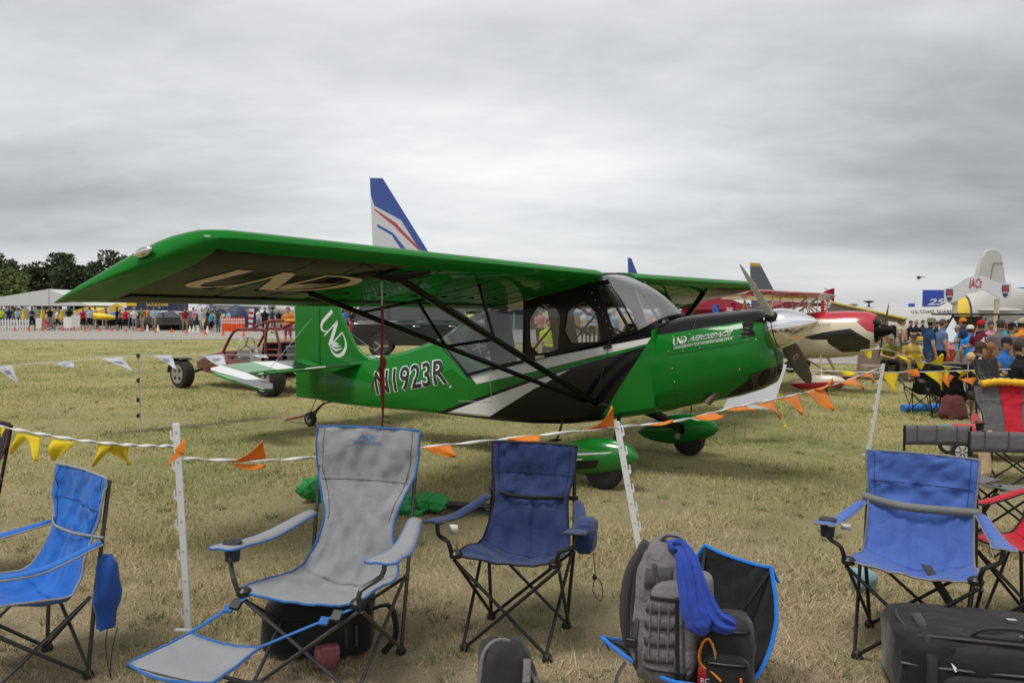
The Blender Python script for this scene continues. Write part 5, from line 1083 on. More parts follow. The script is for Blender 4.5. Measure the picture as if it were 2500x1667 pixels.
# yellow line at the right
YR = lambda x: 9.2 + (x - 1918) * .0022
rope('white tape with yellow pennants crossing behind the lone stake', [at(1918, 900, YR(1918)), at(2091, 908, YR(2091)), at(2242, 908, YR(2242)), at(2397, 903, YR(2397)), at(2560, 898, YR(2560))], tw=False)
for k, (a, b, c) in enumerate((((1935, 900), (1968, 902), (1970, 924)), ((2040, 903), (2086, 907), (2082, 922)), ((2152, 908), (2196, 908), (2178, 962)), ((2255, 908), (2305, 906), (2300, 952)), ((2332, 905), (2372, 904), (2350, 922)), ((2368, 904), (2402, 902), (2400, 928)), ((2400, 900), (2420, 905), (2452, 918)), ((2300, 905), (2320, 905), (2306, 934)))):
    pen(a, b, c, YR, yel, 'yellow pennant ' + ['before the red and cream wheel fairing', 'between the biplane and lone stake', 'hanging straight beside the lone stake', 'long and limp before the black chairs', 'before the blond child', 'before the man in brown cap', 'streaming past the stake by the red and grey chair', 'short and folded before the maroon bag'][k], 'yellow pennants', seed=k * 1.1)
pen((2205, 905), (2240, 900), (2246, 918), YR, org, 'orange pennant tangled with the yellow line, caught below the tape', 'orange pennants'); pen((2290, 905), (2330, 918), (2305, 945), YR, org, 'orange pennant tangled with the yellow line, hanging under the taut tape', 'orange pennants', seed=2); pen((2340, 925), (2390, 920), (2370, 945), YR, org, 'orange pennant tangled with the yellow line, twisted on the sagging tape', 'orange pennants', seed=3); pen((2398, 895), (2430, 892), (2432, 905), YR, org, 'orange pennant tangled with the yellow line, on top of the tied stake', 'orange pennants', seed=4)
pen((2395, 915), (2420, 925), (2425, 945), YR, org, 'orange pennant tangled with the yellow line, drooping beside the tied stake', 'orange pennants', seed=5)
YS = lambda x: 11.5 + (x - 2165) * .004
rope('second white tape of yellow pennants sagging before the bench sitters', [at(2100, 856, YS(2100)), at(2165, 853, YS(2165)), at(2255, 884, YS(2255)), at(2334, 896, YS(2334)), at(2400, 902, YS(2400))], tw=False)
for k, (a, b, c) in enumerate((((2106, 856), (2128, 854), (2127, 876)), ((2185, 862), (2215, 872), (2216, 890)), ((2215, 872), (2250, 880), (2240, 862)), ((2235, 880), (2258, 886), (2250, 902)), ((2262, 886), (2300, 892), (2310, 872)), ((2290, 890), (2330, 896), (2312, 904)))):
    pen(a, b, c, YS, yel, 'yellow pennant ' + ['beside the tan seat of green shirt man', 'before the knees of yellow shirt man', 'flipped up before the yellow shirt man', 'pointing down before the black chair', 'flipped up beside the empty tan seat', 'flat against the empty tan seat'][k], 'yellow pennants', seed=k * 2.1)
# printed white pennants on the thin far line
YW = lambda x: 1 / lerp(1 / 9.6, 1 / 12.2, (x + 20) / 900)
sk = G(344, 1056); t = thing('thin_stake', 'thin grey fence stake with black clips on the far lawn', 'stake', (sk.x, sk.y, 0), 0); tp = at(337, 862, sk.y)
MB().tube([(0, 0, 0), (tp.x - sk.x, 0, tp.z)], .008, 8).build('rod', mat('fibreglass', (.42, .42, .42), .5), t)
for v in (868, 928, 976, 1014):
    p = at(338, v, sk.y - .012); d = p - Vector((sk.x, sk.y, 0)); MB().box(d, (.022, .03, .055)).tube(curve([d + Vector((.0, -.01, .025)), d + Vector((-.015, -.02, .0)), d + Vector((0, -.02, -.03))], 6), .006, 6).build('clip', plastic_black, t, bevel=.003)
YW = lambda x: lerp(sk.y - .4, sk.y, (x + 10) / 348) if x < 338 else lerp(sk.y, 12.2, (x - 338) / 420)
rope('thin white line of printed white pennants beyond the lawn', [at(-30, 895, YW(-30)), at(120, 885, YW(120)), at(337, 869, YW(337)), at(540, 866, YW(540)), at(735, 866, YW(735))], r=.003, tw=False)
for k, (a, b, c) in enumerate((((-18, 894), (30, 891), (46, 936)), ((125, 885), (180, 882), (184, 904)), ((248, 876), (300, 872), (326, 908)), ((370, 868), (420, 867), (432, 894)), ((492, 866), (546, 866), (552, 897)), ((615, 867), (650, 866), (655, 880)))):
    pennant('white printed pennant ' + ['hanging straight down', 'with its corner folded up', 'long, hanging toward the thin stake', 'beside the buggy front wheel', 'draped before the buggy nose', 'small, behind the green tailplane'][k], at(*a, YW(a[0])), at(*b, YW(b[0])), at(*c, YW(a[0]) - .02), wht, 'pennant', 'white printed pennants', .18, k * 1.7, 'BOEING')
# ================================================================ people
skin_m = {k: mat('skin_' + k, c, .55, var=.08, scale=20, spec=.3) for k, c in dict(a=(.46, .27, .19), b=(.36, .20, .13), c=(.17, .085, .05)).items()}
def cloth(c): return mat('cloth_%d_%d_%d' % tuple(int(x * 999) for x in c), c, .85, var=.14, scale=14, wr=.6, wscale=14, spec=.2)
def hairm(c): return mat('hair_%d_%d_%d' % tuple(int(x * 999) for x in c), c, .7, var=.4, scale=60, bump=.5, bscale=90)
def person(label, loc, rz, pose='stand', h=1.75, shirt=(.3, .3, .3), pants=(.03, .03, .03), shorts=True, hair=(.03, .02, .012), hat=None, skin='a', shoes=(.05, .05, .05), arms='down', group=None, vox=.020, glasses=False, beard=None, longhair=False, seat=.45, sleeve=.55, pack=None, number=None, turn=0.0, fat=1.0):
    """local frame: faces -y, z up, base at the feet"""
    S = h / 1.75; t = thing('person', label, 'person', loc, rz, group); J = {}
    if pose in ('stand', 'walk'): hip = Vector((0, 0, .93)); lean = Vector((0, -.01, 0))
    elif pose == 'sit': hip = Vector((0, .10, seat + .09)); lean = Vector((0, -.02, 0))
    elif pose == 'lean': hip = Vector((0, .10, seat + .09)); lean = Vector((0, -.20, -.03))
    else: hip = Vector((0, .05, .12)); lean = Vector((0, -.03, 0))
    chest = hip + Vector((0, -.0, .34)) + lean * .7; neck = hip + Vector((0, .0, .54)) + lean; head = neck + Vector((0, -.035 if pose != 'lean' else -.09, .155 if pose != 'lean' else .115))
    bones = []; mb = MB()
    def ring(c, a, b, n=14): return [c + Vector((a * math.cos(2 * PI * k / n), b * math.sin(2 * PI * k / n), 0)) for k in range(n)]
    W_ = fat
    mb.rings([ring(hip + Vector((0, 0, -.09)), .13 * W_, .10 * W_), ring(hip, .165 * W_, .125 * W_), ring(hip.lerp(chest, .4), .150 * W_, .115 * W_), ring(chest, .178 * W_, .125 * W_), ring(chest.lerp(neck, .55), .185, .110), ring(neck + Vector((0, 0, -.05)), .12, .075), ring(neck, .06, .06)])
    bones += [(hip + Vector((0, 0, -.08)), hip + Vector((0, 0, .04)), 'pants', .13), (hip + Vector((0, 0, .10)), neck + Vector((0, 0, -.05)), 'shirt', .15)]
    mb.tube([neck + Vector((0, 0, -.06)), head + Vector((0, .01, -.06))], .055, 10); bones.append((neck + Vector((0, 0, .02)), head + Vector((0, 0, -.08)), 'skin', .05))
    mb.ell(head, (.074, .094, .115), 14, 10); mb.ell(head + Vector((0, -.045, -.055)), (.05, .05, .055), 10, 7); mb.tube([head + Vector((0, -.085, .025)), head + Vector((0, -.112, -.018))], [.010, .017], 7)
    for s in (-1, 1): mb.ell(head + Vector((s * .074, .01, 0)), (.012, .02, .03), 7, 5)
    bones.append((head + Vector((0, 0, -.05)), head + Vector((0, 0, .05)), 'head', .09))
    def limb(P, r, ks):
        mb.tube(P, r, 10)
        for i in range(len(P) - 1): bones.append((Vector(P[i]), Vector(P[i + 1]), ks[i], (r[i] + r[i + 1]) / 2))
    ph = {'walk': .22, 'stand': .03}.get(pose, 0)
    for s in (-1, 1):
        hj = hip + Vector((s * .095, 0, -.05))
        if pose in ('stand', 'walk'):
            k = hj + Vector((s * .01, -.03 - s * ph * .55 - (.03 if pose == 'walk' else 0), -.42)); a = Vector((s * (.10 if pose == 'walk' else .12), -s * ph + (.10 if pose == 'walk' and s > 0 else .02) , .07))
        elif pose in ('sit', 'lean'): k = hj + Vector((s * .06, -.43, .03)); a = Vector((s * .17, k.y + .02 + .08 * s, .07))
        else: k = Vector((s * .26, -.30, .22)); a = Vector((-s * .10, -.38, .06))
        kn = 'skin' if shorts else 'pants'
        limb([hj, hj.lerp(k, .55), k], [.088 * (W_ * .5 + .5), .075, .056], ['pants', 'pants'])
        limb([k, k.lerp(a, .35), a], [.054, .058, .036], [kn, kn])
        f = a + Vector((s * .02, -.14, -.035)); mb.tube([a + Vector((0, .05, -.035)), a + Vector((0, -.03, -.025)), f], [.038, .044, .030], 9); bones.append((a + Vector((0, .05, -.04)), f, 'shoe', .04))
        sj = chest.lerp(neck, .62) + Vector((s * .185, 0, .0))
        if arms == 'down': e = sj + Vector((s * .05, .02, -.28)); w = e + Vector((s * .0, -.07, -.24))
        elif arms == 'fold': e = sj + Vector((s * .05, -.03, -.27)); w = e + Vector((-s * .20, -.14, .06))
        elif arms == 'lap': e = sj + Vector((s * .06, -.06, -.27)); w = Vector((s * .06, e.y - .20, e.z - .05))
        elif arms == 'up': e = sj + Vector((s * .08, -.10, -.20)); w = e + Vector((-s * .10, -.10, .20))
        elif arms == 'hips': e = sj + Vector((s * .16, .06, -.22)); w = hip + Vector((s * .17, -.02, .06))
        else: e = sj + Vector((s * .05, -.10, -.26)); w = e + Vector((-s * .03, -.24, .02))
        m_ = sj.lerp(e, sleeve if sleeve < 1 else .6)
        limb([sj, m_, e], [.058, .050, .041], ['shirt', 'shirt' if sleeve >= 1 else 'skin'])
        limb([e, w], [.041, .028], ['shirt' if sleeve >= 1 else 'skin'])
        d = (w - e).normalized(); mb.tube([w, w + d * .05, w + d * .10, w + d * .15], [.027, .038, .034, .016], 8, flat=(.55, 1)); bones.append((w, w + d * .14, 'skin', .035)); th_ = w + d * .04 + Vector((0, -.03, .01)); mb.tube([w + d * .02, th_ + d * .04], .012, 6)
    me = bpy.data.meshes.new('x'); me.from_pydata([tuple(Vector(v) * S) for v in mb.V], [], mb.F); ob = bpy.data.objects.new('x', me); col.objects.link(ob)
    md = ob.modifiers.new('r', 'REMESH'); md.mode = 'VOXEL'; md.voxel_size = vox; md.use_smooth_shade = True; sm = ob.modifiers.new('s', 'SMOOTH'); sm.factor = .5; sm.iterations = 2
    dg = bpy.context.evaluated_depsgraph_get(); body = bpy.data.meshes.new_from_object(ob.evaluated_get(dg)); bpy.data.objects.remove(ob); bpy.data.meshes.remove(me)
    mats = dict(skin=0, shirt=1, pants=2, shoe=3, hair=4, head=0)
    for m_ in (skin_m[skin], cloth(shirt), cloth(pants), cloth(shoes), hairm(hair)): body.materials.append(m_)
    n = len(body.polygons); C = np.empty(n * 3); body.polygons.foreach_get('center', C); C = C.reshape(-1, 3) / S; best = np.full(n, 9e9); idx = np.zeros(n, int)
    for a, b, k, r in bones:
        a_, b_ = np.array(a), np.array(b); ab = b_ - a_; tt = np.clip(((C - a_) @ ab) / max(ab @ ab, 1e-9), 0, 1); d = np.linalg.norm(C - a_ - tt[:, None] * ab, axis=1) / r
        w = d < best; best[w] = d[w]; idx[w] = mats[k]
    hv = C - np.array(head); onhead = (np.abs(hv[:, 2]) < .16) & (np.linalg.norm(hv, axis=1) < .17) & (hv[:, 2] > -.11)
    hr = onhead & ((hv[:, 2] > .055 + .5 * np.maximum(0, -hv[:, 1] - .05)) | ((hv[:, 1] > .015) & (hv[:, 2] > -.05)))
    idx[hr & (idx == 0)] = 4
    if beard: idx[onhead & (hv[:, 2] < -.045) & (hv[:, 1] < -.02)] = 4
    body.polygons.foreach_set('material_index', idx.astype(np.int32)); body.polygons.foreach_set('use_smooth', [True] * n)
    body.name = 'body'; bo = bpy.data.objects.new('body', body); col.objects.link(bo); bo.parent = t
    H_ = head * S
    if vox < .022:
        for s in (-1, 1): MB().ell(H_ + Vector((s * .030, -.088, .012)) * S, (.013, .008, .008), 7, 5).build('eye', mat('eye_dark', (.03, .02, .018), .3), t)
        MB().ell(H_ + Vector((0, -.094, -.055)) * S, (.024, .008, .006), 8, 5).build('mouth', mat('lips', (.28, .10, .08), .5), t)
    if hair is not None and not hat:
        MB().ell(H_ + Vector((0, .012, .028)) * S, (.082 * S, .098 * S, .102 * S), 14, 9).build('hair', hairm(hair), t) if not longhair else None
    if longhair:
        MB().ell(H_ + Vector((0, .016, .028)) * S, (.084 * S, .098 * S, .102 * S), 14, 9).tube([H_ + Vector((0, .05, .04)) * S, H_ + Vector((0, .085, -.10)) * S, H_ + Vector((0, .10, -.26)) * S], [.08 * S, .085 * S, .03], 12).build('hair', hairm(hair), t)
    if hat:
        kind, c = hat; m_ = cloth(c)
        if kind == 'cap':
            ho = MB().lathe([(.090, 0), (.092, .03), (.075, .075), (.035, .098), (0, .102)], 16, c=(0, 0, 0)).xf(Matrix.Translation(H_ + Vector((0, .006, .042)) * S) @ Matrix.Scale(S, 4)).build('cap', m_, t)
            MB().prism([(.075, -.05), (.07, -.12), (.03, -.165), (-.03, -.165), (-.07, -.12), (-.075, -.05)], lambda a, b: H_ + Vector((a, b, .045 + b * .15)) * S, lambda a, b: H_ + Vector((a, b, .053 + b * .15)) * S).build('cap_brim', m_, ho)
        else:
            ho = MB().lathe([(.155, -.012), (.150, .0), (.10, .012), (.095, .06), (.075, .085), (0, .092)], 20).xf(Matrix.Translation(H_ + Vector((0, .005, .045)) * S) @ Matrix.Scale(S, 4)).build('hat', m_, t)
    if glasses: MB().box(H_ + Vector((0, -.098, .012)) * S, (.135 * S, .012, .034 * S)).build('sunglasses', plastic_black, t, bevel=.006)
    if pack: soft((0, .17, .0), (.30, .18, .44), .55, seed=loc[0]).xf(Matrix.Translation(chest * S)).build('day_pack', cloth(pack), t)
    if number:
        y0 = (chest.y + .126) * S * 1.02; flat_text(number, .17, (0, y0 + .006, chest.z * S - .06), (-1, 0, 0), (0, 0, 1), (0, .004, 0), centre=True, bold=.03).build('jersey_number', mat('paper_white', (.68, .68, .66), .7), t)
    return t
CW = 'people walking past the tents'; CS = 'people sitting and standing near the benches'
def P57(u, Y=57.5): return gx(u, Y)
N_ = (.02, .03, .08); K_ = (.012, .012, .014); KH = (.30, .22, .13); CR = (.50, .45, .33); JE = (.04, .07, .16); GY = (.22, .22, .23)
far = [
 ('man in navy shirt and black shorts beside the white picket fence', 80, 57, 1.5, 'walk', N_, K_, True, (.02, .015, .01), None),
 ('person in hi-vis yellow vest behind the white picket fence', 6, 61, 0, 'stand', (.45, .62, .03), N_, False, (.1, .07, .04), ('cap', (.5, .5, .5))),
 ('person in black shirt between closed yellow parasols', 125, 62, 0, 'stand', K_, GY, True, (.02, .015, .01), None),
 ('person in red shirt beside man in speckled grey shirt', 205, 60, 1, 'stand', (.45, .03, .04), K_, True, (.05, .03, .02), None),
 ('man in speckled grey shirt and black shorts seen from behind', 221, 57, 3.1, 'walk', (.36, .36, .38), K_, True, (.02, .015, .01), None),
 ('woman in black dress near yellow kayak-like trailer', 289, 58, -.6, 'stand', K_, K_, True, (.03, .02, .01), None),
 ('tall man in red and black shirt walking away', 309, 55, 3.1, 'walk', (.42, .02, .04), K_, True, (.01, .01, .01), None),
 ('man in white shirt and grey shorts near the big blue sign', 330, 56, .4, 'walk', (.62, .62, .60), (.22, .22, .24), True, (.1, .07, .04), ('cap', (.35, .33, .28))),
 ('woman in olive clothes holding something to her face', 350, 57, -.5, 'stand', (.13, .13, .07), (.30, .26, .18), True, (.06, .035, .02), None),
 ('man in light blue shirt and khaki shorts by dark dome tent', 378, 57, .2, 'walk', (.22, .45, .62), KH, True, (.05, .03, .02), None),
 ('man in maroon shirt and khaki trousers carrying a white cup', 453, 55, .7, 'walk', (.25, .015, .03), KH, False, (.25, .2, .15), ('cap', (.2, .03, .04))),
 ('man in grey shirt and cream shorts beside white cones', 495, 54, .1, 'walk', (.38, .39, .42), CR, True, (.3, .28, .25), ('cap', (.5, .5, .48))),
 ('child in teal shirt beside man in jeans', 519, 55, .3, 'walk', (.03, .32, .45), K_, True, (.08, .05, .03), None),
 ('man in dark olive shirt and blue jeans by blue dome tent', 534, 54, -.3, 'stand', (.05, .05, .03), JE, False, (.2, .13, .08), None),
 ('person in black and white top behind the red buggy', 648, 48, .3, 'walk', K_, K_, False, (.02, .015, .01), None),
 ('man in navy shirt behind the red buggy frame', 666, 52, 2.6, 'stand', N_, GY, True, (.02, .015, .01), ('cap', K_)),
 ('woman in yellow top and rainbow shorts beyond orange bucket', 708, 50, .1, 'walk', (.55, .40, .05), (.20, .45, .08), True, (.55, .40, .18), None),
 ('person in blue shirt behind the black sport utility vehicle', 843, 40, .3, 'stand', (.04, .16, .42), K_, True, (.05, .03, .02), ('cap', (.5, .5, .5))),
 ('woman in black top seen past the green tail fin', 864, 38, -.4, 'stand', K_, GY, True, (.06, .03, .02), None),
 ('woman in orange top seen between rudder and strap', 704, 34, .3, 'stand', (.6, .2, .04), (.3, .05, .1), True, (.10, .05, .03), None),
 ('person in hi-vis yellow seen through the cabin window', 1340, 22, 0, 'sit', (.50, .68, .03), N_, False, (.05, .03, .02), None),
 ('man in light blue shirt seen through front side window', 1497, 34, .2, 'stand', (.30, .42, .60), N_, False, (.25, .2, .15), None),
 ('man in white shirt seen through the cabin window', 1425, 34, .6, 'stand', (.55, .55, .55), JE, False, (.1, .06, .04), None),
 ('person in red cap seen through the cabin', 1445, 36, -.3, 'stand', (.35, .5, .6), K_, False, (.1, .06, .04), ('cap', (.45, .03, .03))),
 ('woman in pink top seen through the rear cabin window', 1318, 30, .3, 'stand', (.55, .25, .25), K_, True, (.12, .06, .03), None)]
for i, (lab, u, Y, rz, pose, sh, pa, so, ha, hat) in enumerate(far):
    person(lab, P57(u, Y), rz, pose, h=1.68 + .12 * random.random() if 'child' not in lab else 1.45, shirt=sh, pants=pa, shorts=so, hair=ha, hat=hat, vox=.032, group=CW, arms=random.choice(('down', 'down', 'fwd', 'lap')), skin=random.choice('aab'))
# second rows of the crowd, each told by clothes and neighbour
CN = {'white': (.60, .60, .58), 'grey': (.28, .28, .30), 'navy': (.02, .03, .09), 'red': (.40, .02, .03), 'teal': (.03, .28, .34), 'black': (.012, .012, .014), 'orange': (.65, .22, .03), 'sky blue': (.20, .38, .58), 'olive': (.14, .15, .06), 'pink': (.52, .22, .26), 'tan': (.42, .33, .22), 'green': (.05, .28, .07)}
rw = random.Random(5); names = list(CN)
back = [(25, 63, 'behind the picket fence'), (48, 64, 'behind the picket fence end'), (142, 61, 'between the yellow parasols'), (172, 60, 'behind the white board sign'), (236, 63, 'under the yellow canopy'), (262, 64, 'behind the yellow fuselage'), (296, 63, 'behind the woman in black dress'), (322, 62, 'under the striped canopy'), (362, 62, 'under the blue trade stand'), (392, 61, 'before the trade stand'), (430, 62, 'beside the maroon dome tent'), (475, 60, 'behind the dark cars'), (507, 61, 'behind the white cones'), (560, 58, 'behind the orange posts'), (632, 56, 'beside the striped banner'), (682, 58, 'beyond the buggy cage'), (725, 56, 'beyond the rudder'), (850, 44, 'beyond the black vehicle tail'), (880, 47, 'beyond the black vehicle roof')]
for i, (u, Y, wh) in enumerate(back):
    cn = names[(i * 5 + 2) % 12]; person('person in %s top standing %s' % (cn, wh), gx(u, Y), rw.uniform(-3, 3), rw.choice(('stand', 'walk')), h=rw.uniform(1.58, 1.84), shirt=CN[cn], pants=rw.choice((K_, N_, GY, KH, JE)), shorts=rw.random() < .6, hair=rw.choice(((.02, .015, .01), (.10, .06, .03), (.30, .2, .1))), hat=rw.choice((None, None, ('cap', rw.choice(list(CN.values()))))), vox=.034, group=CW, arms=rw.choice(('down', 'fwd', 'lap')), skin=rw.choice('aab'), fat=rw.uniform(.9, 1.2))
backr = [(2160, 30, 'behind the orange shirt man'), (2205, 29, 'behind the tan shirt walker'), (2282, 28, 'behind the navy polo man'), (2318, 27, 'before the red cart hood'), (2340, 22, 'beside the bright blue shirt'), (2352, 21, 'behind the purple bucket hat'), (2415, 21.5, 'behind the maroon jersey'), (2452, 22, 'behind the grey shirt man'), (2480, 20, 'beyond the merchandise stall'), (2492, 18.5, 'leaning over the merchandise stall'), (2120, 33, 'beyond the biplane nose'), (2486, 13, 'behind the royal blue polo man')]
for i, (u, Y, wh) in enumerate(backr):
    cn = names[(i * 7 + 3) % 12]; person('person in %s top %s' % (cn, wh), gx(u, Y), rw.uniform(-3, 3), rw.choice(('stand', 'walk')) if Y > 14 else 'sit', h=rw.uniform(1.56, 1.78), shirt=CN[cn], pants=rw.choice((K_, N_, GY, KH, JE)), shorts=rw.random() < .6, hair=rw.choice(((.02, .015, .01), (.10, .06, .03), (.30, .2, .1))), hat=rw.choice((None, ('cap', rw.choice(list(CN.values()))))), vox=.026, group=CS, arms=rw.choice(('down', 'fwd', 'lap')), skin=rw.choice('aab'), fat=rw.uniform(.9, 1.2))
def PR(u, Y): return gx(u, Y)
person('standing man in orange shirt and white cap beside the red cowling', PR(2153, 25.0), 1.2, 'stand', 1.78, (.75, .28, .03), GY, True, hat=('cap', (.62, .62, .62)), group=CS)
person('dark-haired man in tan shirt with black backpack walking', PR(2191, 25.5), 1.35, 'walk', 1.76, (.42, .36, .27), GY, True, hair=(.01, .008, .006), pack=K_, skin='c', group=CS)
person('tall man in navy polo and camouflage hat seen from the side', PR(2267, 19.5), 1.5, 'walk', 1.78, (.02, .055, .13), (.05, .08, .13), False, hat=('bucket', (.17, .15, .09)), group=CS, fat=1.1)
person('bald bearded man in blue-grey shirt walking', PR(2296, 20.2), 1.55, 'walk', 1.76, (.10, .15, .28), K_, True, hair=(.08, .05, .035), beard=True, group=CS, fat=1.15)
person('man in green shirt and grey cap sitting on tan bench', PR(2168, 22), -.15, 'lean', 1.76, (.20, .23, .03), K_, False, hat=('cap', (.25, .26, .28)), arms='lap', group=CS)
person('man in yellow shirt and dark cap sitting on tan bench', PR(2222, 21.8), -.1, 'lean', 1.78, (.72, .52, .14), (.22, .18, .11), False, hat=('cap', (.06, .06, .05)), arms='lap', group=CS, fat=1.12)
person('man in black shirt and grey cap at a table with folded arms', PR(2233, 31), .1, 'stand', 1.6, K_, N_, False, hat=('cap', (.3, .3, .3)), arms='fold', group=CS)
person('person in black beside the man with folded arms', PR(2220, 31.5), .3, 'stand', 1.58, K_, N_, False, group=CS); person('person in dark top behind the navy polo man', PR(2250, 31.5), -.3, 'stand', 1.6, (.03, .04, .07), N_, False, group=CS)
person('person in bright blue shirt and white cap seen from behind', PR(2368, 18.5), 3.0, 'stand', 1.62, (.02, .22, .62), GY, True, hat=('cap', (.65, .65, .65)), group=CS, pack=None)
person('man in maroon jersey number 43 and red cap', PR(2395, 17.8), 3.1, 'stand', 1.74, (.11, .012, .03), N_, False, hat=('cap', (.45, .01, .02)), number='43', group=CS, fat=1.12, arms='fwd')
person('young man in grey shirt and black and white cap', PR(2438, 17.5), 2.2, 'stand', 1.76, (.14, .13, .13), GY, True, hat=('cap', (.06, .06, .06)), group=CS)
person('man in brownish grey shirt and dark cap behind blue polo man', PR(2464, 18.6), 1.6, 'stand', 1.68, (.15, .135, .125), GY, True, hat=('cap', K_), group=CS)
person('seated person in purple bucket hat and slate shirt', PR(2372, 15.6), .1, 'lean', 1.68, (.11, .15, .18), GY, False, hat=('bucket', (.24, .20, .42)), arms='lap', group=CS, skin='b')
person('auburn-haired woman with sunglasses sitting in profile', PR(2428, 13.2), 1.3, 'sit', 1.66, (.22, .06, .03), N_, False, hair=(.20, .07, .025), glasses=True, longhair=True, group=CS, arms='lap', seat=.42)
person('man in royal blue polo and black cap sitting in tan chair', PR(2462, 14.6), .5, 'sit', 1.78, (.03, .13, .40), (.28, .22, .14), True, hat=('cap', (.02, .02, .03)), group=CS, arms='lap', skin='b', fat=1.15)
person('man in brown cap in profile beside blond child', PR(2400, 12.2), 1.5, 'sit', 1.70, (.015, .015, .018), (.10, .09, .06), True, hair=(.06, .035, .02), hat=('cap', (.07, .045, .03)), group=CS, arms='lap', seat=.36)
person('blond child sitting with back turned', PR(2367, 12.6), 2.9, 'sit', 1.45, (.50, .48, .45), (.10, .10, .06), True, hair=(.55, .38, .17), group=CS, arms='lap', seat=.40)
person('brown-haired child in blue shirt with red print sitting low', PR(2433, 10.8), 2.7, 'sit', 1.45, (.03, .06, .25), (.12, .11, .07), True, hair=(.17, .09, .04), group=CS, arms='fwd', seat=.22)
person('person in black shirt reclining beyond the red and grey chair', PR(2505, 10.4), 1.2, 'sit', 1.75, K_, (.05, .05, .06), True, group=CS, arms='fwd', seat=.35)
# ================================================================ benches, chairs and clutter at the right
tan = mat('tan_plastic', (0.27, 0.21, 0.155), .6, var=.08)
def bench(label, u, Y, rz, w=.62):
    t = thing('outdoor_seat', label, 'seat', gx(u, Y), rz, 'tan moulded seats')
    MB().box((0, .05, .21), (w, .50, .42), taper=.94).build('base', tan, t, bevel=.05); MB().rings([[(x, .30 + .02 * k, z) for x, z in rounded([(-w / 2, .05), (w / 2, .05), (w / 2 * .96, .86), (-w / 2 * .96, .86)], .16, 7)] for k in (0, 4)]).build('backrest', tan, t)
    return t
bench('tan moulded seat under the man in green shirt', 2160, 22.3, -.1, 1.3); bench('tan moulded seat under the man in yellow shirt', 2234, 22.1, -.1, 1.2); bench('empty tan moulded seat beside purple hat', 2338, 16.4, .05, .75); bench('tan moulded seat under the man in royal blue polo', 2474, 14.8, .6, .75)
blkc = fabric('black_canvas', (.012, .012, .014)); gcan = fabric('charcoal_canvas', (.10, .10, .105))
camp_chair('black camp chair beside blue bag, seen from behind', gx(2255, 13.6), 2.9, blkc, black_trim, dark_metal, seed=1.1); camp_chair('black camp chair with maroon bag beneath it', gx(2312, 12.6), 2.7, blkc, black_trim, dark_metal, seed=4.4, W=.56)
camp_chair('black camp chair with mesh back next to the yellow towel', gx(2478, 9.4), .55, blkc, black_trim, grey_metal, seed=7.7, W=.56, hb=1.0)
mbag = thing('maroon_bag', 'maroon bag on the grass under black camp chair', 'bag', gx(2330, 12.3), .3); soft((0, 0, .19), (.46, .24, .38), .48, seed=61, taper=.3, nz=.06).build('bag', fabric('maroon_nylon', (.13, .03, .03)), mbag, angle=80)
bb = thing('blue_roll', 'rolled blue mat on the grass among black chairs', 'mat', gx(2252, 14.4), .2); MB().lathe([(.0, -.40), (.07, -.40), (.075, -.1), (.07, .1), (.075, .40), (0, .40)], 14, axis='X', c=(0, 0, .075)).build('roll', fabric('blue_mat', (.02, .14, .45)), bb)
bl = thing('blanket', 'tan and teal blanket crumpled on the grass', 'blanket', gx(2372, 10.2), .2)
g = [[Vector((x * .55, y * .25, .03 + .07 * abs(fbm(x * 1.6, y * 2.1, 3)) * (1 - .6 * max(abs(x), abs(y)) ** 3))) for x in np.linspace(-1, 1, 18)] for y in np.linspace(-1, 1, 10)]; MB().sheet(g).build('blanket', fabric('tan_blanket', (.30, .20, .10), var=.4), bl, thick=.01); 
g = [[p * .6 + Vector((.02, .05, .07)) for p in r_] for r_ in g]; MB().sheet(g).build('towel', mat('teal_print', (.10, .35, .42), .8, var=.8, scale=18), bl, thick=.01)
# red and grey camp chair with a yellow towel on it
cc = PR(2500, 7.0); t, q = camp_chair('grey camp chair with red centre panel and red arms', cc, -.28, gcan, black_trim, dark_metal, W=.62, D=.42, hs=.46, hb=.90, wt=.64, arm_h=.63, armfab=redf, seatfab=redf, seed=3.7, cup=-1, rec=.10)
MB().sheet([[p + Vector((0, -.008, 0)) for p in r_[10:19]] for r_ in q['g'][24:]]).build('centre_panel', redf, t, thick=.004)
tw_ = thing('yellow_towel', 'knitted yellow towel draped over the red and grey chair', 'towel', cc + Vector((0, 0, .90)), -.28); MB().tube(curve([(-.26, .30, .01), (-.12, .31, .035), (.05, .31, .03), (.28, .32, .015)], 22), [.03 + .012 * abs(math.sin(k * 1.3)) for k in range(22)], 12, flat=(1, .9)).build('towel', mat('yellow_knit', (.72, .42, .02), .9, bump=1.0, bscale=70, var=.15), tw_)
cb_ = thing('printed_cloth', 'orange and teal printed cloth hanging from the red chair arm', 'cloth', gx(2412, 6.9), 0); g = [[Vector((x * .05 + .01 * math.sin(z * 9), .01 * math.sin(z * 7 + x * 2), .12 + z * .42)) for x in (-1, -.5, 0, .5, 1)] for z in np.linspace(0, 1, 10)]; MB().sheet(g).build('cloth', mat('print_orange', (.62, .40, .26), .8, var=.8, scale=14), cb_, thick=.004)
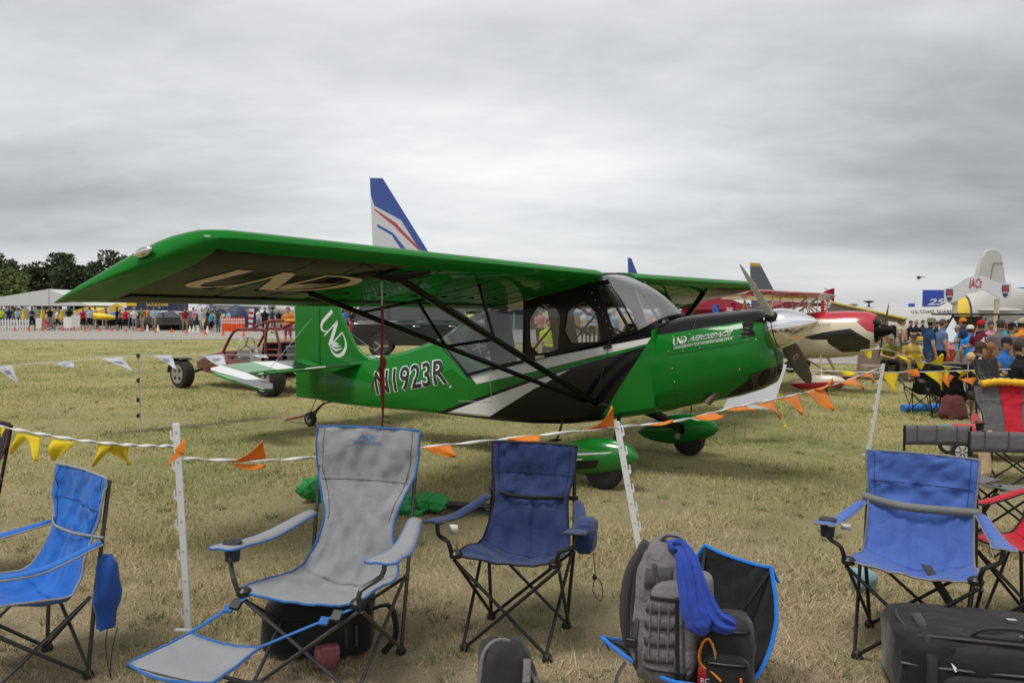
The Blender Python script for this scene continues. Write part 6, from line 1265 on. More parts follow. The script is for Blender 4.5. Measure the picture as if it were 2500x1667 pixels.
# low-backed grey folding seats
gback = fabric('slate_canvas', (.125, .118, .125))
def low_seat(label, loc, rz, w=.46):
    t = thing('folding_chair', label, 'chair', loc, rz, 'low grey folding seats'); h = .765
    bkg = [[Vector((lerp(-w / 2, w / 2, j / 10), .20 + .02 * math.sin(PI * j / 10), lerp(.62, h, i / 4))) for j in range(11)] for i in range(5)]; MB().sheet(bkg).build('backrest', gback, t, thick=.006)
    for k in (2, 5, 8): MB().tube([bkg[0][k] + Vector((0, -.004, 0)), bkg[-1][k] + Vector((0, -.004, 0))], .005, 6).build('seam', fabric('slate_dark', (.07, .066, .07)), t)
    sg = [[Vector((lerp(-w / 2, w / 2, j / 10), lerp(-.24, .18, i / 8), .44 - .04 * math.sin(PI * j / 10) + .03 * (1 - i / 8) ** 2)) for j in range(11)] for i in range(9)]; MB().sheet(sg).build('seat', gback, t, thick=.008)
    for s in (-1, 1):
        MB().tube([(s * w / 2, .20, h), (s * w / 2, .19, .03)], .009, 8).build('back_pole', dark_metal, t)
        MB().tube([(s * w / 2, -.24, .43), (-s * w / 2, -.22, .01)], .008, 8).build('leg', dark_metal, t); MB().tube([(s * w / 2, .18, .42), (-s * w / 2, .20, .01)], .008, 8).build('leg', dark_metal, t)
        MB().tube([(s * w / 2, -.24, .43), (s * w / 2, .20, .01)], .008, 8).build('leg', dark_metal, t); MB().tube([(s * w / 2, .18, .42), (s * w / 2, -.22, .01)], .008, 8).build('leg', dark_metal, t)
    return t
p = at(2318, 1075, 5.45); low_seat('low grey folding seat behind the periwinkle chair', (p.x, p.y, 0), -.12); p = at(2500, 1080, 5.15); low_seat('low grey folding seat before the red wagon wheels', (p.x, p.y, 0), -.16, .52)
# folding wagon
wg = thing('folding_wagon', 'red folding wagon with grey spoked wheels behind grey seats', 'wagon', (5.25, 8.35, 0), -.25)
MB().box((0, 0, .27), (.80, .42, .16)).build('tub', redf, wg, bevel=.02)
for sx in (-1, 1):
    MB().tube([(sx * .42, -.20, .14), (sx * .42, .20, .14)], .012, 8).build('axle', dark_metal, wg)
    for sy in (-1, 1):
        w = MB().lathe([(.05, -.022), (.10, -.03), (.108, 0), (.10, .03), (.05, .022)], 22, axis='Y', c=(sx * .42, sy * .24, .108)).build('wheel', rubber, wg); MB().lathe([(.0, -.03), (.07, -.026), (.07, .026), (0, .03)], 18, axis='Y', c=(sx * .42, sy * .24, .108)).build('rim', mat('rim_grey', (.55, .55, .56), .4), w)
        for k in range(6): a = 2 * PI * k / 6; MB().box((sx * .42 + .04 * math.cos(a), sy * .27, .108 + .04 * math.sin(a)), (.05, .004, .012), (0, -a, 0)).build('spoke', mat('spoke_dark', (.10, .10, .1), .5), w)
MB().tube([(.42, -.20, .30), (.75, -.05, .12), (.95, 0, .05)], .010, 8).build('handle', dark_metal, wg)
sk_ = thing('grey_sack', 'olive grey sack on the grass behind the periwinkle chair', 'bag', (2.68, 4.75, 0), .2); soft((0, 0, .15), (.30, .24, .30), .6, seed=71, nz=.04).build('sack', fabric('olive_grey', (.10, .10, .085)), sk_, angle=80)
tb_ = thing('teal_bag', 'pale teal bag on the grass behind the periwinkle chair', 'bag', (2.02, 4.40, 0), .1); soft((0, 0, .06), (.14, .12, .13), .65, seed=72, nz=.05).build('bag', fabric('pale_teal', (.20, .34, .34)), tb_, angle=80)
# folded green chairs on the grass
gsat = mat('green_nylon', (0.018, 0.27, 0.055), .5, var=.35, scale=9, bump=.3, bscale=300, wr=1.0, wscale=12)
def folded(label, loc, rz, seed, sc=1.0, hz_s=1.0):
    t = thing('folded_chair', label, 'chair', loc, rz, 'folded green chairs on the grass')
    g = []; 
    for i in range(22):
        f0 = i / 21; c = Vector((lerp(-.26, .20, f0), .03 * math.sin(f0 * 7 + seed), .075 + .05 * math.sin(f0 * 5 + seed) * (1 - f0))); r_ = .10 * (math.sin(PI * (.06 + .88 * f0)) ** .6)
        g.append([c + Vector((.02 * math.sin(3 * a + i * .8), r_ * math.cos(a) * (1 + .30 * math.sin(3 * a + i * .6 + seed)), max(-.07, r_ * .75 * math.sin(a) * (1 + .3 * math.sin(4 * a + i * .5))))) for a in [2 * PI * k / 22 for k in range(22)]])
    M4 = Matrix.Diagonal((sc, sc, sc * hz_s, 1)); MB().rings(g).xf(M4).build('fabric', gsat, t, angle=75)
    for q_ in range(3): soft((-.12 + .13 * q_, .02 * math.sin(q_ * 4), .11 * hz_s + .02 * q_ % .03), (.22, .20, .17 * hz_s), .75, nz=.12, seed=seed + q_ * 3).xf(Matrix.Scale(sc, 4)).build('fabric', gsat, t, angle=75)
    for k in range(7):
        y = -.05 + .017 * k; z = .03 + .045 * abs(math.sin(k * 2.1)); MB().tube([(.02, y, z + .03), (.52 + .05 * math.sin(k * 3), y * 1.2, z)], .0085, 7).build('pole', plastic_black, t); MB().ell((.53 + .05 * math.sin(k * 3), y * 1.2, z), (.016, .013, .013), 8, 5).build('foot', plastic_black, t)
    return t
p = G(770, 1225); folded('folded green chair with its poles toward the grey chair', (p.x + .02, p.y + .05, 0), .75, 1.0, .72, 1.35); p = G(1010, 1262); folded('folded green chair with black poles toward the navy chair', (p.x + .04, p.y + .10, 0), -.05, 2.6, .80, .95)
# ================================================================ things on the lawn behind
# white board on wire legs under the green cowling
YBd = 9.3; c0 = [at(*r3(*p), YBd + dy) for p, dy in (((1225, 1465), 0), ((1632, 1470), .0), ((1748, 1108), .10), ((1420, 1100), .10))]
o = Vector((c0[0].x, c0[0].y, 0)); bd = thing('sign_board', 'plain white sign board on thin wire legs beneath the green cowling', 'sign', o, 0); nb_ = (c0[1] - c0[0]).cross(c0[3] - c0[0]).normalized() * .008
MB().add([p - o + nb_ * s for s in (-1, 1) for p in c0], [(3, 2, 1, 0), (4, 5, 6, 7), (0, 1, 5, 4), (1, 2, 6, 5), (2, 3, 7, 6), (3, 0, 4, 7)]).build('panel', mat('white_board', (.60, .62, .66), .5, var=.03), bd)
for u in (1786, 1812):
    a, b = at(u, 995, YBd) - o, at(u + 3, 1084, YBd) - o; MB().tube(curve([a, a.lerp(b, .5) + Vector((.03, 0, 0)), b], 8), .004, 5).build('wire_leg', steel, bd)
    MB().tube([b, b + Vector((0, 0, -max(0, b.z)))], .004, 5).build('wire_leg', steel, bd)
a, b = at(1884, 862, 10.4), at(1918, 984, 10.4); b = Vector((b.x, b.y, float(gz(b.x, b.y)))); yt = thing('tie_rope', 'thin yellow tie-down rope beside the white board', 'rope', b, 0); MB().tube([a - b, (0, 0, 0)], .008, 6).build('rope', mat('yellow_rope', (.75, .55, .02), .7), yt); MB().ell((0, 0, .05), (.02, .02, .03), 8, 6).build('knot', mat('yellow_rope', (.75, .55, .02), .7), yt)
# ---- red off-road buggy
maroon = mat('maroon_paint', (0.13, 0.010, 0.018), .28, coat=.5, var=.15); redtube = mat('red_tube', (0.17, 0.012, 0.018), .35, coat=.3); alu = mat('bare_aluminium', (.42, .41, .40), .4, .7, var=.15)
bg = thing('buggy', 'dark red open buggy with tubular roll cage and white steering wheel', 'buggy', (-5.15, 15.70, 0), 2.54)
sec = lambda x, w, z0, z1: [(x, -w, z0), (x, w, z0), (x, w, lerp(z0, z1, .8)), (x, w * .85, z1), (x, -w * .85, z1), (x, -w, lerp(z0, z1, .8))]
MB().rings([sec(1.75, .20, .38, .52), sec(1.35, .30, .30, .66), sec(.55, .42, .25, .76), sec(.40, .46, .25, .60), sec(-1.05, .46, .25, .56), sec(-1.35, .40, .32, .50)]).build('body', maroon, bg, angle=30)
MB().box((-.40, 0, .585), (1.3, .76, .05)).build('cockpit_floor', mat('cockpit_grey', (.12, .12, .12), .7), bg)
for sx in (1.37, -1.37):
    for sy in (-.78, .78):
        r_, wd = (.29, .11) if sx > 0 else (.31, .15)
        w = MB().lathe([(r_ * .62, -wd), (r_ * .9, -wd), (r_, -wd * .7), (r_, wd * .7), (r_ * .9, wd), (r_ * .62, wd)], 28, axis='Y', c=(sx, sy, r_)).build('wheel', rubber, bg)
        MB().lathe([(.0, -wd * 1.02), (r_ * .2, -wd * 1.06), (r_ * .5, -wd * 1.04), (r_ * .66, -wd * 1.10), (r_ * .66, wd * 1.10), (r_ * .5, wd * 1.04), (r_ * .2, wd * 1.06), (0, wd * 1.02)], 24, axis='Y', c=(sx, sy, r_)).build('rim', alu, w)
        for k in range(4): a = PI / 4 + PI / 2 * k; MB().ell((sx + r_ * .38 * math.cos(a), sy + math.copysign(wd * 1.05, sy), r_ + r_ * .38 * math.sin(a)), (.045, .02, .03), 8, 5, rot=(0, -a, 0)).build('rim_slot', mat('slot_dark', (.02, .02, .02), .7), w)
        MB().tube([(sx, sy * .8, r_), (sx * .96, sy * .45, r_ + .08)], .03, 8).build('suspension_arm', dark_metal, bg)
        if sx > 0:
            a_ = [PI * (.02 + .62 * k / 9) for k in range(10)]; MB().sheet([[(sx + .325 * math.cos(a), sy + y, r_ + .325 * math.sin(a)) for a in a_] for y in (-.13, .13)]).build('fender', matt_black, bg, thick=.015)
for sy in (-.40, .40):
    MB().tube(curve([(.55, sy, .74), (.28, sy, 1.08), (.12, sy * .95, 1.20), (-.10, sy * .95, 1.21), (-.78, sy * .95, 1.21)], 16), .028, 8).build('roll_cage_tube', redtube, bg)
    MB().tube(curve([(-.28, sy * .95, 1.21), (-.75, sy * .9, 1.36), (-.95, sy * .9, 1.38)], 8), .024, 8).build('roll_cage_tube', redtube, bg)
    MB().tube(curve([(-.80, sy, .56), (-.78, sy, 1.0), (-.82, sy * .95, 1.30), (-.95, sy * .9, 1.385), (-1.6, sy * .9, 1.385)], 14), .028, 8).build('roll_cage_tube', redtube, bg)
    MB().tube(curve([(-1.25, sy, .62), (-1.18, sy, .95), (-1.05, sy * .95, 1.25), (-1.0, sy * .9, 1.36)], 10), .025, 8).build('roll_cage_tube', redtube, bg)
    for z in (.72, .84): MB().tube([(-.79, sy, z), (-1.22, sy, z)], .016, 8).build('roll_cage_tube', redtube, bg)
for x, z in ((.14, 1.20), (-.92, 1.38), (-.80, .95)): MB().tube([(x, -.39, z), (x, .39, z)], .024, 8).build('roll_cage_tube', redtube, bg)
sw = Vector((.06, .20, .88)); rgp = [sw + Vector((.10 * math.cos(a) * -.5, .19 * math.sin(a), .19 * math.cos(a) * .9)) for a in [2 * PI * k / 28 for k in range(29)]]
swo = MB().tube(rgp, .016, 8).build('steering_wheel', mat('ivory_plastic', (.62, .62, .60), .35), bg)
for k in range(3): a = 2 * PI * k / 3; MB().tube([sw + Vector((.03, 0, 0)), sw + Vector((-.05 * math.cos(a), .18 * math.sin(a), .17 * math.cos(a)))], .014, 6).build('spoke', alu, swo)
MB().tube([sw + Vector((.03, 0, 0)), (.45, .2, .70)], .018, 6).build('steering_column', dark_metal, bg)
MB().box((.10, 0, .70), (.06, .74, .14), (0, .3, 0)).build('dashboard', alu, bg)
for sy in (-.2, .2): MB().box((-.42, sy, .64), (.40, .34, .10)).box((-.66, sy, .80), (.10, .34, .34), (0, -.2, 0)).build('seat', blk, bg, bevel=.03)
MB().box((-.52, .43, .73), (.34, .01, .30)).build('side_panel', alu, bg)
for k, (x, z) in enumerate(((-.44, .80), (-.56, .80), (-.64, .79), (-.5, .70))): MB().lathe([(.0, 0), (.035, 0), (.035, .003), (0, .003)], 14, axis='Y', c=(x, .436, z)).build('sticker', mat('sticker_%d' % (k % 3), ((.04, .04, .04), (.5, .5, .5), (.35, .08, .12))[k % 3], .5), bg)
MB().lathe([(.17, 0), (.20, .30), (.21, .31), (.19, .32), (0, .32)], 20, c=(-1.50, .25, .60)).build('engine_bin', mat('bin_grey', (.10, .10, .105), .5), bg); MB().box((-1.55, .0, .98), (.22, .26, .14)).build('orange_box', mat('orange_plastic', (.70, .10, .015), .45), bg, bevel=.015)
MB().box((-1.45, 0, .45), (.35, .7, .22)).build('engine', matt_black, bg, bevel=.04); MB().tube(curve([(-1.5, .4, .5), (-1.75, .35, .35), (-1.8, 0, .30), (-1.75, -.35, .35)], 12), .02, 8).build('rear_bumper', chrome, bg)
MB().tube([(-1.70, 0, .95), (-1.70, 0, 1.2)], .012, 6).build('whip_mast', steel, bg); MB().box((-1.78, .1, 1.40), (.9, .6, .05)).build('roof_light_bar', mat('orange_cloth', (.75, .30, .03), .6), bg, bevel=.01)
# ---- black sport utility vehicle
sp_ = gx(1050, 27.0); car = thing('parked_suv', 'black sport utility vehicle with bright window strip parked behind the green airplane', 'car', sp_, .10)
cpaint = mat('black_car_paint', (.022, .023, .026), .2, coat=.8, var=.05); cglass = mat('dark_car_glass', (.05, .055, .06), .06, var=.02, spec=.8)
prof = [(-2.62, .42), (-2.66, .75), (-2.60, 1.12), (-2.52, 1.20), (1.35, 1.20), (2.35, 1.08), (2.62, .90), (2.64, .50), (2.5, .38)]
MB().prism(prof, lambda a, b: (a, -.98, b), lambda a, b: (a, .98, b)).build('body', cpaint, car, bevel=.08)
top_ = [(-2.50, 1.18), (-2.30, 1.80), (-2.10, 1.88), (.55, 1.88), (.80, 1.82), (1.50, 1.18)]
MB().prism(top_, lambda a, b: (a, -.94 + (b - 1.18) * .22, b), lambda a, b: (a, .94 - (b - 1.18) * .22, b)).build('cabin', cpaint, car, bevel=.06)
for poly in ([(-2.32, 1.26), (-2.16, 1.72), (-1.45, 1.76), (-1.40, 1.26)], [(-1.30, 1.26), (-1.32, 1.76), (-.32, 1.78), (-.28, 1.26)], [(-.18, 1.26), (-.20, 1.78), (.55, 1.78), (1.15, 1.26)]):
    for s in (-1, 1): MB().prism(poly, lambda a, b: (a, s * (.955 - (b - 1.18) * .22), b), lambda a, b: (a, s * (.94 - (b - 1.18) * .22), b)).build('side_window', cglass, car)
for s in (-1, 1):
    MB().box((-.55, s * .985, 1.215), (3.7, .02, .03)).build('chrome_strip', chrome, car); MB().box((-2.60, s * .90, 1.02), (.10, .16, .34)).build('tail_light', mat('red_lens', (.35, .01, .015), .15, coat=.5), car, bevel=.03)
    for x in (-.45, .75): MB().box((x, s * .995, 1.05), (.22, .03, .035)).build('door_handle', chrome, car, bevel=.01)
    for x in (-1.62, 1.62):
        w = MB().lathe([(.24, -.13), (.37, -.13), (.40, -.08), (.40, .08), (.37, .13), (.24, .13)], 30, axis='Y', c=(x, s * .90, .40)).build('wheel', rubber, car); MB().lathe([(0, .14), (.25, .14), (.28, .15), (.28, -.15), (0, -.14)], 24, axis='Y', c=(x, s * .90, .40)).build('rim', mat('dark_rim', (.05, .05, .05), .4), w)
        for k in range(5): a = 2 * PI * k / 5; MB().box((x + .13 * math.cos(a), s * 1.05, .40 + .13 * math.sin(a)), (.24, .02, .05), (0, -a, 0)).build('spoke', alu, w)
    MB().ell((1.05, s * 1.08, 1.25), (.10, .10, .07), 10, 7).build('wing_mirror', cpaint, car)
# ---- red and cream biplane
RED = (0.42, 0.014, 0.026); CRM = (0.62, 0.55, 0.42)
bx_, by_ = 7.35, 19.0; bp_ = thing('biplane', 'red and cream biplane with black swoosh parked nose outward', 'airplane', (bx_, by_, float(gz(bx_, by_))), HD)
def ring2(x, zb, zt, hw, n=24, e=2.4):
    return cring(x, zb, zt, hw, n, e)
BPO = Vector((bx_, by_, 0)); BGZ = float(gz(bx_, by_))
def bq(*pts):
    out = []
    for x, y in pts:
        r = ray(1900 + x / 3.92, 580 + y / 3.92); t = (-.47 + BPO.dot(LFv)) / (r.x * LFv.x + r.y * LFv.y); p = Vector((0, 0, CAMH)) + r * t; out.append(((Vector((p.x, p.y, 0)) - BPO).dot(FWv), p.z - BGZ))
    return out
lay = [(RED, [bq((-900, 860), (340, 815), (650, 797), (740, 803), (740, 500), (-900, 500)), bq((740, 803), (850, 895), (960, 935), (1040, 930), (1040, 500), (740, 500))]), (BLACK, [bq((150, 978), (430, 905), (480, 1015), (330, 978)), bq((430, 905), (690, 870), (600, 1100), (480, 1015)), bq((690, 870), (870, 985), (850, 1092), (600, 1100))])]
MB().rings([ring2(1.42, 1.10, 1.86, .34), ring2(1.25, .97, 1.93, .44), ring2(.9, .86, 1.95, .48), ring2(.3, .80, 1.93, .48), ring2(-.5, .76, 1.86, .46), ring2(-1.3, .72, 1.72, .40), ring2(-2.4, .66, 1.40, .28), ring2(-3.6, .60, 1.12, .13), ring2(-4.1, .58, 1.02, .05)]).build('fuselage', livery('biplane_paint', CRM, lay, rough=.25), bp_)
MB().rings([ring2(1.43, 1.20, 1.76, .28), ring2(1.50, 1.25, 1.72, .24)]).build('nose_ring', gloss_black, bp_); MB().lathe([(.16, 0), (.15, .10), (.10, .22), (0, .30)], 20, axis='X', c=(1.50, 0, 1.50)).build('spinner', gloss_black, bp_)
for s in (-1, 1):
    MB().ell((1.40, s * .20, 1.66), (.10, .12, .09), 12, 8).build('air_intake', mat('intake_shade', (.004, .004, .004), .9), bp_)  # solid dark bulges stand in for the shaded openings
    MB().tube([(1.58, s * (.05 + .82 * f0) * .7, 1.50 + s * (.05 + .82 * f0) * .7) for f0 in (0, .3, .7, 1)], [.05, .07, .06, .02], 8, flat=(.25, 1)).build('propeller_blade', gloss_black, bp_)
redp = livery('biplane_wing_paint', CRM, [(RED, [], 'up')] if False else [(RED, [[(-9, -9), (9, -9), (9, 9), (-9, 9)]], 'up'), (RED, [[(-9, -9), (9, -9), (9, 9), (-9, 9)]], 'down'), (RED, [[(-.45, -9), (.3, -9), (.3, 9), (-.45, 9)]])], axes=(0, 1), rough=.25)
def bwing(y0, y1, z, xle, ch, sweep, dih, name, al=.16):
    rg = []
    for f0 in np.linspace(0, 1, 10):
        y = lerp(y0, y1, f0); k = abs(y); tip = max(0, (k - abs(y1) + .45) / .45) if abs(y1) > abs(y0) else 0; c = ch * (1 - .45 * tip * tip); xo = xle - sweep * k - .22 * tip * tip; ring = []
        for a in [2 * PI * q / 16 for q in range(16)]:
            t_ = (1 - math.cos(a)) / 2; h_ = .075 * c / ch * math.sin(a) * (1.25 - t_); ring.append((xo - c * t_ * math.cos(al), y, z + dih * k - c * t_ * math.sin(al) + h_))
        rg.append(ring)
    return MB().rings(rg).build(name, redp, bp_, angle=50)
bwing(0, -3.6, 2.36, .16, 1.05, .10, .0, 'upper_wing'); bwing(0, 3.6, 2.36, .16, 1.05, .10, .0, 'upper_wing'); bwing(-.3, -3.3, .92, -.35, .90, .03, .045, 'lower_wing'); bwing(.3, 3.3, .92, -.35, .90, .03, .045, 'lower_wing')
crmp = mat('cream_paint', CRM, .3, coat=.3)
for s in (-1, 1):
    for a, b in (((.0, s * .32, 1.88), (-.02, s * .55, 2.26)), ((-.55, s * .34, 1.84), (-.02, s * .55, 2.26)), ((-.55, s * .34, 1.84), (-.65, s * .55, 2.18))): MB().tube([a, b], .028, 8, flat=(.5, 1)).build('cabane_strut', crmp, bp_)
    for a, b in (((-.45, s * 2.5, 1.03), (-.22, s * 2.6, 2.27)), ((-1.05, s * 2.5, .98), (-.85, s * 2.6, 2.18)), ((-.45, s * 2.5, 1.03), (-.85, s * 2.6, 2.18))): MB().tube([a, b], .030, 8, flat=(.5, 1)).build('interplane_strut', crmp, bp_)
    MB().tube(curve([(.25, s * .30, .86), (.35, s * .6, .55), (.40, s * .82, .28)], 8), .05, 8, flat=(.4, 1)).build('gear_leg', crmp, bp_); MB().tube([(-.35, s * .28, .82), (.35, s * .78, .32)], .025, 8).build('gear_leg', crmp, bp_)
    rg = []
    for t_ in np.linspace(0, 1, 14):
        x = .95 - 1.25 * t_; w = .14 * (t_ ** .55) * (1 - t_) ** .6 * 2.1 + .003; rg.append([(x, s * .85 + w * math.cos(a), .28 + .10 * (x - .4) + w * 1.35 * math.sin(a)) for a in [2 * PI * q / 16 for q in range(16)]])
    pm = livery('spat_paint_%d' % s, CRM, [(RED, [[(-1, .16), (.9, .34), (1.2, .30), (1.0, .20), (-1, .02)]]), (WHITE, [[(-1, .02), (1.0, .20), (1.0, -.2), (-1, -.2)]])], rough=.2); MB().rings(rg).build('wheel_fairing', pm, bp_)
    MB().lathe([(.05, -.07), (.16, -.07), (.18, 0), (.16, .07), (.05, .07)], 18, axis='Y', c=(.40, s * .85, .18)).build('wheel', rubber, bp_)
MB().prism([(-3.5, 1.0), (-4.1, 1.05), (-4.55, .7), (-4.6, 1.6), (-4.3, 1.75), (-4.0, 1.5)], lambda a, b: (a, -.03, b), lambda a, b: (a, .03, b)).build('tail_fin', mat('biplane_red', RED, .3), bp_); MB().prism([(-3.55, -1.2), (-4.3, -1.3), (-4.3, 1.3), (-3.55, 1.2)], lambda a, b: (a, b, .98), lambda a, b: (a, b, 1.02)).build('stabilizer', mat('biplane_red', RED, .3), bp_)
MB().tube(curve([(.10, -.3, 1.90), (-.15, 0, 2.12), (.10, .3, 1.90)], 9), .02, 6).build('windscreen_frame', crmp, bp_)
MB().lathe([(.05, -.05), (.10, -.03), (.11, 0), (.10, .03), (.05, .05)], 14, axis='Y', c=(-4.2, 0, .11)).build('tail_wheel', rubber, bp_); MB().tube([(-4.0, 0, .60), (-4.2, 0, .14)], .025, 8).build('tail_spring', dark_metal, bp_)
flat_text('Skybolt', .11, (.15, -.485, 1.56), (1, 0, 0), (0, 0, 1), (0, -.012, 0), shear=.35).build('script_lettering', mat('script_brown', (.16, .10, .05), .5), bp_)
# ---- yellow-edged wing of an airplane parked further on
yw0 = at(2040, 742, 24.0); yp = thing('yellow_airplane', 'airplane with long dark wing edged yellow beyond the red biplane', 'airplane', (yw0.x - 1.0, yw0.y + 1.5, float(gz(yw0.x, yw0.y))), HD)
Mi = (Matrix.Translation(yp.location) @ Matrix.Rotation(HD, 4, 'Z')).inverted(); wa, wb, wc_, wd_ = [Mi @ p for p in (at(2030, 742, 24.5), at(2212, 782, 21.0), at(2203, 786, 21.9), at(2020, 762, 26.0))]
n_ = Vector((0, 0, .05)); MB().add([wa + n_, wb + n_ * .6, wc_ + n_ * .6, wd_ + n_, wa - n_, wb - n_ * .6, wc_ - n_ * .6, wd_ - n_], [(0, 1, 2, 3), (7, 6, 5, 4), (0, 4, 5, 1), (1, 5, 6, 2), (2, 6, 7, 3), (3, 7, 4, 0)]).build('wing', mat('dark_olive_paint', (.06, .055, .045), .35), yp, bevel=.03)
MB().tube([wa + n_ * 1.05, wb + n_ * .7], .035, 8).build('leading_edge', mat('yellow_paint', (.45, .32, .03), .35), yp)
MB().rings([cring(1.2, .9, 1.5, .3, 16), cring(.4, .7, 1.75, .42, 16), cring(-1.5, .7, 1.7, .38, 16), cring(-4, .75, 1.1, .1, 16)]).build('fuselage', mat('yellow_paint', (.45, .32, .03), .35), yp)
for s in (-1, 1): MB().tube([(.3, s * .3, .75), (.4, s * .8, .2)], .04, 8).build('gear_leg', dark_metal, yp); MB().lathe([(.05, -.07), (.18, -.07), (.2, 0), (.18, .07), (.05, .07)], 16, axis='Y', c=(.4, s * .85, .2)).build('wheel', rubber, yp)
# ================================================================ far aircraft
def jet(name, label, u_te, u_le, v_top, Y, colr, stripes, zfus, fusr, chord_t, h_base, rz=0., L=22., fus=(.6, .6, .62)):
    """fin seen side-on; trailing edge at picture column u_te"""
    zt = at(u_te, v_top, Y).z; x0 = at(u_te, v_top, Y).x; b = Vector((x0, Y, float(gz(x0, Y)))); t = thing(name, label, 'airplane', b, rz); zt -= b.z
    zb = zfus + fusr * .7; wbase = (zt - zb) * .62 + chord_t
    poly = [(0, zt), (chord_t, zt - .05), (wbase, zb), (.35, zb)]
    MB().prism(poly, lambda a, c: (a, -.12 if c < zt - 1 else -.06, c), lambda a, c: (a, .12 if c < zt - 1 else .06, c)).build('tail_fin', livery('fin_paint_' + name + str(int(u_te)), colr, stripes, rough=.4), t, bevel=.04)
    fm = mat('fuselage_paint_' + str(int(u_te)), fus, .4, var=.05); rg = []
    for x, r_, dz in ((-1.2, .15, .5), (1.5, fusr * .6, .25), (5.5, fusr, 0), (L * .8, fusr, 0), (L * .93, fusr * .75, -.1), (L, .1, -.25)):
        rg.append([(x, r_ * math.cos(a), zfus + dz * fusr + r_ * math.sin(a)) for a in [2 * PI * k / 20 for k in range(20)]])
    MB().rings(rg).build('fuselage', fm, t)
    for s in (-1, 1): MB().prism([(0, 0), (2.2, 0), (1.0, 3.2), (.2, 3.2)], lambda a, c: (a, s * (c + .3), zfus + .3 * fusr), lambda a, c: (a, s * (c + .3), zfus + .3 * fusr + .1)).build('stabilizer', fm, t); MB().prism([(L * .42, 0), (L * .62, 0), (L * .40, L * .42), (L * .34, L * .42)], lambda a, c: (a, s * (c + fusr * .8), zfus - .4 * fusr), lambda a, c: (a, s * (c + fusr * .8), zfus - .4 * fusr + .25)).build('wing', fm, t)
    for x in (L * .5, L * .88): MB().tube([(x, 0, zfus - fusr * .9), (x, 0, .35)], .12, 8).build('gear_leg', steel, t); MB().lathe([(.1, -.2), (.35, -.2), (.36, .2), (.1, .2)], 16, axis='Y', c=(x, 0, .35)).build('wheel', rubber, t)
    return t
BLU = (.025, .065, .30)
zq = lambda v: at(905, v, 70).z - 0
def Lf(px): return [(at(u, v, 70).x - at(902, 435, 70).x, at(u, v, 70).z) for u, v in px]
R2 = lambda *p: [r2(a, b) for a, b in p]
jet('airliner', 'airliner tail in white with blue top and red stripe above the green wing', 903, 0, 434, 70, (.55, .56, .57), [(BLU, [Lf(R2((500, -260), (1000, -260), (770, 105), (590, 8))), Lf(R2((770, 105), (1000, -260), (1000, 340), (895, 305)))]), ((.40, .045, .06), [Lf(R2((588, 25), (590, 38), (740, 160), (745, 130))), Lf(R2((740, 130), (735, 160), (890, 310), (900, 300)))]), (BLU, [Lf(R2((608, 130), (610, 150), (720, 215), (715, 190))), Lf(R2((715, 190), (712, 215), (770, 300), (805, 300)))])], 3.0, 1.5, 1.15, 5)
jet('far_jet', 'dark blue jet fin tip beyond the green wing root', 1533, 0, 629, 90, BLU, [], 1.5, .65, .55, 4, .7); jet('grey_jet', 'grey jet fin with yellow tip beyond the propeller blade', 1831, 0, 641, 90, (.07, .085, .11), [((.45, .30, .03), [[(-9, at(1831, 650, 90).z + .36), (9, at(1831, 650, 90).z + .36), (9, 20), (-9, 20)]])], 1.45, .65, 1.3, 4, .3, fus=(.2, .2, .22))
# coast guard flying boat
YC = 45.0; lx = at(2300, 760, YC).x; cgz = float(gz(lx, YC)); cg = thing('flying_boat', 'silver-white coast guard flying boat with yellow band round its tail', 'airplane', (lx, YC, cgz), 0)
silver = mat('silver_white_paint', (.47, .455, .43), .4, .1, var=.08, scale=1.5, bump=.1, bscale=3)
def cp(u, v): p = at(u, v, YC - 1.1); return (p.x - lx, p.z - cgz)
stations = [(1850, 790, 845), (1900, 760, 860), (1980, 748, 872), (2100, 747, 872), (2230, 750, 868), (2320, 748, 855), (2380, 722, 838), (2430, 700, 815), (2500, 700, 790), (2540, 705, 770)]
rg = []
for i, (u, v0, v1) in enumerate(stations):
    x, zt = cp(u, v0); _, zb = cp(u, v1); r_ = 1.1 * (1 if 1 < i < 6 else (.45 if i in (0,) else .7 if i < 2 or i < 8 else .3)); rg.append([(x, r_ * math.cos(a), (zb + zt) / 2 + (zt - zb) / 2 * math.sin(a)) for a in [2 * PI * k / 24 for k in range(24)]])
band = [cp(2342, 690), cp(2386, 690), cp(2382, 800), cp(2341, 800)]; yb_ = [cp(2348, 690), cp(2381, 690), cp(2377, 800), cp(2346, 800)]
MB().rings(rg).build('hull', livery('coast_guard_paint', (.47, .455, .43), [((.02, .02, .025), [band]), ((.62, .42, .02), [yb_])], rough=.4), cg)
fp_ = [cp(*p) for p in ((2395, 745), (2404, 690), (2421, 630), (2432, 609), (2445, 604), (2462, 606), (2472, 620), (2479, 660), (2490, 745))]; MB().prism(fp_, lambda a, b: (a, -.14, b), lambda a, b: (a, .14, b)).build('tail_fin', silver, cg, bevel=.05)
for a, b in (((2441, 690), (2450, 640)), ((2450, 640), (2476, 640))):
    (x0, z0), (x1, z1) = cp(*a), cp(*b); MB().tube([(x0, -.17, z0), (x1, -.17, z1)], .02, 6).build('rudder_seam', mat('seam_grey2', (.15, .15, .15), .6), cg)
MB().ell((cp(2445, 757)[0], -.9, cp(2445, 757)[1]), (1.15, 1.1, .14), 18, 8).build('stabilizer', silver, cg); MB().ell((cp(2445, 757)[0], 1.2, cp(2445, 757)[1]), (1.15, 1.4, .14), 18, 8).build('stabilizer', silver, cg)
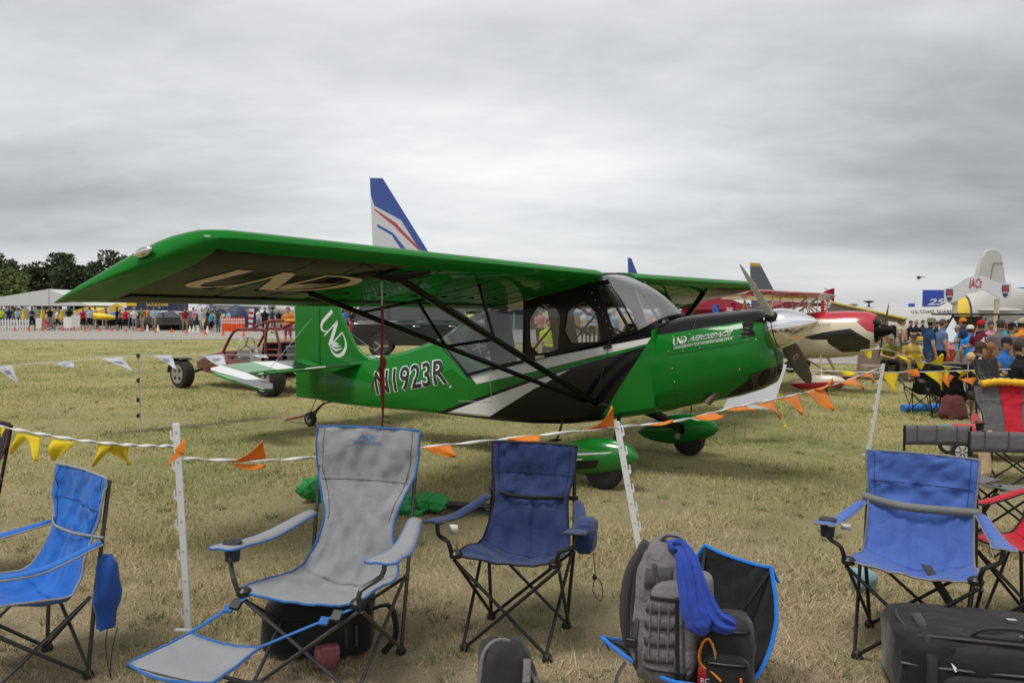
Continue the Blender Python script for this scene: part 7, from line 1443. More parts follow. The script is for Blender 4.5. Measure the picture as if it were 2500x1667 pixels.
p0 = cp(2234, 765); hv_ = BVHTree.FromPolygons([v for r_ in rg for v in r_], [(i * 24 + j, i * 24 + (j + 1) % 24, (i + 1) * 24 + (j + 1) % 24, (i + 1) * 24 + j) for i in range(len(rg) - 1) for j in range(24)])
def cgd(p):
    h = hv_.ray_cast(Vector((p.x, -5, p.z)), Vector((0, 1, 0))); return Vector((p.x, (h[0].y if h[0] else -1) - .02, p.z))
flat_text('U.S. COAST GUARD', .19, (p0[0], 0, p0[1]), (1, 0, 0), (0, 0, 1), (0, 0, 0), width=cp(2336, 760)[0] - p0[0], bold=.02, proj=cgd).build('lettering', mat('letter_black', (.02, .02, .02), .5), cg)
flat_text('2253', .17, (cp(2386, 783)[0], 0, cp(2386, 783)[1]), (1, 0, 0), (0, 0, 1), (0, 0, 0), width=.75, bold=.02, proj=cgd).build('lettering', mat('letter_black', (.02, .02, .02), .5), cg)
MB().lathe([(.0, -.25), (.12, -.22), (.02, .05), (.28, .16), (.30, .2), (0, .22)], 16, c=(cp(2143, 745)[0], 0, cp(2143, 745)[1] + .05)).build('dome_antenna', matt_black, cg)
for u in (2060, 2280): MB().tube([(cp(u, 850)[0], -.6, cp(u, 850)[1]), (cp(u, 850)[0], -.6, .3)], .08, 8).build('gear_leg', steel, cg); MB().lathe([(.1, -.15), (.33, -.15), (.35, 0), (.33, .15), (.1, .15)], 16, axis='Y', c=(cp(u, 850)[0], -.6, .35)).build('wheel', rubber, cg)
# ================================================================ signs and stands at the right
Yi = 33.0; ia = at(2388, 720, Yi); ib = float(gz(ia.x, ia.y)); arch = thing('arch_sign', 'curved white arch banner lettered IAC on two wooden posts', 'sign', (ia.x, ia.y, ib), 0)
def ip(x, y): p = at(1900 + x / 3.92, 580 + y / 3.92, Yi); return (p.x - ia.x, p.z - ib)
tp_ = [(1590, 490), (1700, 452), (1780, 395), (1850, 372), (1920, 366), (1990, 380), (2060, 415), (2130, 437), (2225, 442)]; bt_ = [(2225, 585), (2130, 582), (2060, 552), (1990, 515), (1900, 500), (1820, 535), (1740, 590), (1660, 618), (1590, 625)]
tc2, bc2 = curve([(*ip(*p), 0) for p in tp_], 28), curve([(*ip(*p), 0) for p in bt_[::-1]], 28)
MB().rings([[(a.x, -.04, a.y), (a.x, .04, a.y), (b.x, .04, b.y), (b.x, -.04, b.y)] for a, b in zip(tc2, bc2)]).build('banner', mat('banner_white', (.60, .61, .64), .6, var=.05), arch, angle=30)
a0 = ip(1820, 487); flat_text('IACt', ip(1820, 395)[1] - a0[1], (a0[0], -.05, a0[1]), (1, 0, .04), (0, 0, 1), (0, 0, 0), width=ip(1955, 0)[0] - a0[0], bold=.02, shear=.25).build('lettering', mat('sign_red', (.42, .02, .03), .5), arch)
for sx_, sy_ in ((1632, 550), (2167, 512)):
    x0, z0 = ip(sx_, sy_); shp = [(-.16, .30), (.16, .30), (.18, .05), (.10, -.25), (0, -.32), (-.10, -.25), (-.18, .05)]; so_ = MB().prism([(x0 + a * .85, z0 + b * .85) for a, b in shp], lambda a, b: (a, -.06, b), lambda a, b: (a, -.04, b)).build('shield_emblem', mat('emblem_navy', (.05, .06, .12), .5), arch); MB().prism([(x0 + a * .66, z0 + b * .42 + .08) for a, b in shp], lambda a, b: (a, -.068, b), lambda a, b: (a, -.055, b)).build('emblem_red', mat('emblem_red', (.35, .05, .06), .5), so_)
    MB().box((x0, -.07, z0 - .06), (.24, .012, .035)).build('emblem_bar', mat('paper_white', (.68, .68, .66), .7), so_)
for u in (2334, 2436): x0 = at(u, 760, Yi).x - ia.x; MB().box((x0, .08, 1.2), (.16, .12, 2.45 + (u > 2400) * .1)).build('post', mat('pale_wood', (.50, .42, .28), .7, var=.2), arch)
Yg = 60.0; q0, q1 = at(2252, 753, Yg), at(2335, 708, Yg); bz = float(gz(q0.x, Yg)); bbd = thing('billboard', 'blue billboard with white figures behind the arch banner', 'sign', ((q0.x + q1.x) / 2, Yg, bz), 0)
MB().box((0, 0, (q0.z + q1.z) / 2 - bz), (q1.x - q0.x, .08, q1.z - q0.z)).build('panel', mat('billboard_blue', (.035, .075, .40), .5, var=.05), bbd)
flat_text('250', .50, (-.95, -.06, q0.z - bz + .26), (1, 0, 0), (0, 0, 1), (0, 0, 0), width=2.0, bold=.03, shear=.3).build('lettering', mat('paper_white', (.68, .68, .66), .7), bbd); MB().box((.1, -.06, q0.z - bz + .12), (1.6, .01, .05)).build('lettering_bar', mat('paper_white', (.68, .68, .66), .7), bbd)
for s in (-1, 1): MB().box((s * 1.1, .1, (q0.z - bz) / 2), (.1, .1, q0.z - bz)).build('post', steel, bbd)
fl_ = at(2225, 745, 70); fb = thing('small_sign', 'small blue flag sign above the flying boat', 'sign', (fl_.x, 70, float(gz(fl_.x, 70))), 0); zf = fl_.z - fb.location.z; MB().box((0, 0, zf), (.55, .04, .30)).build('panel', mat('billboard_blue', (.035, .075, .40), .5), fb); MB().tube([(.3, 0, 0), (.3, 0, zf + .5)], .02, 6).build('post', steel, fb)
# red feather flag and stands behind the biplane
def feather(label, u, Y, v0, v1, c, txt=None, w=.62):
    p0 = gx(u, Y); zt = at(u, v0, Y).z - p0.z; zb = max(.25, at(u, v1, Y).z - p0.z); t = thing('feather_flag', label, 'flag', p0, 0, 'feather flags'); g = []
    for i in range(16):
        f0 = i / 15; z = lerp(zb, zt, f0); ww = w * (1 if f0 < .7 else math.sqrt(max(0.02, 1 - ((f0 - .7) / .3) ** 2))); g.append([(w / 2 - ww + ww * k / 5, .04 * math.sin(k + f0 * 4), z) for k in range(6)])
    MB().sheet(g).build('banner', cloth(c), t, thick=.006); MB().tube([(w / 2 + .01, 0, 0), (w / 2 + .01, 0, zt * .72), (w / 2 - .08, 0, zt * .95), (w / 2 - w * .8, 0, zt)], .014, 6).build('pole', plastic_black, t)
    if txt: flat_text(txt, w * .55, (w * .22, -.06, zb + .1), (0, 0, 1), (-1, 0, 0), (0, -.03, 0), width=(zt - zb) * .55, bold=.03).build('lettering', mat('paper_white', (.68, .68, .66), .7), t)
feather('tall red feather flag with white letters beyond the biplane wing', 2018, 36, 704, 772, (.40, .03, .045), 'RONO', .62); feather('red feather flag with white letters behind the green strut', 1780, 40, 738, 775, (.35, .03, .06), 'SWAY', .6); feather('blue feather flag beside the red one', 1746, 40, 742, 772, (.05, .12, .40), None, .35)
def marquee(label, u0, u1, v_eave, v_ridge, Y, depth, m_, rz=0., name='marquee', legs=True, walls=None, group='event tents', stripes=None, peak=.5):
    a, b = at(u0, v_eave, Y), at(u1, v_eave, Y); w = b.x - a.x; g0 = float(gz((a.x + b.x) / 2, Y)); t = thing(name, label, 'tent', ((a.x + b.x) / 2, Y, g0), rz, group); ze = a.z - g0; zr = at(u0, v_ridge, Y).z - g0; px_ = lerp(-w / 2, w / 2, peak)
    MB().add([(-w / 2, 0, ze), (w / 2, 0, ze), (px_, 0, zr), (-w / 2, depth, ze), (w / 2, depth, ze), (px_, depth, zr)], [(0, 2, 5, 3), (1, 4, 5, 2), (0, 1, 2), (3, 5, 4)]).build('roof', m_, t, False, thick=.03)
    MB().box((0, -.015, ze - .10), (w, .03, .20)).build('valance', m_, t)
    n = max(2, int(w / 2.5) + 1)
    for i in range(n): MB().tube([(lerp(-w / 2, w / 2, i / (n - 1)), .03, 0), (lerp(-w / 2, w / 2, i / (n - 1)), .03, ze)], .04, 6).build('tent_pole', ppl, t)
    if walls: MB().box((0, depth, ze / 2), (w, .05, ze)).build('back_wall', walls, t)
    return t
tentw = mat('white_canvas', (.56, .56, .55), .6, var=.06, scale=1.2)
marquee('white marquee seen between the struts beyond the cowling', 1640, 1745, 752, 728, 62, 6, tentw, walls=tentw); marquee('red canopy tent behind the propeller', 1690, 1830, 748, 722, 48, 3, mat('red_canvas_tent', (.30, .02, .035), .6), walls=mat('red_canvas_tent', (.30, .02, .035), .6)); marquee('maroon canopy tent behind the biplane struts', 1880, 2010, 752, 728, 50, 3, mat('maroon_tent', (.20, .015, .03), .6), walls=tentw)
marquee('white marquee seen through the cabin windows', 1380, 1520, 756, 730, 60, 6, tentw, walls=tentw); marquee('dark blue canopy seen through the cabin', 1180, 1330, 756, 735, 64, 5, mat('navy_canvas', (.04, .06, .15), .6), walls=mat('grey_wall', (.25, .25, .26), .8))
marquee('grey canopy tent behind the flying boat tail', 2470, 2600, 722, 700, 52, 5, mat('navy_canvas', (.04, .06, .15), .6), walls=mat('grey_wall', (.25, .25, .26), .8))
# red open utility vehicle with roof
Yu = 25.0; up = gx(2390, Yu); uv = thing('utility_cart', 'red open-sided utility cart with flat dark roof and windscreen', 'cart', up, 0.12)
MB().prism([(-1.15, .35), (-1.20, .75), (-.95, .92), (-.45, 1.0), (-.40, .55), (.85, .55), (.85, .95), (1.25, .95), (1.25, .35)], lambda a, b: (a, -.70, b), lambda a, b: (a, .70, b)).build('body', mat('cart_red', (.36, .02, .02), .3, coat=.4), uv, bevel=.03)
MB().box((.10, 0, 1.86), (2.55, 1.5, .06)).build('roof', matt_black, uv, bevel=.02)
for x0, x1 in ((-.45, -.95), (-.45, -.95), (1.18, 1.15)):
    for s in (-1, 1): MB().tube([(x1, s * .66, .9), (x0, s * .66, 1.84)], .03, 8).build('roof_post', mat('cart_red', (.36, .02, .02), .3), uv)
MB().add([(-.93, -.62, .98), (-.93, .62, .98), (-.47, .62, 1.80), (-.47, -.62, 1.80)], [(0, 1, 2, 3)]).build('windscreen', glass('cart_glass', (.75, .78, .78), .15), uv, False)
for x in (-.8, .85):
    for s in (-1, 1): MB().lathe([(.1, -.10), (.26, -.10), (.29, 0), (.26, .10), (.1, .10)], 20, axis='Y', c=(x, s * .68, .29)).build('wheel', rubber, uv)
for x in (.1, .9): MB().box((x, 0, .78), (.5, 1.2, .12)).box((x + .25, 0, 1.05), (.1, 1.2, .5)).build('seat', blk, uv, bevel=.04)
tb = thing('folding_table', 'folding table with yellow box before the folded-arms man', 'table', gx(2235, 30), 0); MB().box((0, 0, .80), (1.7, .6, .05)).build('top', mat('table_grey', (.22, .24, .26), .6), tb)
for sx in (-1, 1):
    for sy in (-1, 1): MB().tube([(sx * .75, sy * .25, 0), (sx * .75, sy * .25, .80)], .02, 6).build('leg', steel, tb)
yb2 = thing('yellow_case', 'yellow case on the folding table', 'case', gx(2238, 29.8) + Vector((0, 0, .825)), 0); MB().box((0, 0, .08), (.5, .3, .16)).build('case', mat('yellow_paint2', (.65, .42, .03), .5), yb2, bevel=.02)
barr = mat('barrier_grey', (.26, .27, .28), .5)
for i in range(4): t = thing('crowd_barrier', 'grey metal crowd barrier behind the bench sitters', 'barrier', gx(2150 + i * 62, 27.5), .05, 'crowd barriers'); MB().tube([(-.45, 0, 0), (-.45, 0, .85), (.45, 0, .85), (.45, 0, 0)], .02, 6).build('frame', barr, t); [MB().tube([(x, 0, .12), (x, 0, .85)], .008, 5).build('bar', barr, t) for x in np.linspace(-.4, .4, 8)]
# crowd goods at the far right: coloured caps and bags on a stall
cols = [(.5, .03, .03), (.6, .6, .6), (.03, .03, .04), (.65, .2, .03), (.25, .05, .3), (.05, .12, .35)]
st = thing('merchandise_stall', 'long stall table heaped beside the utility cart', 'stall', gx(2488, 16.5), -.25); MB().box((0, 0, .72), (1.9, .8, .06)).build('top', mat('table_grey', (.22, .24, .26), .6), st); [MB().tube([(sx * .85, sy * .35, 0), (sx * .85, sy * .35, .72)], .02, 6).build('leg', steel, st) for sx in (-1, 1) for sy in (-1, 1)]
for i in range(22):
    c = cols[i % 6]; p = st.matrix_basis @ Vector((random.uniform(-.85, .85), random.uniform(-.33, .33), .75)); o = soft((0, 0, .06), (.22, .18, .13), .7, seed=i).build('baseball_cap', cloth(c), None, angle=80); o.location = (p.x, p.y, p.z); tag(o, '%s cap lying on the merchandise stall' % ('red', 'white', 'black', 'orange', 'purple', 'navy')[i % 6], 'cap', 'caps on the stall')
# tiny helicopter in the sky
hp_ = at(2243, 678, 420); he = thing('helicopter', 'tiny dark helicopter far off under the clouds', 'helicopter', hp_, .2); MB().ell((0, 0, 0), (1.2, .7, .75), 12, 8).tube([(.8, 0, .2), (3.6, 0, .5)], [.3, .1], 8).build('fuselage', matt_black, he); MB().box((0, 0, 1.0), (7.0, .2, .05), (0, .08, .5)).build('rotor_blade', matt_black, he); MB().tube([(0, 0, .6), (0, 0, 1.0)], .08, 6).build('mast', matt_black, he); MB().box((3.6, 0, .6), (.1, .05, 1.0)).build('tail_rotor', matt_black, he)
for s in (-1, 1): MB().tube([(-1, s * .6, -1.0), (1, s * .6, -1.0)], .06, 6).build('skid', matt_black, he)
# ================================================================ tents, fence and crowd line at the left
g0 = at(120, 752, 78); t = thing('white_marquee', 'large white marquee with peaked roof beneath dark trees', 'tent', (g0.x, 78, 0), -.12, 'event tents')
xl, xr = at(-150, 752, 78).x - g0.x, at(226, 752, 78).x - g0.x; ze, zr = 1.95, at(120, 706, 78).z
MB().add([(xl, 0, ze), (xr, 0, ze), (0, 0, zr), (xl - 3, 26, ze), (xr - 3, 26, ze), (-3, 26, zr)], [(0, 2, 5, 3), (1, 4, 5, 2), (0, 1, 2), (3, 5, 4)]).build('roof', tentw, t, False, thick=.04)
MB().tube([(0, -.03, ze + .1), (0, -.03, zr)], .03, 6).build('gable_seam', mat('seam_canvas', (.42, .42, .41), .7), t); MB().box((0, 12, ze / 2), ((xr - xl) * .9, .1, ze)).build('back_wall', mat('interior_shade', (.03, .03, .035), .9), t)  # dark panel added inside so the tent interior reads as shade
for i in range(10): MB().tube([(lerp(xl, xr, i / 9), .05, 0), (lerp(xl, xr, i / 9), .05, ze)], .06, 6).build('tent_pole', mat('grey_paint', (.35, .36, .37), .5), t); 
for i in range(9): MB().box((lerp(xl, xr, (i + .5) / 9), .6, .9), ((xr - xl) / 9 * .85, .02, 1.5)).build('clear_wall', glass('tent_window', (.6, .63, .64), .04), t, False)
yst = livery('yellow_stripe_canvas', (.62, .42, .05), [((.5, .49, .46), [[(k * 1.5, -20), (k * 1.5 + .45, -20), (k * 1.5 + 1.4, 20), (k * 1.5 + .95, 20)] for k in range(-4, 5)])], rough=.7, coat=0, axes=(0, 1))
marquee('yellow and white striped canopy beside the blue stand', 232, 335, 763, 741, 72, 5, yst, walls=mat('interior_shade', (.03, .03, .035), .9)); marquee('yellow canopy with grey roof edge next to the marquee', 165, 250, 764, 750, 74, 5, mat('yellow_canvas', (.62, .45, .06), .7), walls=mat('interior_shade', (.03, .03, .035), .9))  # near-black wall colour carries the shade under both canopies
# blue stand with the big name
gy = at(386, 748, 66); t = thing('trade_stand', 'dark blue trade stand lettered GOODYEAR in yellow', 'stand', (gy.x, 66, 0), 0); wgy = at(447, 748, 66).x - at(328, 748, 66).x; z0, z1 = at(386, 758, 66).z, at(386, 733, 66).z
MB().box((0, 0, (z0 + z1) / 2), (wgy, 2.4, z1 - z0)).build('fascia', mat('goodyear_blue', (.020, .035, .10), .5), t); MB().box((0, -1.19, z0 - .03), (wgy, .04, .06)).build('fascia_edge', ppl, t); MB().box((0, .6, z0 / 2), (wgy * .97, .6, z0)).build('back_wall', mat('interior_shade', (.03, .03, .035), .9), t)  # wall coloured dark for the shade in the open space below the fascia
flat_text('GOODYEAR', .32, (at(374, 748, 66).x - gy.x, -1.21, at(386, 747.5, 66).z), (1, 0, 0), (0, 0, 1), (0, -.02, 0), width=at(427, 748, 66).x - at(374, 748, 66).x, bold=.03).build('lettering', mat('goodyear_yellow', (.75, .50, .03), .5), t); MB().box((at(339, 745, 66).x - gy.x, -1.215, at(339, 743, 66).z), (.8, .02, .28)).build('small_lettering', mat('goodyear_yellow', (.75, .50, .03), .5), t)
for sx in (-1, -.33, .33, 1): MB().tube([(sx * wgy * .48, -1.1, 0), (sx * wgy * .48, -1.1, z0)], .05, 6).build('post', steel, t)
MB().box((-.4, -1.0, 1.35), (1.6, .05, .12)).build('yellow_strip', mat('goodyear_yellow', (.75, .50, .03), .5), t)
# picket fence: each picket a piece
fa, fb_ = gx(-40, 58.5), gx(72, 58.5); t = thing('picket_fence', 'low white picket fence in front of the white marquee', 'fence', fa, 0); Lw = fb_.x - fa.x
pk_me = None; NPK = 17
for i in range(NPK):
    x = Lw * i / (NPK - 1)
    if pk_me is None: o = MB().prism([(-.055, .08), (.055, .08), (.055, .80), (0, .90), (-.055, .80)], lambda a, b: (a, -.012, b), lambda a, b: (a, .012, b)).build('picket', ppl, t); pk_me = o
    else: o = pk_me.copy(); col.objects.link(o)
    o.location = (x, 0, 0)
for z in (.25, .68): MB().box((Lw / 2, .03, z), (Lw, .03, .07)).build('rail', ppl, t)
for i in range(5): MB().box((Lw * i / 4, .05, .42), (.07, .06, .84)).build('post', ppl, t)
# closed yellow parasols
for u, lab in ((61, 'beside the picket fence end'), (106, 'behind the red deck chair'), (131, 'next to the man in black shirt'), (153, 'before the clear marquee wall')):
    p = gx(u, 63); t = thing('closed_parasol', 'closed yellow parasol ' + lab, 'parasol', p, 0, 'closed yellow parasols'); zt = at(u, 754, 63).z; MB().lathe([(.02, .70), (.16, .75), (.17, 1.1), (.10, 1.25), (.13, 1.5), (.05, zt - .1), (0, zt)], 12).build('canopy', mat('parasol_yellow', (.68, .42, .02), .7), t); MB().tube([(0, 0, 0), (0, 0, .8)], .025, 6).build('pole', steel, t); MB().lathe([(.25, 0), (.25, .06), (.05, .08)], 14).build('base', matt_black, t)
for u, v, lab in ((218, 756, 'blue open parasol by the speckled shirt man'), (285, 760, 'blue open parasol by the woman in black')):
    p = gx(u, 66); t = thing('open_parasol', lab, 'parasol', p, 0, 'open blue parasols'); zt = at(u, v, 66).z; MB().lathe([(1.1, zt - .5), (.6, zt - .2), (0, zt)], 8).build('canopy', mat('parasol_blue', (.05, .10, .32), .7), t, False); MB().tube([(0, 0, 0), (0, 0, zt)], .025, 6).build('pole', steel, t); MB().lathe([(.25, 0), (.25, .06), (.05, .08)], 14).build('base', matt_black, t)
# boards and seats along the taxiway edge
for u, lab, hh in ((97, 'narrow white board sign beside the red deck chair', .95), (168, 'white board sign before the closed parasols', 1.05), (187, 'tall cream board sign on an easel', 1.2)):
    p = gx(u, 58); t = thing('easel_sign', lab, 'sign', p, .1, 'white board signs'); MB().box((0, 0, hh * .58), (.42 if u < 100 else .62, .03, hh * .8), (-.1, 0, 0)).build('board', ppl if u < 180 else mat('cream_board', (.55, .52, .46), .6), t)
    for s in (-1, 1): MB().tube([(s * .2, .0, 0), (s * .2, .06, hh)], .015, 6).build('leg', dark_metal, t)
p = gx(119, 58.5); t = thing('deck_chair', 'red deck chair with reclining back beside white board sign', 'chair', p, 1.2); MB().sheet([[(s * .3, y, z) for s in (-1, 1)] for y, z in ((-.6, .35), (-.1, .28), (.35, .45), (.7, .85))]).build('sling', mat('deck_red', (.38, .05, .06), .7), t, thick=.02); [MB().tube(P, .02, 6).build('leg', dark_metal, t) for s in (-1, 1) for P in ([(s * .3, -.6, .35), (s * .3, .4, 0)], [(s * .3, -.4, 0), (s * .3, .7, .85)])]
p = gx(253, 62); t = thing('yellow_glider', 'small yellow airplane fuselage on a stand', 'airplane', p, .15); MB().rings([[(x, r_ * math.cos(a), 1.0 + dz + r_ * math.sin(a)) for a in [2 * PI * k / 14 for k in range(14)]] for x, r_, dz in ((-.9, .10, .1), (-.6, .26, .08), (0, .30, 0), (.7, .2, -.05), (1.1, .06, -.08))]).build('fuselage', mat('bright_yellow', (.72, .52, .02), .35), t); MB().box((0, 0, .93), (.7, 2.6, .06)).build('wing', mat('bright_yellow', (.72, .52, .02), .35), t); [MB().tube([(x, s * .3, 0), (x, 0, .8)], .03, 6).build('stand_leg', dark_metal, t) for x in (-.4, .5) for s in (-1, 1)]
# dome tents
def dome(label, u0, u1, vt, Y, c):
    a, b = gx(u0, Y), gx(u1, Y); w = (b.x - a.x) / 2; zt = at(u0, vt, Y).z; t = thing('dome_tent', label, 'tent', ((a.x + b.x) / 2, Y, 0), .2, 'dome tents'); g = []
    for i in range(9):
        th = PI / 2 * i / 8; g.append([(w * math.cos(th) * math.cos(p_), w * .8 * math.cos(th) * math.sin(p_), zt * math.sin(th) ** .9) for p_ in [2 * PI * k / 24 for k in range(25)] if not (4.1 < p_ < 5.2 and i < 4)] if False else [(w * math.cos(th) * math.cos(p_), w * .8 * math.cos(th) * math.sin(p_), zt * math.sin(th) ** .9) for p_ in [2 * PI * k / 24 for k in range(25)]])
    MB().sheet(g).build('shell', mat('dome_' + str(u0), c, .6, var=.1), t); 
    for k in range(4): a_ = PI * k / 4 + .4; MB().tube([(w * 1.01 * math.cos(th) * math.cos(a_), w * .81 * math.cos(th) * math.sin(a_), zt * 1.01 * abs(math.sin(th)) ** .9) for th in [PI * q / 16 for q in range(17)]], .03, 6).build('rib', mat('dome_rib_' + str(u0), tuple(x * 1.6 for x in c), .6), t)
    MB().ell((0, -w * .74, zt * .30), (w * .35, .12, zt * .32), 12, 8).build('doorway', mat('interior_shade', (.03, .03, .035), .9), t)  # dark blob on the shell stands in for the shaded entrance
dome('maroon dome tent beside the dark cars', 392, 450, 758, 61, (.06, .02, .03)); dome('navy blue dome tent behind orange barriers', 546, 612, 746, 60, (.035, .04, .10))
def simplecar(label, u, Y, rz, c):
    t = thing('parked_car', label, 'car', gx(u, Y), rz, 'cars parked by the tents'); cm = mat('carpaint_' + str(u), c, .25, coat=.6)
    MB().prism([(-2.2, .35), (-2.2, .85), (-1.4, .95), (-.9, 1.45), (.6, 1.47), (1.3, .95), (2.1, .82), (2.2, .4)], lambda a, b: (a, -.85, b), lambda a, b: (a, .85, b)).build('body', cm, t, bevel=.07)
    for poly in ([(-1.2, .98), (-.82, 1.38), (-.15, 1.39), (-.15, .98)], [(-.05, .98), (-.05, 1.39), (.52, 1.39), (1.1, .98)]): MB().prism(poly, lambda a, b: (a, -.87, b), lambda a, b: (a, -.84, b)).build('side_window', mat('pale_car_glass', (.16, .18, .2), .08), t)
    for x in (-1.35, 1.35):
        for s in (-1, 1): MB().lathe([(.1, -.1), (.29, -.1), (.31, 0), (.29, .1), (.1, .1)], 18, axis='Y', c=(x, s * .78, .31)).build('wheel', rubber, t)
simplecar('dark grey car in front of the maroon dome tent', 415, 60, 0.05, (.04, .045, .05)); simplecar('black car beside the maroon dome tent', 462, 61, 0.1, (.02, .02, .022))
# bleacher seats
for u0, u1, lab in ((455, 540, 'blue and silver bleacher stand behind grey wing'), (640, 735, 'blue and silver bleacher stand beyond the buggy')):
    a, b = gx(u0, 72), gx(u1, 72); w = b.x - a.x; t = thing('bleacher', lab, 'bleacher', ((a.x + b.x) / 2, 72, 0), 0, 'bleacher stands')
    for i in range(6): MB().box((0, i * .7, .45 + i * .36), (w, .30, .06)).build('seat_row', mat('bleacher_' + str(i % 2), ((.40, .42, .46), (.10, .15, .40))[i % 2], .4), t); MB().box((0, i * .7 - .3, .25 + i * .36), (w, .26, .04)).build('foot_row', mat('bleacher_0', (.40, .42, .46), .4), t)
    for k in range(5): x = lerp(-w / 2, w / 2, k / 4); MB().tube([(x, -.2, .05), (x, 3.6, 2.3)], .04, 6).tube([(x, 3.6, 0), (x, 3.6, 2.3)], .04, 6).tube([(x, 1.6, 0), (x, 3.6, 1.2)], .03, 6).build('support', steel, t)
# grey-winged jet and white aircraft behind the domes
a = at(540, 752, 63); t = thing('display_jet', 'white and grey display aircraft with dark wing behind the dome tent', 'airplane', (at(625, 760, 66).x, 66, 0), .1); jm = mat('jet_white', (.52, .52, .52), .35)
MB().rings([[(x, r_ * math.cos(q_), 1.7 + dz + r_ * math.sin(q_)) for q_ in [2 * PI * k / 16 for k in range(16)]] for x, r_, dz in ((-3.5, .12, .3), (-2, .5, .15), (0, .65, 0), (2.0, .55, -.1), (3.2, .15, -.2))]).build('fuselage', jm, t); MB().prism([(-.8, 0), (.8, 0), (-2.2, -4.2), (-2.9, -4.2)], lambda x, y: (x, y * .3 - .5, 1.75 - y * .02), lambda x, y: (x, y * .3 - .5, 1.85 - y * .02)).build('wing', mat('jet_grey', (.16, .15, .14), .5), t); MB().prism([(-.8, 0), (.8, 0), (2.4, 4.2), (1.7, 4.2)], lambda x, y: (x, y * .3 + .5, 1.75 + y * .02), lambda x, y: (x, y * .3 + .5, 1.85 + y * .02)).build('wing', jm, t)
MB().ell((.6, -.9, 1.25), (.8, .35, .35), 14, 9).build('engine_pod', jm, t); MB().ell((1.4, -.5, 1.8), (.35, .2, .22), 10, 7).build('cockpit_window', mat('pale_car_glass', (.16, .18, .2), .08), t)
for x in (-.3, 2.2): MB().tube([(x, 0, 1.2), (x, 0, .25)], .06, 6).build('gear_leg', steel, t); MB().lathe([(.05, -.1), (.24, -.1), (.24, .1), (.05, .1)], 14, axis='Y', c=(x, 0, .24)).build('wheel', rubber, t)
p = gx(613, 58); t = thing('flag_column', 'red and white striped column banner beside the white aircraft', 'banner', p, .1)
for k in range(7): MB().box((.04 * k * .3, 0, .35 + k * .20), (.34, .05, .19), (0, .12, 0)).build('stripe', cloth((.5, .03, .04)) if k % 2 else ppl, t)
MB().box((.42, 0, .95), (.40, .06, 1.5), (0, .12, 0)).build('navy_panel', cloth((.03, .04, .10)), t); MB().tube([(-.05, .05, 0), (.1, .05, 1.7)], .02, 6).build('pole', steel, t)
# orange channelizer barriers
ob = None
for i in range(10):
    p = gx(546 + i * 5.6, 56 + .5 * (i % 2))
    if ob is None:
        ob = thing('orange_channelizer', 'orange and white channelizer post in the row by the navy dome tent', 'barrier', p, 0, 'orange channelizer posts'); MB().lathe([(.20, 0), (.20, .05), (.09, .07), (.07, .95), (.03, 1.0), (.03, 1.06)], 12).build('post', mat('cone_orange', (.72, .09, .015), .5), ob)
        for z in (.60, .80): MB().lathe([(.083, z), (.085, z + .01), (.082, z + .10), (.079, z + .11)], 12).build('reflective_band', ppl, ob)
    else: copy_tree(ob, p, 0)
# traffic cones along the taxiway
cone = None
NBR = ['picket fence', 'picket fence end', 'red deck chair', 'closed parasols', 'white board sign', 'cream easel sign', 'speckled shirt man', 'yellow fuselage', 'woman in black', 'tall red and black shirt', 'olive clothes woman', 'light blue shirt man', 'maroon dome tent', 'maroon shirt man', 'cream shorts man', 'child in teal', 'navy dome tent', 'red buggy cage', 'rainbow shorts woman']
for k, (u, v) in enumerate(((36, 808), (70, 808), (105, 808), (154, 808), (181, 808), (208, 809), (242, 809), (273, 809), (306, 809), (343, 810), (380, 812), (419, 813), (455, 815), (501, 818), (545, 820), (595, 823), (697, 830))):
    p = G(u, v); p.z = .02; lab = 'orange traffic cone on the taxiway edge near the ' + NBR[k]
    if cone is None:
        cone = thing('traffic_cone', lab, 'cone', p, 0, 'orange traffic cones'); MB().box((0, 0, .012), (.24, .24, .024)).build('base', mat('cone_orange', (.72, .09, .015), .5), cone); MB().lathe([(.09, .024), (.022, .32), (.0, .325)], 14).build('cone', mat('cone_orange', (.72, .09, .015), .5), cone)
    else: copy_tree(cone, p, 0, lab)
wcone = None
for u, v, lab in ((464, 811, 'maroon shirt man'), (473, 811, 'dark cars'), (484, 811, 'cream shorts'), (507, 812, 'child in teal'), (360, 809, 'olive clothes woman'), (386, 809, 'light blue shirt'), (588, 808, 'orange channelizers'), (625, 809, 'striped banner')):
    p = G(u, v); p.z = .02; lb = 'white traffic cone beside the ' + lab
    if wcone is None:
        wcone = thing('white_cone', lb, 'cone', p, 0, 'white traffic cones'); MB().box((0, 0, .015), (.34, .34, .03)).build('base', ppl, wcone); MB().lathe([(.12, .03), (.03, .46), (.0, .465)], 14).build('cone', ppl, wcone)
    else: copy_tree(wcone, p, 0, lb)
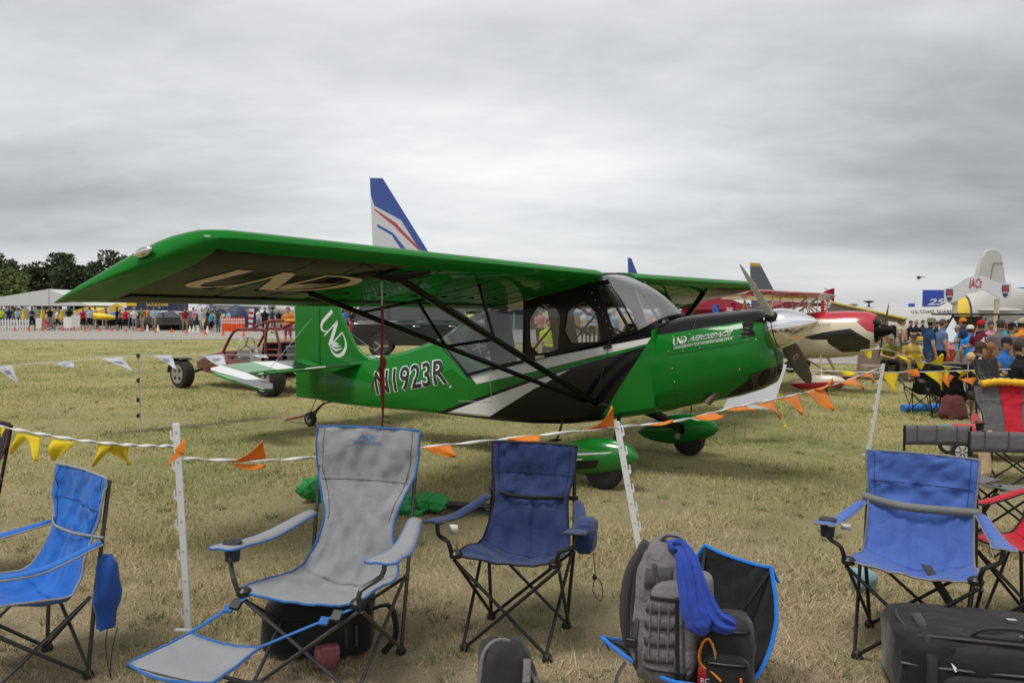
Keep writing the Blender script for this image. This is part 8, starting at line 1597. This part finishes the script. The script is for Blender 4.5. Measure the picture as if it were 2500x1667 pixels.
# ================================================================ trees
def leafmat(name, c): return mat(name, c, .8, var=.55, scale=1.1, spec=.2)
bark = mat('bark', (.045, .035, .027), .9, var=.3, bump=.6, bscale=8)
def tree(label, u, Y, v_top, wpx, c, seed, group='trees behind the marquee', n=2600, name='broadleaf_tree'):
    rnd = np.random.RandomState(seed); p = gx(u, Y); h = at(u, v_top, Y).z - p.z; w = wpx * Y / 1900 / 2; t = thing(name, label, 'tree', p, rnd.rand() * 6, group)
    MB().tube(curve([(0, 0, 0), (.1, .05, h * .2), (-.1, .1, h * .5), (.05, 0, h * .8)], 8), [.035 * h, .03 * h, .028 * h, .024 * h, .02 * h, .015 * h, .010 * h, .004 * h], 9).build('trunk', bark, t)
    lobes = []
    for k in range(17):
        a = rnd.rand() * 2 * PI; zf = .32 + .60 * rnd.rand(); rr = w * (.30 + .55 * rnd.rand()) * math.sqrt(max(.05, 1 - ((zf - .55) / .48) ** 2)); lobes.append((Vector((math.cos(a) * rr, math.sin(a) * rr, h * zf)), w * (.26 + .22 * rnd.rand())))
        if k < 8:
            z0 = h * (.25 + .4 * rnd.rand()); MB().tube([(0, 0, z0), lobes[-1][0] * .6 + Vector((0, 0, z0 * .4)), lobes[-1][0]], [.014 * h, .009 * h, .003 * h], 6).build('limb', bark, t)
    lobes.append((Vector((0, 0, h * .90)), w * .34))
    V = []; F = []
    for i in range(n):
        c0_, r_ = lobes[rnd.randint(len(lobes))]; d = rnd.randn(3); d /= np.linalg.norm(d); q = Vector(c0_) + Vector(d) * r_ * (.55 + .5 * rnd.rand()); q.z = min(q.z, h * 1.0) ; s = w * (.045 + .05 * rnd.rand()); e1 = Vector(rnd.randn(3)).normalized() * s; e2 = Vector(rnd.randn(3)).normalized() * s; b = len(V); V += [q - e1, q + e2 * .8, q + e1, q - e2 * .8]; F.append((b, b + 1, b + 2, b + 3))
    o = MB().add(V, F).build('crown', leafmat('leaf_%d' % seed, c), t, False); o['kind'] = 'stuff'; return t
dk = (.055, .075, .038)
for k, (u, Y, vt, w, c, lab) in enumerate(((-40, 118, 600, 150, dk, 'dark tree rising at the picture border beyond the marquee'), (35, 116, 632, 90, dk, 'dark rounded tree behind the light green tree'), (28, 104, 660, 120, (.13, .17, .05), 'lighter green tree leaning over the marquee roof'), (105, 118, 640, 110, dk, 'dark tree beside the light green tree'), (172, 116, 620, 120, dk, 'tallest dark tree behind the marquee peak'), (235, 118, 640, 100, dk, 'dark tree beside the wing tip'), (285, 120, 615, 110, dk, 'dark tree half hidden by the green wing tip'), (150, 130, 650, 160, dk, 'broad dark tree filling the gap behind the marquee'), (345, 122, 640, 110, dk, 'dark tree hidden behind the green wing'))):
    tree(lab, u, Y, vt, w, c, 100 + k)
for k, (u, vt, w) in enumerate(((1990, 742, 60), (2078, 742, 22), (2480, 742, 60), (560, 742, 90), (800, 744, 90), (1000, 742, 90), (1150, 742, 80), (1600, 744, 70), (1750, 744, 80), (1880, 743, 80))): tree('low dark tree on the far horizon ' + ('behind the yellow-edged wing', 'above the flying boat hull', 'behind the flying boat tail', 'behind the navy dome tent', 'behind the green tail fin', 'behind the black vehicle', 'behind the rear cabin window', 'behind the windshield', 'behind the white marquee past the cowling', 'behind the red canopy tent', 'x')[k], u, 300, vt, w * 1.6, dk, 200 + k, 'distant trees on the horizon', 700, 'distant_tree')
